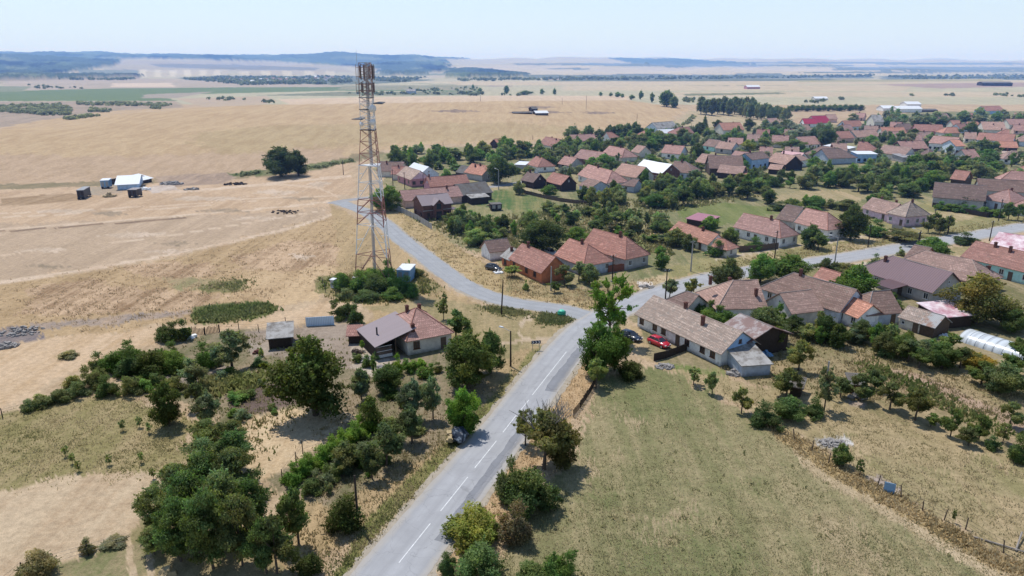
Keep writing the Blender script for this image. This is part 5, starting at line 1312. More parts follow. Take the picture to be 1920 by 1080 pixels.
h('house', 'house with dark gables and pale grey roof near the field edge', (1232, 250), (1270, 247), 10, 3.2, 3.4, '', 'asbestos', 'w_paleblue', (), (2, 1, 0))
h('shed', 'white metal roofed shed in front of the pale grey roof', (1238, 257), (1268, 256), 7, 2.4, 2.0, '', 'sheet_white', 'w_grey', (), (0, 0, 0), cat='shed')
h('house', 'red tile house right of the white shed in the northern row', (1272, 259), (1300, 257), 10, 2.6, 3.4, 'A', 'tile_red', 'w_cream', ((.6, 0),), (0, 0, 0))
h('house', 'small hip-roofed cottage with dusky red tiles left of the pale grey roof', (1209, 261), (1228, 260), 8, 2.4, 2.8, 'AB', 'tile_red', 'w_cream', (), (1, 0, 0))
h('house', 'house with bright crimson metal roof below the poplar wood', (1530, 238), (1556, 237), 12, 3.0, 4.4, '', 'sheet_crimson', 'w_cream', (), (0, 0, 0))
h('house_wing', 'white-gabled front wing under crimson metal roof', (1508, 239), (1530, 239), 9, 2.8, 3.2, '', 'sheet_crimson', 'w_white', (), (1, 0, 0), cat='annex')
h('house', 'pale blue house with dark red roof right of the crimson roof', (1586, 246), (1617, 245), 9, 3.2, 3.4, '', 'tile_red', 'w_paleblue', (), (3, 1, 0))
h('house', 'pinkish house wall with pale roof behind the crimson roof', (1552, 230), (1569, 230), 9, 3.0, 3.0, '', 'tile_faded', 'w_peach', (), (0, 0, 0))
h('house', 'house with pale pink-brown roof below the grey poplars', (1446, 238), (1462, 237), 9, 2.6, 3.2, '', 'tile_faded', 'w_cream', (), (0, 0, 0))
h('house', 'long house with light tan tile roof above the dark walnut crowns', (1447, 277), (1476, 278), 10, 2.8, 3.6, '', 'tile_pink', 'w_cream', ((.7, 0),), (0, 0, 0))
h('house', 'light orange-tan roofed house with white front right of the light tan roof', (1504, 281), (1537, 279), 10, 2.8, 3.6, '', 'tile_pink', 'w_white', (), (4, 0, 2))
h('house', 'wide dark brown tile roof with small chimneys, centre right of the village', (1506, 298), (1548, 303), 11, 2.6, 3.8, 'A', 'tile_brown', 'w_cream', ((.45, 0), (.9, 0)), (0, 0, 0))
h('barn', 'dark brown barn in front of the wide brown roof, above the wooded gardens', (1552, 309), (1604, 307), 11, 3.0, 3.6, 'B', 'tile_brown', 'w_bluegrey', (), (0, 0, 0), cat='barn')
h('shed', 'narrow white metal roof behind the dark brown barn', (1544, 285), (1590, 291), 5, 3.2, .6, 'x', 'sheet_white', 'w_grey', (), (0, 0, 0), cat='shed', rise='shed')
h('house', 'modern white and blue flat-roofed house right of the dark brown barn', (1606, 306), (1642, 306), 7, 4.2, .5, 'x', 'sheet_white', 'w_blue', (), (4, 0, 0), rise='shed')
h('house', 'house with orange-red hip roof behind the modern white house', (1606, 293), (1641, 295), 10, 3.0, 3.8, 'B', 'tile_red', 'w_cream', ((.15, 0, 1.2),), (0, 0, 0))
h('house', 'long tan roof right of the orange-red hip roof', (1645, 296), (1694, 302), 9, 2.8, 3.2, '', 'tile_faded', 'w_cream', (), (0, 0, 0))
h('house', 'house with dusty pink sheet roof among grey tile roofs', (1456, 307), (1492, 312), 9, 2.8, 3.0, '', 'sheet_pink', 'w_white', ((.4, 0),), (2, 0, 0))
h('house', 'grey-brown tile house with dark gable and tall chimney left of the dusty pink roof', (1437, 313), (1472, 320), 9, 2.8, 3.4, '', 'tile_faded', 'w_darkwood', ((.4, 0, 1.2),), (0, 0, 0))
h('outbuilding', 'white-walled garage with weathered roof right of the dusty pink roof', (1488, 316), (1513, 312), 7, 3.2, 2.0, '', 'tile_faded', 'w_white', (), (0, 0, 0), cat='outbuilding')
h('shed', 'low tiled shed with dark open front below the grey-brown tile house', (1440, 326), (1462, 328), 6, 2.2, 1.6, '', 'tile_faded', 'w_darkwood', (), (0, 0, 0), cat='shed')
h('house', 'white two-storey house with arched loggia and orange tile roof, right side of village', (1740, 282), (1786, 286), 10, 4.2, 3.2, '', 'tile_pink', 'w_white', (), (6, 0, 0))
h('house_wing', 'white gabled front wing of the two-storey loggia house', (1790, 290), (1806, 290), 12, 4.4, 2.4, '', 'tile_orange', 'w_paleblue', (), (2, 0, 0), cat='annex')
h('house', 'salmon tile house left of the white two-storey loggia house', (1691, 288), (1738, 287), 9, 2.6, 3.2, '', 'tile_pink', 'w_brick', ((.3, 0), (.55, 0)), (0, 0, 0))
h('shed', 'grey and white sheet roofed shed below the long tan roof', (1692, 305), (1735, 304), 8, 2.4, .7, 'x', 'sheet_grey', 'w_grey', (), (0, 0, 0), cat='shed', rise='shed')
h('barn', 'small steep dark barn at the right end of the grey and white shed', (1738, 303), (1757, 303), 8, 2.4, 3.2, 'AB', 'tile_brown', 'w_cream', (), (0, 0, 0), cat='barn')
h('house', 'orange-tan roofed house with pale front behind the dark round tree', (1656, 258), (1698, 258), 10, 2.6, 3.4, '', 'tile_orange', 'w_cream', ((.6, 0),), (0, 0, 0))
h('house', 'smaller tan roofed house in front of the orange-tan roof', (1652, 263), (1682, 264), 7, 2.6, 2.6, '', 'tile_pink', 'w_white', (), (2, 0, 0))
h('house', 'long coral-red tile roof in the far right rows', (1717, 254), (1768, 255), 12, 3.0, 3.6, '', 'tile_red', 'w_rose', ((.6, 0),), (0, 0, 0))
h('house', 'house with bright orange gable roof right of the long coral roof', (1768, 258), (1798, 258), 9, 3.0, 3.0, 'A', 'tile_orange', 'w_cream', (), (1, 0, 0))
h('house', 'small vivid orange-red roof behind the right end of the coral roof', (1786, 242), (1801, 242), 8, 3.0, 2.8, '', 'tile_orange', 'w_cream', (), (0, 0, 0))
h('house', 'orange roof behind the large round dark tree on the right', (1820, 248), (1840, 247), 9, 3.2, 3.2, '', 'tile_orange', 'w_paleblue', (), (0, 0, 0))
h('house', 'very long pale tan roofed building in the far right row', (1843, 252), (1884, 253), 16, 3.2, 4.4, '', 'tile_faded', 'w_cream', ((.5, -.4),), (0, 0, 0))
h('house', 'light tile roof at the right edge behind the pale tan building', (1892, 242), (1930, 242), 10, 3.2, 3.4, '', 'tile_pink', 'w_cream', (), (0, 0, 0))
h('house', 'long house with dark red roof and blue-white wall, right of the loggia house', (1830, 272), (1896, 276), 10, 3.2, 3.4, '', 'tile_red', 'w_paleblue', (), (7, 0, 0))
h('barn', 'open wooden barn with bright red roof in front of the dark red roof', (1873, 286), (1906, 287), 9, 2.8, 2.6, '', 'tile_orange', 'w_darkwood', (), (0, 0, 0), cat='barn')
h('shed', 'low shed with pale sheet roof below the bright red barn roof', (1868, 295), (1904, 296), 5, 2.0, .5, 'x', 'tile_old', 'w_wood', (), (0, 0, 0), cat='shed', rise='shed')
h('house', 'pinkish hip roof at the right edge, next to the dark red roof', (1902, 274), (1940, 276), 10, 3.0, 3.8, 'A', 'tile_faded', 'w_paleblue', (), (0, 0, 0))
h('house', 'isolated dark-red-roofed house with blue wall at the far edge of the fields, upper right', (1848, 215), (1882, 214), 12, 3.4, 3.6, '', 'tile_red', 'w_blue', (), (0, 0, 0))
h('house', 'tall house with dark timber gable and pale front near the two thin poplars', (1638, 240), (1655, 240), 12, 4.6, 4.2, '', 'asbestos', 'w_cream', (), (4, 0, 0))
h('house', 'tan-red long roof between the crimson roof and the round walnut', (1576, 268), (1600, 267), 10, 2.8, 3.4, '', 'tile_red', 'w_peach', (), (0, 0, 0))
h('house', 'long brown-grey roof behind the round walnut crown, right of the tan-red roof', (1606, 266), (1648, 264), 10, 2.8, 3.4, '', 'tile_faded', 'w_cream', ((.35, 0),), (0, 0, 0))
for i, (a, b, hh, lb) in enumerate((((1656, 209), (1680, 209), 3.0, 'left half of the white farm sheds in the far fields beyond the village'), ((1682, 211), (1728, 211), 3.4, 'longest of the white farm sheds beyond the village'), ((1700, 205), (1726, 205), 5.0, 'tallest of the white farm sheds, at the back beyond the village'))):
    h('farm_shed', lb, a, b, 14, hh, 2.2, '', 'sheet_white', 'w_white', (), (0, 0, 0), cat='shed')
h('farm_shed', 'low dark farm shed to the right of the white farm sheds', (1728, 210), (1758, 210), 10, 1.6, 1.0, '', 'asbestos_dark', 'w_darkwood', (), (0, 0, 0), cat='shed')
PL = 'small tile-roofed house packed among trees in the far rows at the right'
for i, (x, y, w_, m_) in enumerate(((1575, 252, 24, 'tile_pink'), (1620, 254, 24, 'tile_faded'), (1668, 246, 22, 'tile_pink'), (1690, 250, 20, 'tile_brown'), (1702, 272, 24, 'tile_pink'), (1808, 268, 20, 'tile_faded'), (1800, 250, 20, 'tile_red'), (1900, 252, 26, 'tile_pink'), (1868, 262, 22, 'tile_red'), (1730, 268, 22, 'tile_faded'),
        (1560, 292, 26, 'tile_faded'), (1470, 262, 24, 'tile_pink'), (1500, 252, 20, 'tile_faded'), (1418, 262, 22, 'tile_red'), (1400, 272, 22, 'tile_faded'), (1760, 228, 20, 'tile_faded'), (1800, 226, 20, 'tile_red'), (1900, 226, 22, 'tile_pink'), (1720, 230, 18, 'tile_brown'), (1600, 226, 18, 'tile_pink'), (1880, 308, 26, 'tile_faded'), (1812, 306, 22, 'tile_pink'), (1472, 300, 24, 'tile_faded'), (1424, 300, 22, 'tile_pink'))):
    h('house', PL, (x, y), (x + w_, y + (.8 if i % 3 else -.6)), 8.5, 2.7, 3.2, '' if i % 4 else 'A', m_, ('w_white', 'w_cream', 'w_paleblue', 'w_peach')[i % 4], ((.4, 0),), (2, 0, 0), group='houses packed in the far rows')
# farm huts in the open fields
h('sheepfold', 'long low grey and white sheepfold alone on the big hill field', (1005, 216), (1028, 216.5), 9, 2.0, 1.4, '', 'sheet_white', 'w_wood', (), (0, 0, 0), cat='sheepfold')
h('sheepfold', 'small dark hut left of the low white sheepfold on the hill field', (998, 209), (1008, 209), 6, 2.2, 1.4, '', 'asbestos_dark', 'w_darkwood', (), (0, 0, 0), cat='sheepfold')
h('sheepfold', 'dark low pen in front of the small hut on the hill field', (962, 213), (998, 214), 5, 1.2, .6, '', 'asbestos_dark', 'w_darkwood', (), (0, 0, 0), cat='sheepfold')
h('farm_shed', 'pale farm huts on the plain above the poplar wood', (1401, 167), (1425, 166.6), 12, 3.2, 2.4, '', 'sheet_white', 'w_rose', (), (0, 0, 0), cat='shed')
h('farm_shed', 'white hut row on the plain to the right of the poplar wood', (1528, 188), (1552, 188), 10, 2.2, 1.8, '', 'sheet_white', 'w_cream', (), (0, 0, 0), cat='shed')
h('farm_shed', 'long dark blue-black shed on the far plain at the right', (1842, 161), (1898, 161.5), 20, 5, 2, '', 'asbestos_dark', 'w_darkwood', (), (0, 0, 0), cat='shed')
h('farm_shed', 'grey farm shed beside the far tree line, right of the mast', (762, 176), (778, 176), 16, 4, 2.4, '', 'asbestos', 'w_bluegrey', (), (0, 0, 0), cat='shed')
# farm on the left field
h('barn', 'collapsed farm shed with crumpled white sheet roof on the left field', (221, 357), (259, 355.5), 19, 2.3, 1.9, '', 'sheet_white', 'w_blue', (), (0, 0, 0), cat='barn', over=.8)
h('barn', 'sunken white sheet roof section right of the collapsed farm shed', (252, 347), (285, 341), 13, 1.6, 1.4, '', 'sheet_white', 'w_darkwood', (), (0, 0, 0), cat='barn', over=.6)

def container(label, a, b, wd, hh, m, roof, cat='container', name='container', wheels=False):
    pa, sa = gp(*a); pb, sb = gp(*b); d = pb - pa; L = d.length; n = Vector((-d.y, d.x, 0)).normalized()
    if n.dot(pa) < 0: n = -n
    c = (pa + pb) / 2 + n * wd / 2; t = thing(name, label, cat, c, math.atan2(d.y, d.x)); z = .5 if wheels else .1
    FOOT.append((c.x, c.y, L / 2, wd / 2, math.atan2(d.y, d.x)))
    q = MB(); q.box((0, 0, z + hh / 2), (L, wd, hh)); q.build('body', G[m], t)
    q = MB(); q.slab([(-L / 2 - .12, -wd / 2 - .12, z + hh + .1), (L / 2 + .12, -wd / 2 - .12, z + hh + .1), (L / 2 + .12, wd / 2 + .12, z + hh + .16), (-L / 2 - .12, wd / 2 + .12, z + hh + .16)], .1); q.build('roof', G[roof], t)
    for u in (-L / 4, L / 4):
        q = MB(); q.box((u, -wd / 2 - .02, z + hh * .5), (L * .3, .05, hh * .72)); q.build('door', G['metal_grey' if m != 'metal_dark' else 'wood_dark'], t, uv=False)
    if wheels:
        for u in (-L / 3, L / 3):
            for s in (-1, 1):
                q = MB(); q.tube((u, s * wd * .46, .4), (u, s * wd * .54, .4), .4, n=14); q.build('wheel', G['tyre'], t, uv=False)
    return t
container('white equipment cabin standing among bushes under the mast', (745, 529), (769, 530), 4.6, 2.6, 'plastic_blue', 'sheet_white', 'cabin', 'cabin')
container('dark blue wagon hut with pale roof, leftmost on the left field', (146, 374), (159, 373.5), 7.5, 2.6, 'metal_dark', 'sheet_grey', 'wagon', 'wagon_hut', True)
container('pale blue wagon hut with white roof behind the two dark wagons on the left field', (190, 354), (206, 353.5), 5.0, 2.6, 'plastic_blue', 'sheet_white', 'wagon', 'wagon_hut', True)
container('black wagon with white top in front of the collapsed farm shed', (241, 370.5), (257, 370.5), 4.0, 2.2, 'metal_dark', 'sheet_grey', 'wagon', 'wagon_hut', True)
container('loaded dark trailer with hay standing on the grass right of the brick house', (921, 396), (941, 395), 2.8, 1.6, 'wood_dark', 'asbestos_dark', 'trailer', 'trailer', True)
t = container('white electrical cabinet at the left end of the mast compound fence', (620, 540), (626.5, 541), 1.0, 1.7, 'white_paint', 'sheet_white', 'cabinet', 'cabinet')
heap('hay_pile', 'round straw-brown heap between the wagons on the left field', 'hay pile', 205, 369, 20, 1.5, 'straw', 1, 60, .6)
heap('rubble_heap', 'scattered white plastic debris right of the collapsed farm shed', 'debris', 270, 356, 22, .8, 'white_paint', 2, 40, .7)
heap('scrap_heap', 'low grey scrap spread on the left field beyond the black wagon', 'scrap', 322, 345, 46, .7, 'rubble', 3, 80, .9)
heap('scrap_heap', 'small pile of beams on the beaten ground right of the black wagon', 'scrap', 358, 356, 26, .6, 'rubble', 4, 26, .7)
heap('scrap_heap', 'dark boards lying in a row on the field left of the mast', 'scrap', 440, 346, 44, .5, 'wood_dark', 5, 40, .6)
heap('scrap_heap', 'dark broken posts lying near the dirt track left of the side road bend', 'scrap', 535, 398, 56, .5, 'wood_dark', 6, 60, .35)
heap('rubble_heap', 'grey-white rubbish heap at the left edge of the photo', 'rubbish heap', 12, 650, 40, .8, 'rubble', 7, 120, .4)
heap('rubble_heap', 'grey rubbish strip on the rough ground left of the green weeds', 'rubbish heap', 40, 622, 80, .35, 'rubble', 8, 110, .28)
heap('stone_pile', 'pale stone pile on the verge before the grey houses', 'stone pile', 1157, 528, 22, .5, 'rubble', 9, 90, .28)
heap('stone_pile', 'pile of whitish stones by the shed at the end of the farmhouse', 'stone pile', 1376, 702, 24, .7, 'rubble', 10, 80, .35)
heap('gravel_heap', 'whitish gravel heap on the bare patch beside the main road', 'gravel heap', 1212, 538, 28, .35, 'rubble', 11, 60, .3)
heap('stone_pile', 'white rubble scattered beside the small dark shrub in the yard', 'stone pile', 1562, 832, 50, .3, 'rubble', 12, 110, .22)
heap('wood_pile', 'stack of cut logs by the cattle pen among the fruit trees', 'wood pile', 1608, 745, 26, .8, 'rubble', 13, 24, .55)
heap('rubbish_bags', 'white bags dumped near the dark car wreck on the verge', 'rubbish', 935, 512, 16, .4, 'white_paint', 14, 26, .35)
heap('straw_bale', 'small stack of straw bales at the bottom edge, left of the locust trees', 'straw bale', 314, 1078, 22, .7, 'straw', 15, 26, .45)
heap('plank_pile', 'pale planks lying behind the trailer on the grass', 'planks', 925, 386, 24, .4, 'straw', 16, 30, .6)
heap('brush_pile', 'heap of cut branches in front of the brick house', 'brush pile', 892, 412, 18, .8, 'wood', 17, 50, .4)

heap('wood_pile', 'stacked firewood beside the dark hut row behind the mauve lean-to', 'wood pile', 668, 662, 18, .9, 'wood', 18, 40, .4)
heap('junk_pile', 'pale boards and tubs strewn left of the mauve lean-to', 'junk', 690, 676, 30, .4, 'rubble', 19, 30, .4)
heap('junk_pile', 'small tub and planks before the glazed end of the lean-to', 'junk', 712, 690, 20, .35, 'rubble', 20, 18, .35)
heap('junk_pile', 'white plastic sheet lump beside the far left garden bushes', 'junk', 357, 634, 16, .35, 'white_paint', 21, 16, .5)
heap('brick_pile', 'dark brick stack at the foot of the small grey-roofed shed', 'bricks', 484, 662, 14, .8, 'brick', 22, 40, .4)
heap('rubble_heap', 'grey rubble line along the yard fence before the farmhouse', 'rubble', 1246, 688, 36, .4, 'rubble', 23, 60, .3)
heap('junk_pile', 'pale clutter in the yard below the low tiled sheds', 'junk', 1655, 632, 30, .5, 'rubble', 24, 36, .45)
heap('junk_pile', 'boards and sheets at the corner of the open pink shed', 'junk', 1775, 632, 22, .4, 'white_paint', 25, 14, .5)
heap('junk_pile', 'blue barrels and scrap behind the rust brown barn', 'junk', 1438, 668, 18, .7, 'plastic_blue', 26, 12, .5)
# ------------------------------------------------------------------ cars
car('dark navy hatchback with roof bars parked beside the whitewashed farmhouse', (1168, 631), (1197, 641), carpaint('navy_paint', (.012, .02, .04)))
car('bright red hatchback parked in front of the whitewashed farmhouse', (1222, 642), (1249, 653), carpaint('red_car_paint', (.55, .012, .03)))
car('white car parked in the village lane right of the big dark tree', (1001, 327), (1010, 332), carpaint('white_car_paint', (.75, .75, .75)))
car('silver car parked under the large dark tree behind the terracotta house', (1024, 474), (1040, 480), carpaint('silver_paint', (.5, .52, .55)))
car('dark wrecked car on the dry verge left of the terracotta house', (919, 505), (932, 508), carpaint('black_paint', (.02, .02, .02)))
car('silver car behind the red tile roof on the village lane', (833, 346), (843, 345), carpaint('grey_car_paint', (.35, .38, .42)))
# ------------------------------------------------------------------ poles, lamps, signs, fences
pole(940, 590, 526, 'dark leaning utility pole on the verge below the side road curve', arm=False, lean=.35)
pole(957.5, 687, 622, 'street lamp pole on the verge left of the chevron sign', lamp=2.6, arm=False)
pole(672, 989, 898, 'dark wooden pole on the verge at the bottom left of the road', arm=False)
pole(1295, 509, 452, 'thick double pole with transformer at the bend of the main road', 'concrete')
pole(1452, 486, 433, 'wooden pole in front of the white roadside house')
pole(1564, 500, 446, 'grey street lamp beside the main road, curved arm', 'concrete', 2.4, False)
pole(1719, 471, 435, 'dark pole at the road edge behind the peach house')
pole(1627, 464, 422, 'pole across the road from the mauve metal roof')
pole(1545, 745, 678, 'slim concrete pole standing among the fruit trees', 'concrete', arm=False)
pole(1247, 568, 505, 'pole behind the bleached farmhouse roof at the roadside')
pole(1033, 545, 500, 'leaning grey pole in front of the terracotta gable', 'concrete', arm=False)
pole(1148, 525, 478, 'pole in front of the gate between the grey houses')
pole(1751, 414, 392, 'left one of two poles in the shrubs right of the lilac-pink house')
pole(1776, 440, 404, 'right one of two poles in the shrubs right of the lilac-pink house')
pole(1855, 452, 414, 'pole on the road edge at the right, by the pink and white roof')
pole(1872, 414, 374, 'pole before the salmon hip roof on the right')
pole(1722, 461, 432, 'street lamp above the main road near the dark pole', 'wood', 2.6, False)
pole(935, 356, 319, 'street lamp at the corner of the lane and the green plot', 'concrete', 2.4, False)
pole(759, 355, 323, 'pole left of the rose-pink house')
pole(737, 350, 318, 'pole behind the mast beside the rose-pink house')
pole(794, 352, 327, 'lamp pole right of the rose-pink house', 'wood', 2.4, False)
pole(644, 328, 301, 'lone dark pole on the bare field left of the mast', arm=False)
for x, y, t, lb in ((831, 280, 267, 'first lone pole on the field edge, left of the village trees'), (924, 279, 262, 'second lone pole on the field edge, behind the tiny orange barn'), (999, 262, 254, 'third lone pole on the field edge, near the red house with two chimneys'),
                    (1099, 205, 180, 'tall lone pole on the hill field near the poplars'), (1194, 231, 214, 'pole on the field edge above the pale grey roof'), (1054, 428 - 232, 184, 'thin pole on the pale stubble right of the sheepfold'), (901, 190, 178, 'thin pole on the pale stubble above the hill field'), (1296, 246, 232, 'pole behind the red northern house')):
    pole(x, y, t, lb, arm=False)
def chevron():
    p, s = gp(1005, 657); t = thing('chevron_sign', 'dark blue curve sign with three white chevrons on two posts by the road', 'road sign', p, R(8))
    for u in (-.55, .55):
        q = MB(); q.tube((u, .06, -.1), (u, .06, 1.75), .04, n=6); q.build('post', G['metal_grey'], t, uv=False)
    q = MB(); q.box((0, 0, 1.45), (1.55, .04, .55)); b = q.build('panel', mat('sign_blue', (.03, .035, .07), .5, .1), t, uv=False)
    q = MB()
    for u in (-.5, 0, .5):
        for sz in (-1, 1):
            q.poly([(u - .16, -.026, 1.45 + sz * .22), (u - .02, -.026, 1.45 + sz * .22), (u + .18, -.026, 1.45), (u + .04, -.026, 1.45)][::sz])
    q.build('chevrons', G['white_paint'], b, uv=False)
chevron()
def bin_():
    p, s = gp(1053, 592); t = thing('green_tank', 'bright green plastic lidded tank in weeds at the road junction', 'tank', p)
    q = MB(); q.tube((0, 0, 0), (0, 0, .8), .75, .8, 16); q.build('body', G['green_paint'], t, True, uv=False); q = MB(); q.tube((0, 0, .8), (0, 0, 1.15), .82, .35, 16); q.build('lid', mat('green_lid', (.1, .55, .36), .4, .1), t, True, uv=False)
bin_()
fence('grey sheet metal fence along the verge beside the brick house', [(733, 390), (757, 401), (783, 414), (810, 431)], 1.8, 'board', 'metal_grey', 2.5)
fence('weathered picket fence at the back of the garden left of the bushes', [(357, 626), (384, 627), (412, 622)], 1.3, 'picket', 'wood_dark', 2.2)
fence('broken dark fence along the back of the shed yard', [(412, 622), (485, 622), (536, 610), (590, 606)], 1.4, 'wire', 'metal_dark', 3.0, 'wood_dark')
fence('dark paling fence between the dry roadside strip and the meadow', [(1122, 706), (1108, 735), (1088, 765), (1074, 783)], 1.2, 'picket', 'wood_dark', 2.0, 'wood_dark', jit=.1)
fence('wire fence with leaning posts along the right edge of the meadow', [(1440, 792), (1490, 826), (1522, 846), (1553, 868), (1645, 910), (1690, 932), (1730, 957), (1770, 975), (1810, 993), (1882, 1037), (1960, 1080)], 1.3, 'wire', 'metal_dark', 5.5, 'wood', jit=.25)
fence('sparse post and wire fence in the bottom left corner', [(-20, 1130), (40, 1078), (166, 1042), (240, 1020)], 1.3, 'wire', 'metal_dark', 6, 'wood_dark', jit=.25)
fence('mesh fence around the mast compound', [(605, 535), (610, 548), (650, 562), (700, 566), (775, 555), (793, 551), (826, 545)], 1.5, 'wire', 'metal_dark', 3, 'metal_dark')
fence('dark board fence between the parked cars and the garden', [(1226, 677), (1248, 672), (1290, 656)], 1.3, 'board', 'wood_dark', 2.4, 'wood_dark')
fence('fence of dark boards in front of the white roadside house', [(1385, 473), (1420, 471), (1459, 466)], 1.6, 'board', 'wood', 2.4)
fence('tall dark hedge-side fence along the upper right lane', [(1748, 388), (1800, 399), (1850, 408), (1876, 404)], 1.6, 'board', 'wood_dark', 3, 'wood_dark')
fence('sparse fence posts at the left edge of the lower meadow', [(-30, 790), (5, 783), (60, 768)], 1.2, 'wire', 'metal_dark', 5, 'wood_dark')
fence('grey board fence at the far side of the green plot', [(978, 362), (1020, 372), (1050, 378), (1100, 384)], 1.3, 'board', 'wood', 3)
fence('low stone garden wall before the lilac-pink house', [(1672, 428), (1692, 431)], 1.1, 'board', 'concrete', 3, 'concrete')
fence('garden stake fence beside the straw plot vine', [(530, 905), (556, 872), (568, 850), (600, 838)], 1.7, 'wire', 'metal_dark', 2.5, 'wood')
fence('plank fence around the small sheds behind the farmhouse yard', [(1690, 640), (1720, 655), (1750, 662)], 1.2, 'board', 'wood', 2.4)
sheet_thing('roof_sheet', 'pale blue metal sheet propped upright behind the big walnut crown', 'metal sheet', (574, 612), (627, 609), 1.7, 'sheet_blue')
sheet_thing('sheet_hurdle', 'grey metal sheet hurdle leaning in the right meadow fence', 'metal sheet', (1656, 921), (1677, 926), 1.2, 'plastic_blue')
sheet_thing('white_board', 'white upright board among the fruit trees by the cattle pen', 'board', (1565, 731), (1572, 732), 1.9, 'white_paint', .3, False)
def leaning_poles():
    p, s = gp(1895, 1022); t = thing('fence_brace', 'fallen pale pole brace lying by the fence in the bottom right corner', 'poles', p)
    for a, b in (((-3.0, 1.2, .1), (2.0, -2.4, .25)), ((-.2, -1.0, .15), (1.8, 1.2, .6))):
        q = MB(); q.tube(a, b, .09, .08, 8); q.build('log', G['dead'] if 'dead' in G else DEADWOOD, t, uv=False)
leaning_poles()
def tarp():
    p, s = gp(861, 826); rs = random.Random(3); q = MB(); k = 12; secs = []
    for i in range(9):
        u = i / 8; r = 1.0 * math.sin(math.pi * min(.97, .05 + u * .9)) + .08
        secs.append([(r * math.cos(6.283 * j / k) * rs.uniform(.8, 1.15), -1.7 + 3.4 * u, max(0, .85 + r * math.sin(6.283 * j / k) * rs.uniform(.75, 1.1))) for j in range(k)])
    q.loft(secs); t = thing('covered_load', 'lumpy load under blue and white tarpaulin beneath the bright green tree', 'tarpaulin', p, R(10))
    n = NT('tarpaulin', .5, .3); c = n.ramp(n.noise(1.4, 4, n.pos()), (.02, .03, .05), (.3, .35, .4), .48, .66); n.base(c)
    q.build('tarpaulin', n.m, t)
    q = MB()
    for i in range(9): q.box((-1.0 + rs.uniform(-.3, .3), rs.uniform(-1.2, .8), .35 + rs.uniform(0, .7)), (rs.uniform(.3, .7), rs.uniform(.4, .9), .3), rs.uniform(0, 3))
    q.build('boxes', G['straw'], t, uv=False)
tarp()
h('shed', 'small shed with grey sheet roof and dark open side, left of the big walnut', (505, 655), (548, 651), 4.6, 1.9, .9, 'x', 'asbestos', 'w_darkwood', (), (0, 0, 0), cat='shed', rise='shed', lift=0)
h('hen_house', 'tiny hut with red tiles and white patches left of the mauve lean-to', (654, 645), (676, 644), 2.6, 1.5, .7, 'x', 'tile_red', 'w_darkwood', (), (0, 0, 0), cat='hut', rise='shed')
h('hut', 'low hut with rubble roof among the fruit trees by the cattle pen', (1480, 742), (1500, 746), 2.6, 1.5, .4, 'x', 'asbestos_dark', 'w_darkwood', (), (0, 0, 0), cat='hut', rise='shed')
h('hut', 'dark brick hut behind the log stack among the fruit trees', (1594, 738), (1618, 740), 2.6, 1.5, .4, 'x', 'asbestos_dark', 'w_brick', (), (0, 0, 0), cat='hut', rise='shed')

# ------------------------------------------------------------------ trees one can tell apart
tree(592, 778, 150, 168, 'round', 'dark', 'very large dark walnut tree left of the cream house')
tree(878, 728, 108, 118, 'round', 'mid', 'broad full tree in front of the cream house')
tree(920, 700, 62, 90, 'round', 'mid', 'smaller tree touching the right side of the broad full tree before the cream house')
tree(868, 812, 68, 92, 'round', 'bright', 'vivid green young tree beside the road with a tarpaulin heap')
tree(730, 735, 66, 62, 'round', 'mid', 'round garden tree just below the mauve lean-to')
tree(745, 705, 26, 40, 'bush', 'bright', 'bright green shrub at the foot of the mauve lean-to')
tree(778, 790, 66, 84, 'open', 'grey', 'grey-green orchard tree left of two similar ones, above the vine rows', 'orchard trees left of the road')
tree(812, 785, 48, 82, 'open', 'grey', 'grey-green orchard tree nearest the broad full tree', 'orchard trees left of the road')
tree(773, 832, 66, 74, 'open', 'blue', 'orchard tree leaning over the verge left of the vivid young tree', 'orchard trees left of the road')
tree(725, 872, 76, 92, 'open', 'blue', 'spreading orchard tree with bare forked trunk below the vine rows', 'orchard trees left of the road')
tree(698, 898, 50, 72, 'open', 'blue', 'small orchard tree at the lower end of the orchard row', 'orchard trees left of the road')
tree(650, 880, 66, 60, 'open', 'blue', 'orchard tree in front of the bright vine rows', 'orchard trees left of the road')
tree(697, 806, 40, 66, 'column', 'dark', 'dark narrow conical tree at the right end of the vine rows')
tree(678, 750, 44, 66, 'open', 'grey', 'pale grey-green tree right of the very large walnut')
tree(646, 1002, 74, 82, 'bush', 'dark', 'dark rounded bush left of the wooden roadside pole')
tree(575, 1090, 60, 60, 'bush', 'dark', 'dark bush at the bottom edge right of the locust trees')
tree(520, 1075, 80, 120, 'open', 'blue', 'slender grey-green tree at the lower right of the locust thicket')
tree(560, 1020, 74, 110, 'open', 'mid', 'loose tree between the locust thicket and the vine rows')
LL, LG = 'feathery locust tree in the big thicket at the bottom left', 'locust trees of the bottom left thicket'
for x, y, w_, h_, c in ((400, 1066, 96, 150, 'mid'), (455, 1060, 84, 140, 'blue'), (340, 1052, 90, 130, 'mid'), (300, 1000, 74, 100, 'olive'), (360, 1004, 90, 130, 'mid'), (425, 1006, 90, 130, 'olive'), (476, 1000, 74, 110, 'mid'), (335, 950, 70, 90, 'olive'), (390, 950, 90, 110, 'mid'), (446, 940, 86, 110, 'blue'), (390, 900, 80, 90, 'olive'), (442, 886, 74, 84, 'mid'), (395, 852, 70, 76, 'blue'), (440, 832, 44, 50, 'olive'), (290, 1040, 50, 60, 'olive'), (500, 1075, 70, 110, 'mid')):
    tree(x, y, w_, h_, 'locust', c, LL, LG)
tree(318, 798, 60, 92, 'round', 'dark', 'dark dense tree at the corner of the lower left meadow')
tree(395, 800, 64, 70, 'open', 'grey', 'grey-green tree between the dark dense tree and the locust thicket')
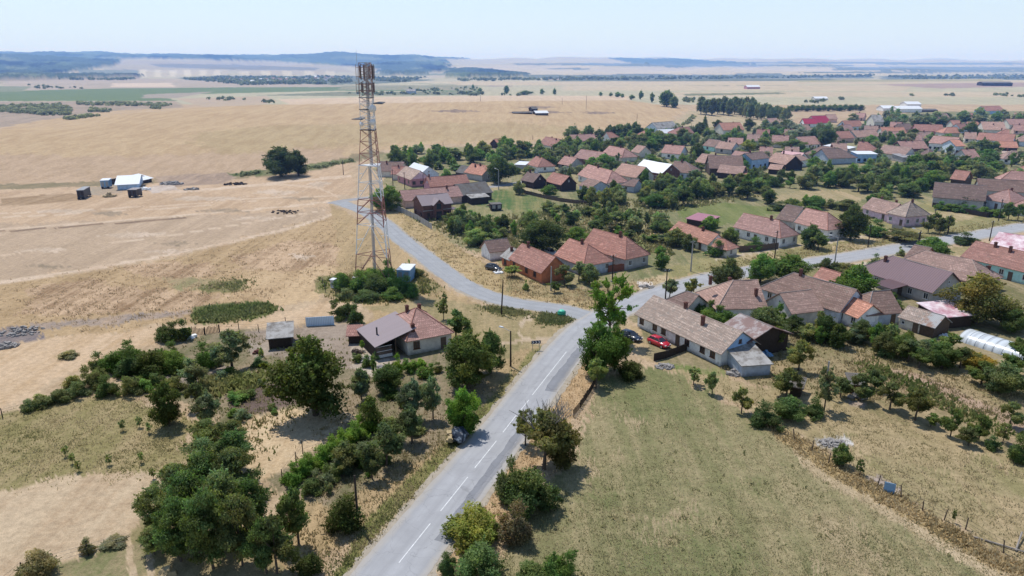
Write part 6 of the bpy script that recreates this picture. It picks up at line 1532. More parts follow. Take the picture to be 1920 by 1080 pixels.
tree(360, 728, 62, 62, 'open', 'grey', 'silvery shrub-like tree left of the tilled plot')
tree(372, 770, 50, 60, 'open', 'blue', 'loose tree just above the locust thicket, beside the tilled plot')
tree(436, 692, 84, 84, 'open', 'grey', 'big grey-green tree left of the small grey-roofed shed')
tree(318, 642, 46, 42, 'bush', 'dark', 'dark round bush at the far left end of the garden')
tree(342, 640, 40, 44, 'bush', 'dark', 'second dark round bush at the far left end of the garden, by the picket fence')
HL, HG = 'dense green bush in the hedge bank along the sandy track', 'bushes of the hedge bank along the sandy track'
for x, y, w_, h_, c in ((215, 700, 56, 50, 'green'), (250, 708, 66, 62, 'mid'), (290, 705, 66, 60, 'dark'), (330, 700, 60, 50, 'green'), (245, 680, 50, 40, 'green'), (310, 682, 56, 40, 'green'), (385, 690, 50, 46, 'green'), (180, 730, 50, 50, 'olive'), (205, 745, 50, 44, 'mid'), (150, 745, 44, 36, 'olive'), (115, 755, 44, 32, 'olive'), (80, 765, 42, 30, 'olive'), (55, 772, 36, 26, 'olive'), (250, 742, 44, 42, 'olive'), (190, 700, 40, 44, 'olive'), (270, 735, 40, 30, 'green'), (140, 728, 36, 30, 'olive'), (330, 735, 44, 34, 'olive')):
    tree(x, y, w_, h_, 'bush', c, HL, HG)
# bushes under the mast
for x, y, w_, h_, c in ((645, 545, 44, 36, 'green'), (675, 548, 50, 44, 'green'), (705, 552, 54, 46, 'mid'), (735, 548, 50, 44, 'green'), (765, 552, 44, 36, 'green'), (650, 562, 40, 24, 'olive'), (690, 566, 50, 26, 'mid'), (735, 564, 50, 28, 'green'), (770, 560, 30, 24, 'green'), (728, 525, 34, 40, 'green'), (640, 530, 30, 24, 'green'), (765, 512, 14, 26, 'green'), (785, 520, 26, 20, 'olive'), (700, 535, 50, 40, 'green')):
    tree(x, y, w_, h_, 'bush', c, 'bright green bush crowding the foot of the lattice mast', 'bushes at the foot of the mast')
tree(642, 600, 50, 40, 'bush', 'dark', 'dark bush between the mast compound and the propped blue sheet')
tree(668, 608, 34, 40, 'bush', 'dark', 'dark bush just behind the tiny red-tiled hut')
tree(855, 632, 52, 56, 'open', 'mid', 'light tree right behind the cream house')
tree(872, 640, 36, 46, 'open', 'mid', 'light tree on the verge right of the cream house')
tree(832, 600, 30, 50, 'wispy', 'olive', 'almost bare little tree behind the cream house')
# centre by the junction
tree(1142, 640, 92, 128, 'wispy', 'bright', 'tall thin-crowned tree with open top at the road junction')
tree(1120, 700, 84, 108, 'round', 'green', 'dense lower tree under the thin-crowned tree at the junction')
tree(1152, 694, 54, 92, 'round', 'green', 'dense tree on the right below the thin-crowned junction tree')
tree(1182, 712, 52, 44, 'bush', 'dark', 'dark shaded bush beside the navy car')
tree(1117, 728, 46, 64, 'open', 'pale', 'pale small tree at the head of the paling fence')
def dead_branches(t, seed):
    """bare limbs standing out of a living crown (unit tree frame)"""
    rs = random.Random(seed); m = MB()
    def grow(p, d, L, r, n):
        q = p + d * L; m.tube(p, q, r, r * .6, 5, False)
        if n:
            for _ in range(3 if n > 1 else 2):
                e = (d + Vector((rs.uniform(-.7, .7), rs.uniform(-.7, .7), rs.uniform(-.15, .5)))).normalized(); grow(p.lerp(q, rs.uniform(.55, 1)), e, L * rs.uniform(.5, .8), r * .55, n - 1)
    for i in range(6):
        a = rs.uniform(0, 6.28); grow(Vector((0, 0, .45)), Vector((math.cos(a) * .75, math.sin(a) * .75, 1)).normalized(), .34, .019, 3)
    m.build('dead_limbs', DEADWOOD, t, uv=False)
t = tree(1020, 880, 120, 128, 'open', 'brown', 'browning half-dead tree with bare top branches at the road edge'); dead_branches(t, 3)
tree(985, 835, 60, 70, 'wispy', 'olive', 'sparse olive twigs leaning over the road beside the half-dead tree')
tree(1050, 875, 70, 90, 'round', 'rust', 'rusty brown crown behind the half-dead tree')
tree(990, 968, 106, 108, 'bush', 'mid', 'large round green bush below the half-dead tree')
tree(950, 940, 56, 76, 'bush', 'olive', 'olive bush at the road edge left of the large round bush')
tree(965, 1025, 76, 84, 'bush', 'purple', 'leafless purplish brown bush between green and yellow bushes')
tree(888, 1030, 106, 84, 'bush', 'yellow', 'yellow-green bush at the road edge near the bottom')
tree(902, 1098, 96, 90, 'bush', 'mid', 'green bush at the bottom edge below the yellow one')
tree(840, 1080, 44, 46, 'bush', 'mid', 'small green bush at the bottom edge closest to the road')
tree(1052, 1100, 70, 70, 'bush', 'green', 'dark green bush at the bottom edge, right one of a pair in the meadow corner')
tree(1000, 1100, 70, 46, 'bush', 'mid', 'low bush at the bottom edge, left one of a pair in the meadow corner')
# right: gardens and orchards
tree(1366, 552, 66, 76, 'round', 'blue', 'tall bluish tree standing on the road edge behind the mottled hip roof')
tree(1425, 530, 60, 62, 'round', 'green', 'left one of two broad green trees hiding the main road')
tree(1482, 530, 96, 62, 'round', 'green', 'right and wider one of two broad green trees hiding the main road')
tree(1545, 528, 48, 50, 'open', 'blue', 'loose bluish tree beside the road lamp')
tree(1600, 578, 92, 92, 'round', 'green', 'round leafy tree in front of the mauve metal roof')
tree(1588, 512, 60, 22, 'bush', 'olive', 'low olive hedge bush at the roadside left of the mauve roof')
tree(1828, 605, 118, 104, 'wide', 'rust', 'large rusty green tree in front of the peach house')
tree(1745, 480, 70, 42, 'round', 'green', 'leafy tree at the roadside left of the turquoise house')
tree(1812, 460, 50, 26, 'bush', 'mid', 'low bush on the road edge right of the leafy roadside tree')
tree(1838, 504, 90, 24, 'bush', 'green', 'vine-covered bush along the turquoise house front')
tree(1296, 560, 30, 42, 'open', 'olive', 'little roadside tree behind the dark weathered wing', None)
tree(1255, 560, 36, 42, 'open', 'grey', 'little grey roadside tree right beside the pole behind the farmhouse')
tree(1300, 592, 36, 30, 'bush', 'mid', 'leafy shrub in front of the mottled hip roof, at its left corner')
VL, VG = 'vine-like green shrub between the farmhouse and the mottled hip roof', 'shrubs of the vine arbour behind the farmhouse'
for x, y in ((1320, 598), (1338, 604), (1358, 614), (1330, 612), (1372, 620)): tree(x, y, 46, 36, 'bush', 'green', VL, VG)
tree(1432, 640, 78, 76, 'round', 'blue', 'dark grey-green tree left of the dark-lined cross wing')
tree(1455, 655, 44, 50, 'open', 'mid', 'smaller tree in front of the dark grey-green tree, near the rusty barn')
tree(1546, 640, 48, 56, 'round', 'dark', 'left of the two dark trees before the clean orange roof')
tree(1570, 650, 42, 48, 'round', 'dark', 'right of the two dark trees before the clean orange roof')
tree(1613, 640, 50, 48, 'round', 'blue', 'dense tree in front of the sagging striped barn')
tree(1655, 665, 52, 50, 'round', 'blue', 'second dense tree below the striped barn, before the low shed')
tree(1497, 695, 54, 66, 'open', 'olive', 'light orchard tree alone on the grass below the cross wing')
OL, OG = 'fruit tree in the orchard rows behind the soil strip on the right', 'fruit trees of the right orchard rows'
for x, y, w_, h_, c in ((1702, 678, 56, 50, 'blue'), (1722, 690, 50, 44, 'mid'), (1765, 690, 60, 58, 'mid'), (1800, 690, 56, 46, 'blue'), (1840, 720, 56, 50, 'mid'), (1878, 735, 76, 66, 'blue'), (1905, 700, 50, 60, 'mid'), (1900, 622, 60, 50, 'mid'), (1876, 606, 50, 40, 'olive'), (1780, 655, 40, 36, 'mid'), (1905, 665, 44, 36, 'mid'), (1745, 660, 40, 30, 'mid')):
    tree(x, y, w_, h_, 'open' if w_ < 60 else 'round', c, OL, OG)
tree(1835, 690, 60, 32, 'bush', 'gold', 'golden yellow shrub before the plastic tunnel')
ML, MG = 'fruit tree in the middle orchard between the meadow and the farmhouse', 'fruit trees of the middle orchard'
for x, y, w_, h_, c, k in ((1474, 745, 60, 64, 'blue', 'open'), (1390, 775, 42, 54, 'olive', 'open'), (1478, 785, 60, 50, 'mid', 'round'), (1435, 805, 66, 52, 'mid', 'bush'), (1545, 770, 50, 86, 'grey', 'wispy'), (1525, 785, 50, 40, 'mid', 'bush'), (1612, 752, 56, 60, 'blue', 'open'), (1575, 745, 40, 44, 'blue', 'open'), (1668, 768, 56, 60, 'olive', 'open'), (1715, 788, 60, 70, 'blue', 'open'), (1745, 800, 34, 30, 'mid', 'open'), (1782, 818, 38, 58, 'mid', 'open'), (1835, 825, 46, 54, 'mid', 'open'), (1815, 835, 44, 40, 'blue', 'open'), (1860, 845, 30, 30, 'mid', 'bush'), (1893, 800, 46, 54, 'olive', 'open'), (1905, 868, 46, 56, 'mid', 'bush'), (1335, 740, 30, 46, 'olive', 'open'), (1300, 722, 34, 36, 'olive', 'wispy'), (1640, 730, 40, 44, 'blue', 'open'), (1880, 830, 30, 40, 'olive', 'wispy')):
    tree(x, y, w_, h_, k, c, ML, MG)
tree(1575, 872, 36, 46, 'round', 'mid', 'lone little tree beside the white rubble in the yard')
tree(1612, 890, 20, 30, 'wispy', 'mid', 'thin sapling by the debris at the meadow fence')
tree(1786, 980, 10, 26, 'wispy', 'dark', 'tiny lone sapling beside the fence, lower right')
tree(80, 1085, 70, 60, 'bush', 'dry', 'dry brownish bush in the bottom left corner')
tree(165, 1040, 34, 34, 'bush', 'dry', 'small dry bush on the bottom left fence line')
tree(215, 1026, 50, 20, 'bush', 'dry', 'low dry scrub beside the leaning post at bottom left')
tree(130, 672, 36, 18, 'bush', 'dry', 'solitary dry tuft on the sandy track')
SL, SG = 'sapling in the lower left meadow', 'saplings of the lower left meadow'
for x, y in ((230, 808), (262, 802), (280, 812), (148, 884), (136, 870), (124, 856), (265, 868), (288, 898), (206, 872)): tree(x, y, 14, 22, 'wispy', 'olive', SL, SG)
# garden shrubs round the cream house
for x, y, w_, h_, c in ((770, 700, 30, 30, 'green'), (800, 710, 34, 30, 'green'), (790, 690, 24, 20, 'bright'), (690, 690, 26, 26, 'mid'), (670, 680, 20, 20, 'mid'), (705, 675, 20, 18, 'pale'), (760, 690, 20, 16, 'grey'), (820, 700, 24, 22, 'olive'), (740, 720, 24, 20, 'olive'), (785, 742, 30, 24, 'olive')):
    tree(x, y, w_, h_, 'bush', c, 'small garden shrub below the cream house', 'garden shrubs below the cream house')
RL, RG = 'bright green vine bush in the row beside the straw plot', 'vine bushes in the row beside the straw plot'
for i in range(9):
    u = i / 8; tree(548 + 140 * u, 912 - 96 * u, 46, 40, 'bush', 'bright', RL, RG)
for i in range(6):
    u = i / 5; tree(585 + 100 * u, 930 - 70 * u, 44, 36, 'bush', 'grey' if i % 2 else 'mid', 'grey-green bush in the second row below the bright vines', 'second bush row below the vines')
# north side of the side road, mid distance
tree(1018, 474, 92, 72, 'wide', 'dark', 'great dark walnut behind the terracotta house')
tree(1080, 458, 44, 38, 'round', 'green', 'light green tree right of the great dark walnut')
tree(936, 344, 62, 54, 'round', 'dark', 'big dark tree at the end of the village lane')
tree(528, 331, 76, 60, 'wide', 'dark', 'isolated huge round tree clump on the open field left of the mast')
tree(560, 330, 48, 52, 'round', 'dark', 'right lobe of the isolated tree clump on the open field')
tree(732, 395, 56, 52, 'round', 'green', 'bright tree beside the mast, in front of the long pinkish roof')
tree(712, 395, 36, 46, 'round', 'green', 'tree directly right of the mast legs, at the start of the grey sheet fence')
tree(1594, 450, 62, 72, 'round', 'dark', 'tall dark tree between the salmon L-house and the lilac-pink house')
tree(1520, 464, 46, 48, 'round', 'mid', 'tree in front of the salmon L-house, left of the road lamp')
tree(1533, 468, 36, 36, 'open', 'mid', 'lighter tree next to the road lamp, in front of the salmon L-house')
tree(1636, 442, 60, 30, 'bush', 'green', 'low rounded tree before the lilac-pink house')
tree(1368, 462, 40, 40, 'round', 'mid', 'tree at the left corner of the white roadside house')
tree(1414, 470, 44, 26, 'bush', 'green', 'vine bush along the white roadside house front')
tree(1330, 435, 38, 34, 'round', 'green', 'tree beside the magenta shed roof')
tree(1342, 482, 40, 34, 'bush', 'green', 'bush in front of the small tiled outbuilding on the roadside')
tree(1268, 462, 40, 38, 'round', 'blue', 'tree at the left end of the bright orange-red roof')
tree(1290, 470, 30, 34, 'round', 'blue', 'second tree before the bright orange-red roof')
tree(1240, 505, 30, 36, 'round', 'green', 'lone green tree on the verge left of the thick double pole')
tree(1058, 535, 44, 44, 'open', 'grey', 'grey fruit tree before the terracotta gable', 'fruit trees before the grey houses')
tree(1085, 525, 36, 40, 'open', 'grey', 'grey fruit tree right of the terracotta gable', 'fruit trees before the grey houses')
tree(1105, 533, 40, 44, 'round', 'blue', 'bluish tree before the pale blue-grey house', 'fruit trees before the grey houses')
tree(1040, 548, 24, 24, 'open', 'mid', 'small sapling tree on the verge before the terracotta house')
tree(960, 520, 34, 26, 'open', 'pale', 'pale young tree along the terracotta wall')
tree(986, 545, 14, 20, 'bush', 'mid', 'small dark bush on the verge below the terracotta wall')
tree(1145, 447, 34, 32, 'wispy', 'purple', 'bare brown tree behind the large grey house')
tree(1166, 480, 18, 16, 'bush', 'mid', 'shrub beside the pole before the large grey house')
tree(1688, 452, 90, 26, 'open', 'olive', 'low roadside shrub right of the leafy roadside tree')
for x, y in ((1740, 436), (1762, 440), (1778, 436), (1752, 430)): tree(x, y, 30, 34, 'open', 'blue', 'tree in the small roadside grove right of the lilac-pink house', 'small roadside grove')
for x, y in ((1890, 412), (1908, 414), (1925, 412)): tree(x, y, 26, 34, 'open', 'mid', 'roadside tree before the salmon hip roof at the right edge', 'roadside trees at the right edge')
tree(1815, 388, 62, 34, 'round', 'dark', 'dark dense tree before the big grey barn')
for i in range(8):
    u = i / 7; tree(1762 + 108 * u, 394 + 14 * u, 26, 18, 'bush', 'green', 'bright hedge bush along the tall dark fence', 'hedge bushes along the tall dark fence')
tree(1618, 512, 14, 22, 'bush', 'grey', 'ball-shaped shrub on the road edge above the mauve roof')
tree(1640, 500, 26, 24, 'bush', 'grey', 'ball-shaped shrub left of the path to the road above the mauve roof')
tree(1688, 480, 16, 18, 'bush', 'olive', 'small spiky shrub at the roadside above the peach roof')
# village spruces and marked trees
tree(1067, 345, 12, 34, 'conifer', 'dark', 'dark slim spruce in the middle of the village')
tree(1321, 240, 12, 24, 'conifer', 'dark', 'dark spruce at the northern edge of the village')
tree(1312, 252, 28, 24, 'round', 'dark', 'dark round tree at the foot of the northern spruce')
tree(1345, 240, 20, 16, 'round', 'dark', 'dark round tree right of the northern spruce')
tree(1404, 240, 24, 18, 'round', 'dark', 'dark round tree right of the bright orange northern roof')
tree(1149, 365, 18, 30, 'round', 'dark', 'round dark tree before the glazed porch house')
tree(1305, 298, 32, 32, 'round', 'dark', 'dark round tree right of the white gabled house on the square')
tree(1400, 288, 30, 28, 'round', 'yellow', 'yellow-green round tree in the village centre')
tree(1548, 278, 40, 38, 'wide', 'dark', 'massive dark walnut crown in the village centre')
tree(1632, 272, 28, 20, 'round', 'green', 'round walnut crown before the long brown-grey roof')
tree(1818, 260, 36, 32, 'wide', 'dark', 'large round dark tree in the far right rows')
tree(1527, 318, 30, 26, 'round', 'green', 'round tree left of the dark brown barn')
tree(1488, 285, 60, 26, 'round', 'mid', 'broad tree before the light tan roofs')
tree(1432, 280, 32, 24, 'round', 'olive', 'olive tree left of the light tan roof')
tree(1842, 290, 40, 30, 'round', 'mid', 'dense tree right of the loggia house wing')
tree(1862, 290, 28, 26, 'round', 'mid', 'smaller dense tree left of the pale low shed')
tree(1772, 284, 20, 18, 'round', 'mid', 'tree before the loggia of the white house')
tree(1712, 262, 28, 22, 'round', 'dark', 'dark tree left of the long coral roof')
tree(1132, 312, 40, 26, 'round', 'green', 'green tree before the salmon roof with one chimney')
tree(1110, 318, 36, 26, 'round', 'green', 'yellowish tree below the long salmon roof')
tree(1026, 318, 40, 34, 'round', 'mid', 'dense tree between the brownish red roof and the tile house behind the spruce')
tree(973, 365, 24, 28, 'round', 'grey', 'silvery round willow at the corner of the green plot')
tree(1030, 368, 34, 24, 'round', 'green', 'leafy tree hiding the second dark gabled barn')
for x, y, h_ in ((1670, 222, 22), (1681, 224, 20)): tree(x, y, 9 if x < 1675 else 16, h_, 'column', 'mid', 'thin poplar on the left of two near the timber-gabled house' if x < 1675 else 'fuller poplar on the right of two near the timber-gabled house')
tree(805, 320, 20, 32, 'round', 'dark', 'dark round-topped tree behind the white metal roof')
tree(840, 293, 22, 17, 'round', 'dark', 'lone round tree on the field edge left of the village')
tree(742, 312, 28, 34, 'round', 'mid', 'tall tree group member left of the white metal roof at the field edge')
tree(775, 312, 30, 26, 'round', 'mid', 'tree in the grove behind the white metal roof')
# clusters of individual trees
V = ['round', 'round', 'open', 'bush']
C = ['mid', 'mid', 'blue', 'olive', 'green', 'dark', 'pale', 'green', 'grey', 'olive']
cl = cluster
cl([(820, 418), (870, 410), (930, 428), (1000, 420), (1010, 440), (930, 450), (930, 462), (900, 472), (860, 450)], 30, (3.0, 6.5), (3.0, 6.0), V, C, 'tree in the thicket along the verge behind the terracotta house', 'thicket behind the terracotta house', 11, blabel='bush in the thicket along the verge behind the terracotta house', bgroup='thicket bushes behind the terracotta house')
cl([(1020, 395), (1110, 400), (1200, 410), (1260, 420), (1250, 440), (1180, 436), (1100, 424), (1040, 425)], 30, (3, 6), (2.6, 4.8), V, C, 'tree in the long belt of scrub behind the grey houses', 'scrub belt behind the grey houses', 12, blabel='bush in the long belt of scrub behind the grey houses', bgroup='scrub belt bushes behind the grey houses')
cl([(1060, 375), (1130, 378), (1230, 360), (1320, 350), (1420, 345), (1440, 372), (1330, 376), (1260, 395), (1150, 395)], 52, (4, 8), (3.5, 6.5), V, C, 'tree in the wooded gardens below the white metal roof', 'wooded gardens below the white metal roof', 13, blabel='bush in the wooded gardens below the white metal roof', bgroup='garden bushes below the white metal roof')
cl([(1420, 335), (1520, 330), (1620, 318), (1740, 315), (1790, 330), (1770, 345), (1720, 372), (1640, 372), (1600, 358), (1440, 352)], 78, (5, 9), (4, 7.5), V, C, 'tree in the dense wood below the dark brown barn', 'dense wood below the dark brown barn', 14, blabel='bush in the dense wood below the dark brown barn', bgroup='wood bushes below the dark brown barn')
cl([(1760, 302), (1850, 300), (1960, 306), (1960, 340), (1860, 340), (1800, 330)], 34, (5, 9), (4, 7), V, C, 'tree in the gardens below the white loggia house', 'gardens below the loggia house', 15, blabel='bush in the gardens below the white loggia house', bgroup='garden bushes below the loggia house')
cl([(730, 285), (840, 285), (860, 300), (860, 335), (810, 345), (730, 318)], 26, (5, 9), (4, 8), V, C, 'tree in the grove around the white metal roof at the lane', 'grove at the lane', 16, blabel='bush in the grove around the white metal roof at the lane', bgroup='grove bushes at the lane')
cl([(860, 290), (960, 282), (1010, 285), (1060, 292), (1060, 305), (980, 302), (880, 312)], 34, (6, 10), (4.5, 8), V, C, 'tree in the green belt before the field-edge roofs', 'green belt before the field edge', 17, blabel='bush in the green belt before the field-edge roofs', bgroup='green belt bushes')
cl([(1050, 262), (1060, 270), (1205, 262), (1200, 252)], 14, (7, 11), (6, 9), ['round'], ['dark', 'mid'], 'tree behind the northern row of red roofs', 'trees behind the northern row', 18, merge=True)
cl([(1040, 285), (1080, 276), (1200, 268), (1240, 262), (1340, 258), (1430, 256), (1440, 268), (1330, 268), (1240, 282), (1170, 288), (1060, 296)], 56, (6, 10), (5, 8), V, C, 'tree in the gardens between the northern and the middle rows of houses', 'gardens between northern and middle rows', 19, blabel='bush in the gardens between the northern and the middle rows of houses', bgroup='garden bushes between northern and middle rows')
cl([(1430, 240), (1500, 245), (1600, 250), (1640, 248), (1580, 262), (1520, 268), (1440, 262)], 30, (8, 12), (6, 9), ['round', 'bush'], C, 'tree below the crimson metal roof', 'trees below the crimson roof', 20, blabel='bush below the crimson metal roof', bgroup='bushes below the crimson roof', merge=True)
cl([(1570, 232), (1700, 225), (1830, 222), (1960, 218), (1960, 235), (1840, 238), (1700, 245), (1640, 240)], 46, (8, 13), (6, 10), V, C, 'tree in the far belt between the village and the fields on the right', 'far belt at the right', 21, blabel='bush in the far belt between the village and the fields on the right', bgroup='far belt bushes at the right', merge=True)
cl([(1200, 345), (1240, 338), (1260, 345), (1320, 345), (1340, 350), (1220, 362)], 14, (4, 7), (3.5, 6), V, C, 'tree just below the two dark barns and the white roof', 'trees below the dark barns', 22, blabel='bush just below the two dark barns and the white roof', bgroup='bushes below the dark barns')
cl([(1210, 318), (1240, 290), (1310, 305), (1300, 310), (1400, 300), (1420, 300), (1450, 330), (1540, 322), (1420, 330)], 18, (4, 7), (3.5, 6), V, C, 'small tree squeezed between the middle rows of houses', 'trees between the middle rows', 23, blabel='bush squeezed between the middle rows of houses', bgroup='bushes between the middle rows')
cl([(1640, 266), (1780, 262), (1800, 280), (1700, 278), (1640, 286)], 14, (6, 9), (5, 8), V, C, 'tree between the far right rows of houses', 'trees between the far right rows', 24, blabel='bush between the far right rows of houses', bgroup='bushes between the far right rows', merge=True)
cl([(1100, 450), (1040, 452), (1180, 445), (1260, 452), (1240, 490), (1190, 470)], 8, (2.5, 4.5), (2, 4), ['bush', 'open'], C, 'small tree in the rough grass right of the large grey house', 'small trees right of the large grey house', 25, blabel='bush in the rough grass right of the large grey house', bgroup='bushes right of the large grey house')
cl([(1430, 378), (1490, 388), (1640, 378), (1700, 384), (1620, 398), (1460, 398)], 14, (4, 7), (3, 5), V, C, 'tree on the grass edge behind the salmon L-house', 'trees behind the salmon L-house', 26, blabel='bush on the grass edge behind the salmon L-house', bgroup='bushes behind the salmon L-house')
cl([(660, 640), (690, 660), (660, 740), (690, 760), (640, 790), (780, 740), (760, 780)], 8, (1.5, 3), (1.5, 3), ['bush', 'open'], C, 'low fruit tree in the garden right of the big walnut', 'low fruit trees right of the big walnut', 27, blabel='low bush in the garden right of the big walnut', bgroup='low bushes right of the big walnut')
cl([(1440, 580), (1420, 600), (1500, 640), (1620, 660), (1720, 690), (1740, 650), (1640, 640), (1560, 625)], 16, (2.5, 4.5), (2.5, 4.5), V, C, 'small tree in the yards below the tiled barns on the right', 'small trees in the right-hand yards', 28, blabel='bush in the yards below the tiled barns on the right', bgroup='bushes in the right-hand yards')
cl([(1560, 505), (1600, 500), (1650, 520), (1700, 560), (1680, 580), (1600, 560)], 7, (2, 3.5), (2, 3), ['bush'], C, 'shrub in the courtyard of the mauve roofed house', 'courtyard shrubs', 29)
cl([(500, 640), (640, 660), (660, 700), (520, 700)], 5, (1.5, 3), (1.5, 2.6), ['bush'], C, 'shrub beside the small grey-roofed shed', 'shrubs beside the small shed', 30)
cl([(910, 300), (1000, 330), (1000, 345), (960, 350), (950, 320)], 8, (4, 7), (3.5, 6), V, C, 'tree along the village lane end', 'trees along the lane end', 31, blabel='bush along the village lane end', bgroup='bushes along the lane end')
# poplar wood and wind-breaks at the edge of the fields
for i in range(10):
    x = 1314 + i * 10.5; tree(x, 214 + (i % 3) * 1.5, 21, 36 - (i % 2) * 4, 'wide', 'blue', 'dark tall tree in the left half of the poplar wood beyond the village', 'dark trees of the poplar wood', 'poplar_tree', 'poplar')
for i in range(13):
    x = 1392 + i * 7; tree(x, 219 + (i % 3) * 2 + i * .45, 17, 33 - i * .6, 'wide', 'grey', 'pale grey-green poplar in the right half of the poplar wood', 'pale poplars of the poplar wood', 'poplar_tree', 'poplar')
for i in range(14):
    x = 1484 + i * 10; tree(x, 208 + (i % 2) * 1.2 - i * .1, 16, 12, 'round', 'dark', 'tree in the dark windbreak strip right of the poplar wood', 'windbreak right of the poplar wood')
for x, y, w_, h_ in ((1250, 200, 34, 32), (1264, 202, 20, 22), (1222, 192, 9, 19), (1201, 187, 10, 18), (1184, 187, 12, 10), (1158, 182, 12, 10), (1167, 183, 9, 8), (1145, 181, 8, 8), (1126, 180, 8, 8), (1040, 178, 8, 13), (1016, 177, 10, 11), (950, 176, 12, 16), (985, 178, 30, 9), (900, 175, 10, 11), (887, 168, 6, 10)):
    tree(x, y, w_, h_, 'round', 'mid', 'lone tree in the line along the top of the hill field', 'line of trees along the top of the hill field')

cl([(530, 980), (620, 930), (690, 900), (760, 840), (800, 800), (720, 780), (640, 860), (560, 930), (520, 960)], 16, (1.2, 2.6), (1.2, 2.4), ['bush'], ['olive', 'mid', 'grey', 'green'], 'low scrub bush between the orchard trees left of the road', 'scrub between the orchard trees', 32)
cl([(340, 690), (480, 650), (520, 690), (480, 712), (560, 780), (450, 800), (400, 745), (350, 760)], 16, (1.2, 2.8), (1.2, 2.6), ['bush'], ['olive', 'mid', 'grey', 'green'], 'low garden shrub beside the tilled plots left of the walnut', 'garden shrubs beside the tilled plots', 33)
cl([(230, 660), (340, 655), (360, 700), (280, 740), (190, 735)], 10, (1.5, 3.4), (1.5, 3.0), ['bush'], ['olive', 'mid', 'green'], HL, HG, 34)
cl([(840, 1000), (930, 900), (1000, 880), (960, 960), (900, 1060), (850, 1060)], 9, (1.2, 2.4), (1.2, 2.4), ['bush'], ['olive', 'mid', 'yellow'], 'small bush in the roadside strip right of the road', 'small bushes of the roadside strip', 35)
for i_, pl_ in enumerate(([(1040, 290), (1200, 280), (1340, 300), (1440, 290), (1440, 335), (1250, 330), (1060, 345)], [(1440, 260), (1640, 250), (1800, 262), (1920, 250), (1920, 310), (1700, 312), (1450, 310)], [(1200, 250), (1440, 245), (1640, 245), (1640, 275), (1400, 285), (1200, 285)])):
    cl(pl_, 75, (3, 6.5), (3, 6), ['round', 'bush', 'open'], C, '', '', 40 + i_, merge=True)
# ------------------------------------------------------------------ uncountable ground cover and far woods
def leafy_stuff(name, pts, size, cols, seed, label=None, cat=None, blades=4, up=.9, spread=.5, mat_=None):
    """pts (n,3): many tiny leaf faces growing at these points, one object"""
    rs = np.random.RandomState(seed); n = len(pts) * blades
    p = np.repeat(pts, blades, 0) + np.stack([rs.uniform(-spread, spread, n), rs.uniform(-spread, spread, n), np.zeros(n)], 1)
    sz = np.repeat(size, blades) * rs.uniform(.5, 1.3, n)
    a = rs.uniform(0, 6.283, n); t = np.stack([np.cos(a), np.sin(a), np.zeros(n)], 1)
    tip = np.stack([rs.randn(n) * .35, rs.randn(n) * .35, np.full(n, up)], 1) * sz[:, None]
    wv = t * (sz * .32)[:, None]
    v = np.stack([p - wv, p + wv, p + tip + wv * .25, p + tip - wv * .25], 1).reshape(-1, 3)
    c = np.repeat(cols, blades, 0) * rs.uniform(.88, 1.12, (n, 1)); c = np.concatenate([c, np.ones((n, 1))], 1)
    me = np_mesh(name, v, np.arange(4 * n).reshape(n, 4), mat_ or GRASS, {'lc': np.repeat(c, 4, 0)})
    o = link(bpy.data.objects.new(name, me)); tag(o, label, cat, kind='stuff'); return o
def grass_mat():
    n = NT('grass_blades', .85, .15); at = n.n('ShaderNodeAttribute'); at.attribute_name = 'lc'
    n.l(at.outputs['Color'], n.b.inputs['Base Color'])
    tr = n.n('ShaderNodeBsdfTranslucent'); n.l(at.outputs['Color'], tr.inputs['Color'])
    ms = n.n('ShaderNodeMixShader'); ms.inputs[0].default_value = .55
    n.l(n.b.outputs[0], ms.inputs[1]); n.l(tr.outputs[0], ms.inputs[2]); n.l(ms.outputs[0], n.t.nodes['Material Output'].inputs['Surface']); return n.m
GRASS = grass_mat()
def scatter(poly, n, seed, clump=0.0, soft=1.2):
    rs = np.random.RandomState(seed); P = np.array(poly, float); (x0, y0), (x1, y1) = P.min(0), P.max(0)
    px, py = rs.uniform(x0, x1, n * 3), rs.uniform(y0, y1, n * 3); k = inpoly(px, py, P); px, py = px[k][:n], py[k][:n]
    v = (540 - py) / F; u = (px - 960) / F; dz = -SP + v * CP; ok = dz < -.03; px, py, u, v, dz = px[ok], py[ok], u[ok], v[ok], dz[ok]
    t = H / -dz; jx = rs.randn(2, len(t)) * soft; q = np.stack([t * u + jx[0], t * (CP + v * SP) + jx[1], np.zeros(len(t))], 1)
    if clump:
        nz = smooth_noise(q[:, 0], q[:, 1], 3.0, seed + 50) + .5 * smooth_noise(q[:, 0], q[:, 1], 1.1, seed + 51); q = q[nz + .45 * rs.randn(len(q)) > clump]
    d = ((_RP[None, ::2] - q[:, None, :2]) ** 2).sum(-1).min(1) if len(q) < 60000 else np.full(len(q), 99.)
    d2 = ((_RS[None] - q[:, None, :2]) ** 2).sum(-1).min(1) if len(q) < 60000 else np.full(len(q), 99.)
    q = q[(d > 3.9 ** 2) & (d2 > 2.9 ** 2)]
    ok = np.ones(len(q), bool)
    for cx, cy, hl, hw_, an in FOOT:
        dx, dy = q[:, 0] - cx, q[:, 1] - cy
        ok &= ~((np.abs(dx * math.cos(an) + dy * math.sin(an)) < hl + .2) & (np.abs(-dx * math.sin(an) + dy * math.cos(an)) < hw_ + .2))
    return q[ok]
def mute(c):
    m = sum(c) / 3; return [m + (v - m) * .75 for v in c]
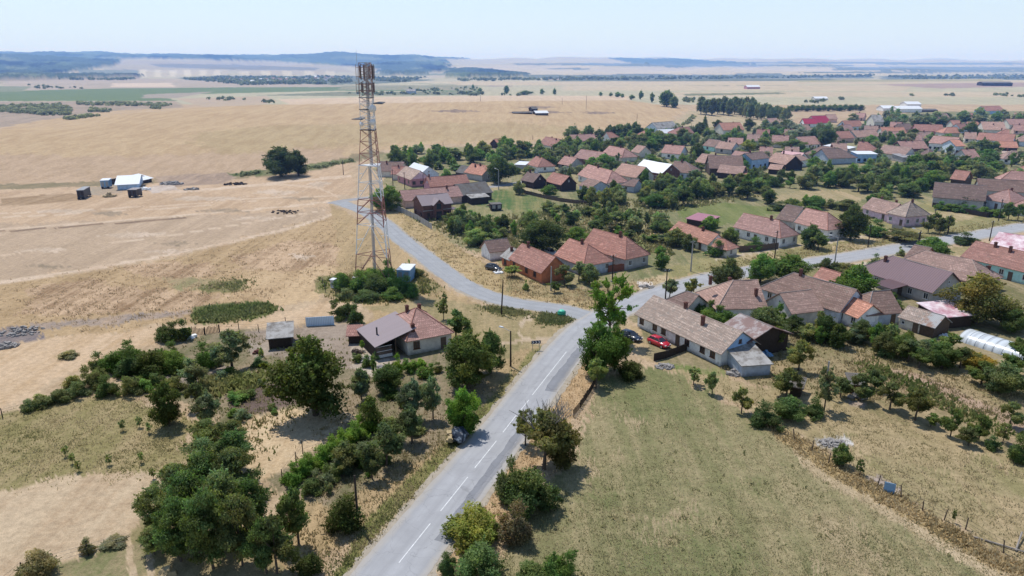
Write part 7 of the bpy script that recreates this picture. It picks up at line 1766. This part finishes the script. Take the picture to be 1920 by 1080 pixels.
def cover(name, poly, n, size, cA, cB, seed, clump=-.1, label=None, cat='grass', blades=4, spread=.4, up=.9, soft=1.2):
    q = scatter(poly, n, seed, clump, soft)
    if len(q) == 0: return
    rs = np.random.RandomState(seed + 9)
    f = np.clip(.5 + 1.2 * smooth_noise(q[:, 0], q[:, 1], 4.0, seed + 70) + .25 * rs.randn(len(q)), 0, 1)[:, None]
    cols = np.array([x * KA * 1.45 for x in lin(mute(cA))])[None] * (1 - f) + np.array([x * KA * 1.45 for x in lin(mute(cB))])[None] * f
    leafy_stuff(name, q, rs.uniform(.6, 1.3, len(q)) * size, cols, seed, label, cat, blades, up, spread)
cover('meadow_grass', [(1120, 712), (1240, 692), (1330, 742), (1440, 800), (1560, 880), (1760, 1000), (1960, 1120), (1960, 1300), (820, 1300), (900, 1080), (985, 965), (1070, 850)], 34000, .13, (140, 136, 88), (178, 162, 118), 1, -.3, 'tufted green and straw grass of the meadow right of the road')
cover('meadow_weeds', [(1120, 712), (1240, 692), (1330, 742), (1440, 800), (1560, 880), (1760, 1000), (1900, 1100), (860, 1200), (900, 1080), (985, 965), (1070, 850)], 700, .28, (124, 124, 72), (160, 146, 98), 31, .1, 'scattered taller weeds in the meadow right of the road', soft=2)
cover('dry_grass_strip', [(1425, 790), (1440, 786), (1500, 820), (1580, 868), (1700, 936), (1800, 994), (1930, 1068), (1930, 1090), (1860, 1062), (1700, 970), (1560, 892), (1470, 832)], 3600, .32, (160, 138, 90), (192, 168, 120), 2, -.6, 'tall ochre grass strip along the meadow fence', soft=.25)
cover('verge_grass', [(1035, 648), (1000, 655), (930, 735), (800, 860), (700, 960), (600, 1090), (680, 1090), (830, 890), (940, 765)], 9000, .2, (112, 118, 60), (168, 150, 104), 3, -.1, 'short green grass on the left road verge')
cover('dry_verge', [(1088, 668), (1112, 690), (1108, 730), (1060, 800), (1000, 890), (930, 1000), (840, 1090), (870, 1000), (960, 860), (1040, 740)], 4200, .2, (200, 172, 128), (176, 150, 106), 4, -.2, 'dry straw grass between the road and the paling fence')
cover('side_verge_grass', [(740, 392), (820, 432), (900, 490), (960, 500), (1020, 535), (1110, 545), (1240, 520), (1180, 560), (1105, 580), (960, 555), (850, 510), (760, 440)], 7000, .3, (190, 162, 116), (148, 134, 88), 5, .05, 'dry grass and weeds on the verge beyond the side road')
cover('rough_weeds', [(20, 545), (170, 512), (300, 492), (500, 446), (640, 405), (690, 505), (620, 520), (540, 545), (420, 595), (290, 608), (60, 600)], 9000, .26, (186, 158, 120), (160, 136, 98), 6, .25, 'dry brown weeds on the rough ground left of the mast', soft=4)
cover('green_weeds', [(372, 582), (420, 576), (500, 572), (514, 580), (480, 594), (400, 604), (372, 598)], 2300, .55, (98, 116, 52), (130, 132, 74), 7, -.2, 'lush green weeds on the dry ground left of the mast', soft=.9)
cover('green_weeds', [(360, 545), (400, 530), (460, 522), (462, 540), (420, 550)], 500, .4, (108, 116, 62), (146, 136, 84), 8, .1, 'sparse green weeds above the lush patch left of the mast')
cover('junction_weeds', [(1010, 592), (1055, 588), (1085, 598), (1045, 608), (1015, 604)], 800, .4, (98, 114, 58), (134, 132, 78), 9, -.3, 'dark green weeds around the green tank')
cover('junction_weeds', [(900, 574), (955, 577), (990, 588), (980, 593), (925, 584)], 420, .35, (104, 114, 60), (146, 136, 84), 10, .0, 'green weeds along the lower edge of the side road')
cover('yard_grass', [(1300, 692), (1400, 722), (1500, 742), (1620, 768), (1760, 812), (1940, 884), (1960, 1075), (1800, 988), (1580, 860), (1450, 784), (1330, 735)], 7000, .17, (176, 156, 116), (150, 138, 92), 11, .1, 'thin dry grass of the yard behind the meadow fence')
cover('lower_meadow_grass', [(-40, 800), (80, 752), (260, 735), (330, 800), (360, 850), (290, 890), (150, 890), (-40, 915)], 7000, .18, (142, 136, 80), (176, 156, 112), 12, .1, 'thin green grass of the lower left meadow')
cover('orchard_grass', [(650, 720), (760, 700), (880, 730), (930, 700), (880, 800), (740, 920), (640, 1010), (560, 1080), (560, 900)], 5500, .24, (178, 154, 112), (138, 128, 80), 13, .15, 'patchy grass under the orchard trees left of the road')
cover('garden_weeds', [(300, 640), (480, 620), (700, 640), (690, 720), (540, 790), (440, 900), (330, 760)], 2600, .35, (110, 116, 56), (160, 142, 96), 14, .2, 'weeds and vegetables in the garden left of the walnut')
cover('mast_weeds', [(606, 525), (700, 505), (790, 520), (830, 545), (740, 565), (640, 566)], 2600, .5, (98, 114, 46), (140, 128, 74), 15, -.1, 'green weeds inside the mast compound')
cover('roadside_grass', [(1330, 500), (1480, 470), (1720, 440), (1960, 400), (1960, 418), (1720, 452), (1480, 488), (1330, 512)], 5000, .3, (150, 140, 84), (184, 162, 108), 16, .0, 'short grass verge beyond the main road')
cover('right_yard_weeds', [(1440, 620), (1700, 665), (1940, 720), (1940, 800), (1700, 760), (1500, 735), (1340, 690)], 6000, .3, (134, 126, 76), (172, 150, 108), 17, .15, 'weeds under the right-hand orchards')
cover('vineyard_row', [(1618, 678), (1700, 712), (1780, 752), (1860, 790), (1900, 812), (1896, 818), (1850, 798), (1770, 760), (1690, 720), (1612, 686)], 2000, .6, (100, 118, 52), (130, 134, 70), 18, -.2, 'long low vine row crossing the right orchard')
cover('corn_row', [(385, 722), (470, 706), (478, 716), (395, 736)], 700, .8, (128, 136, 62), (150, 142, 82), 19, -.4, 'row of maize stalks beside the tilled plot')
cover('village_scrub', [(740, 395), (860, 420), (1000, 400), (1100, 380), (1300, 370), (1440, 365), (1240, 400), (1260, 480), (1190, 470), (1100, 440), (980, 470), (900, 470), (820, 425)], 9000, .7, (104, 112, 56), (150, 138, 84), 20, .1, 'rough green scrub between the gardens', 'scrub')
# far woods, hedges and scrub: blobs of leaf faces, one object for each wood
def far_wood(name, label, polys, dens, sz, col, seed):
    rs = np.random.RandomState(seed); P = []
    for poly in polys:
        Q = np.array(poly, float); (x0, y0), (x1, y1) = Q.min(0), Q.max(0); k = 0; ar = abs(sum(Q[i - 1][0] * Q[i][1] - Q[i][0] * Q[i - 1][1] for i in range(len(Q)))) / 2; nd = max(4, min(int(dens * ar / 400), 900))
        while k < nd:
            x, y = rs.uniform(x0, x1), rs.uniform(y0, y1)
            if inpoly(np.array([x]), np.array([y]), Q)[0]: P.append(gp(x, y)[0]); k += 1
    P = np.array([(p.x, p.y, p.z) for p in P]); nb = 26; n = len(P) * nb
    r = np.repeat(sz * rs.uniform(.6, 1.3, len(P)), nb); d = rs.randn(n, 3); d /= np.linalg.norm(d, axis=1)[:, None]; d[:, 2] = np.abs(d[:, 2])
    p = np.repeat(P, nb, 0) + d * r[:, None] * rs.uniform(.6, 1, n)[:, None]; p[:, 2] += r * .25
    t = np.cross(d, rs.randn(n, 3)); t /= np.linalg.norm(t, axis=1)[:, None]; b = np.cross(d, t); s = (r * .42)[:, None]
    v = np.stack([p - t * s, p + b * s * .8, p + t * s, p - b * s * .8], 1).reshape(-1, 3)
    c = np.array(GREENS[col])[None] * 3.2 * np.repeat(rs.uniform(.7, 1.3, len(P)), nb)[:, None] * rs.uniform(.75, 1.25, (n, 1))
    c = np.concatenate([c, np.ones((n, 1))], 1)
    o = link(bpy.data.objects.new(name, np_mesh(name, v, np.arange(4 * n).reshape(n, 4), GRASS, {'lc': np.repeat(c, 4, 0)})))
    tag(o, label, 'woodland', kind='stuff')
far_wood('gully_scrub', 'dark scrub filling the gully behind the hill field on the left', [[(0, 199), (110, 196), (140, 205), (130, 216), (90, 217), (0, 210)], [(140, 194), (240, 193), (320, 197), (310, 200), (150, 198)], [(170, 204), (212, 206), (205, 211), (168, 210)], [(120, 222), (180, 216), (185, 219), (125, 226)], [(270, 202), (306, 200), (300, 206)]], 70, 2.3, 'olive', 1)
far_wood('stream_scrub', 'scrub along the stream left of the mast', [[(575, 316), (610, 309), (660, 299), (662, 304), (600, 317)], [(440, 328), (490, 320), (500, 324), (450, 332)]], 40, 1.0, 'olive', 2)
far_wood('far_hedgerow', 'scattered bushes of the valley beyond the hill field', [[(390, 186), (460, 182), (460, 188), (400, 190)], [(640, 176), (760, 172), (1000, 178), (1000, 181), (760, 178), (640, 180)], [(50, 159), (150, 165), (160, 169), (60, 166)], [(490, 191), (516, 190), (516, 194), (492, 195)], [(760, 166), (900, 165), (890, 172), (770, 172)]], 16, 3.0, 'blue', 3)
far_wood('plain_scrub', 'bush dots on the pale plain to the right', [[(1502, 192), (1556, 189), (1530, 194)], [(1700, 178), (1714, 177), (1712, 181)], [(1765, 179), (1795, 178), (1792, 181)], [(1855, 178), (1888, 177), (1888, 181)], [(1895, 180), (1920, 180), (1918, 183)], [(1574, 186), (1579, 186), (1577, 190)], [(1280, 187), (1300, 186), (1300, 193), (1282, 194)]], 60, 2.6, 'blue', 4)
far_wood('village_trees', 'dark treetops of the far village below the hills', [[(340, 148), (420, 144), (660, 144), (660, 156), (440, 158), (370, 152)], [(195, 147), (235, 146), (235, 151), (195, 151)], [(700, 145), (800, 145), (760, 155), (700, 152)], [(430, 150), (520, 152), (640, 158), (450, 160)]], 70, 5.0, 'blue', 5)
far_wood('valley_hedges', 'long dark hedges across the far plain', [[(860, 150), (1100, 145), (1400, 144), (1640, 141), (1640, 144), (1300, 149), (1040, 151), (860, 153)], [(1660, 144), (1960, 140), (1960, 148), (1700, 149)], [(0, 145), (110, 148), (250, 147), (250, 150), (0, 151)]], 60, 5.5, 'blue', 6)
far_wood('green_verge_scrub', 'low scrub in the green vale behind the northern houses', [[(1200, 246), (1280, 232), (1300, 216), (1310, 222), (1270, 244), (1210, 252)]], 50, 1.4, 'olive', 7)
# houses of the far village
rs_ = random.Random(21)
for i in range(26):
    x, y = rs_.uniform(410, 640), rs_.uniform(146, 156)
    h('house', 'tiny pale house of the distant village under the hills', (x, y), (x + rs_.uniform(4, 7), y + rs_.uniform(-.2, .2)), 11, 3.4, 3.4, '', rs_.choice(['sheet_white', 'tile_red', 'tile_faded', 'asbestos', 'tile_pink']), rs_.choice(['w_white', 'w_cream', 'w_paleblue']), (), (0, 0, 0), group='houses of the distant village')

# the smallest trees of the background as one mass
def merge_trees():
    V_, C_ = [], []
    for p, w_, h_, kd, col, rz in MERGED:
        me = proto(kd, 2)[int(rz * 7) % 3][0]; nv = len(me.vertices)
        co = np.empty(nv * 3, np.float32); me.vertices.foreach_get('co', co); co = co.reshape(-1, 3) * (w_ * 1.06, w_ * 1.06, h_)
        lc = np.empty(nv * 4, np.float32); me.attributes['lc'].data.foreach_get('color', lc); lc = lc.reshape(-1, 4) * (*[x * 3.0 for x in GREENS[col]], 1)
        c, s_ = math.cos(rz), math.sin(rz); co = np.stack([co[:, 0] * c - co[:, 1] * s_, co[:, 0] * s_ + co[:, 1] * c, co[:, 2]], 1) + np.array(p)
        V_.append(co); C_.append(lc)
    v = np.concatenate(V_); tag(link(bpy.data.objects.new('background_trees', np_mesh('background_trees', v, np.arange(len(v)).reshape(-1, 4), GRASS, {'lc': np.concatenate(C_)}))), 'mass of small treetops between the farthest village houses', 'trees', kind='stuff')
merge_trees()
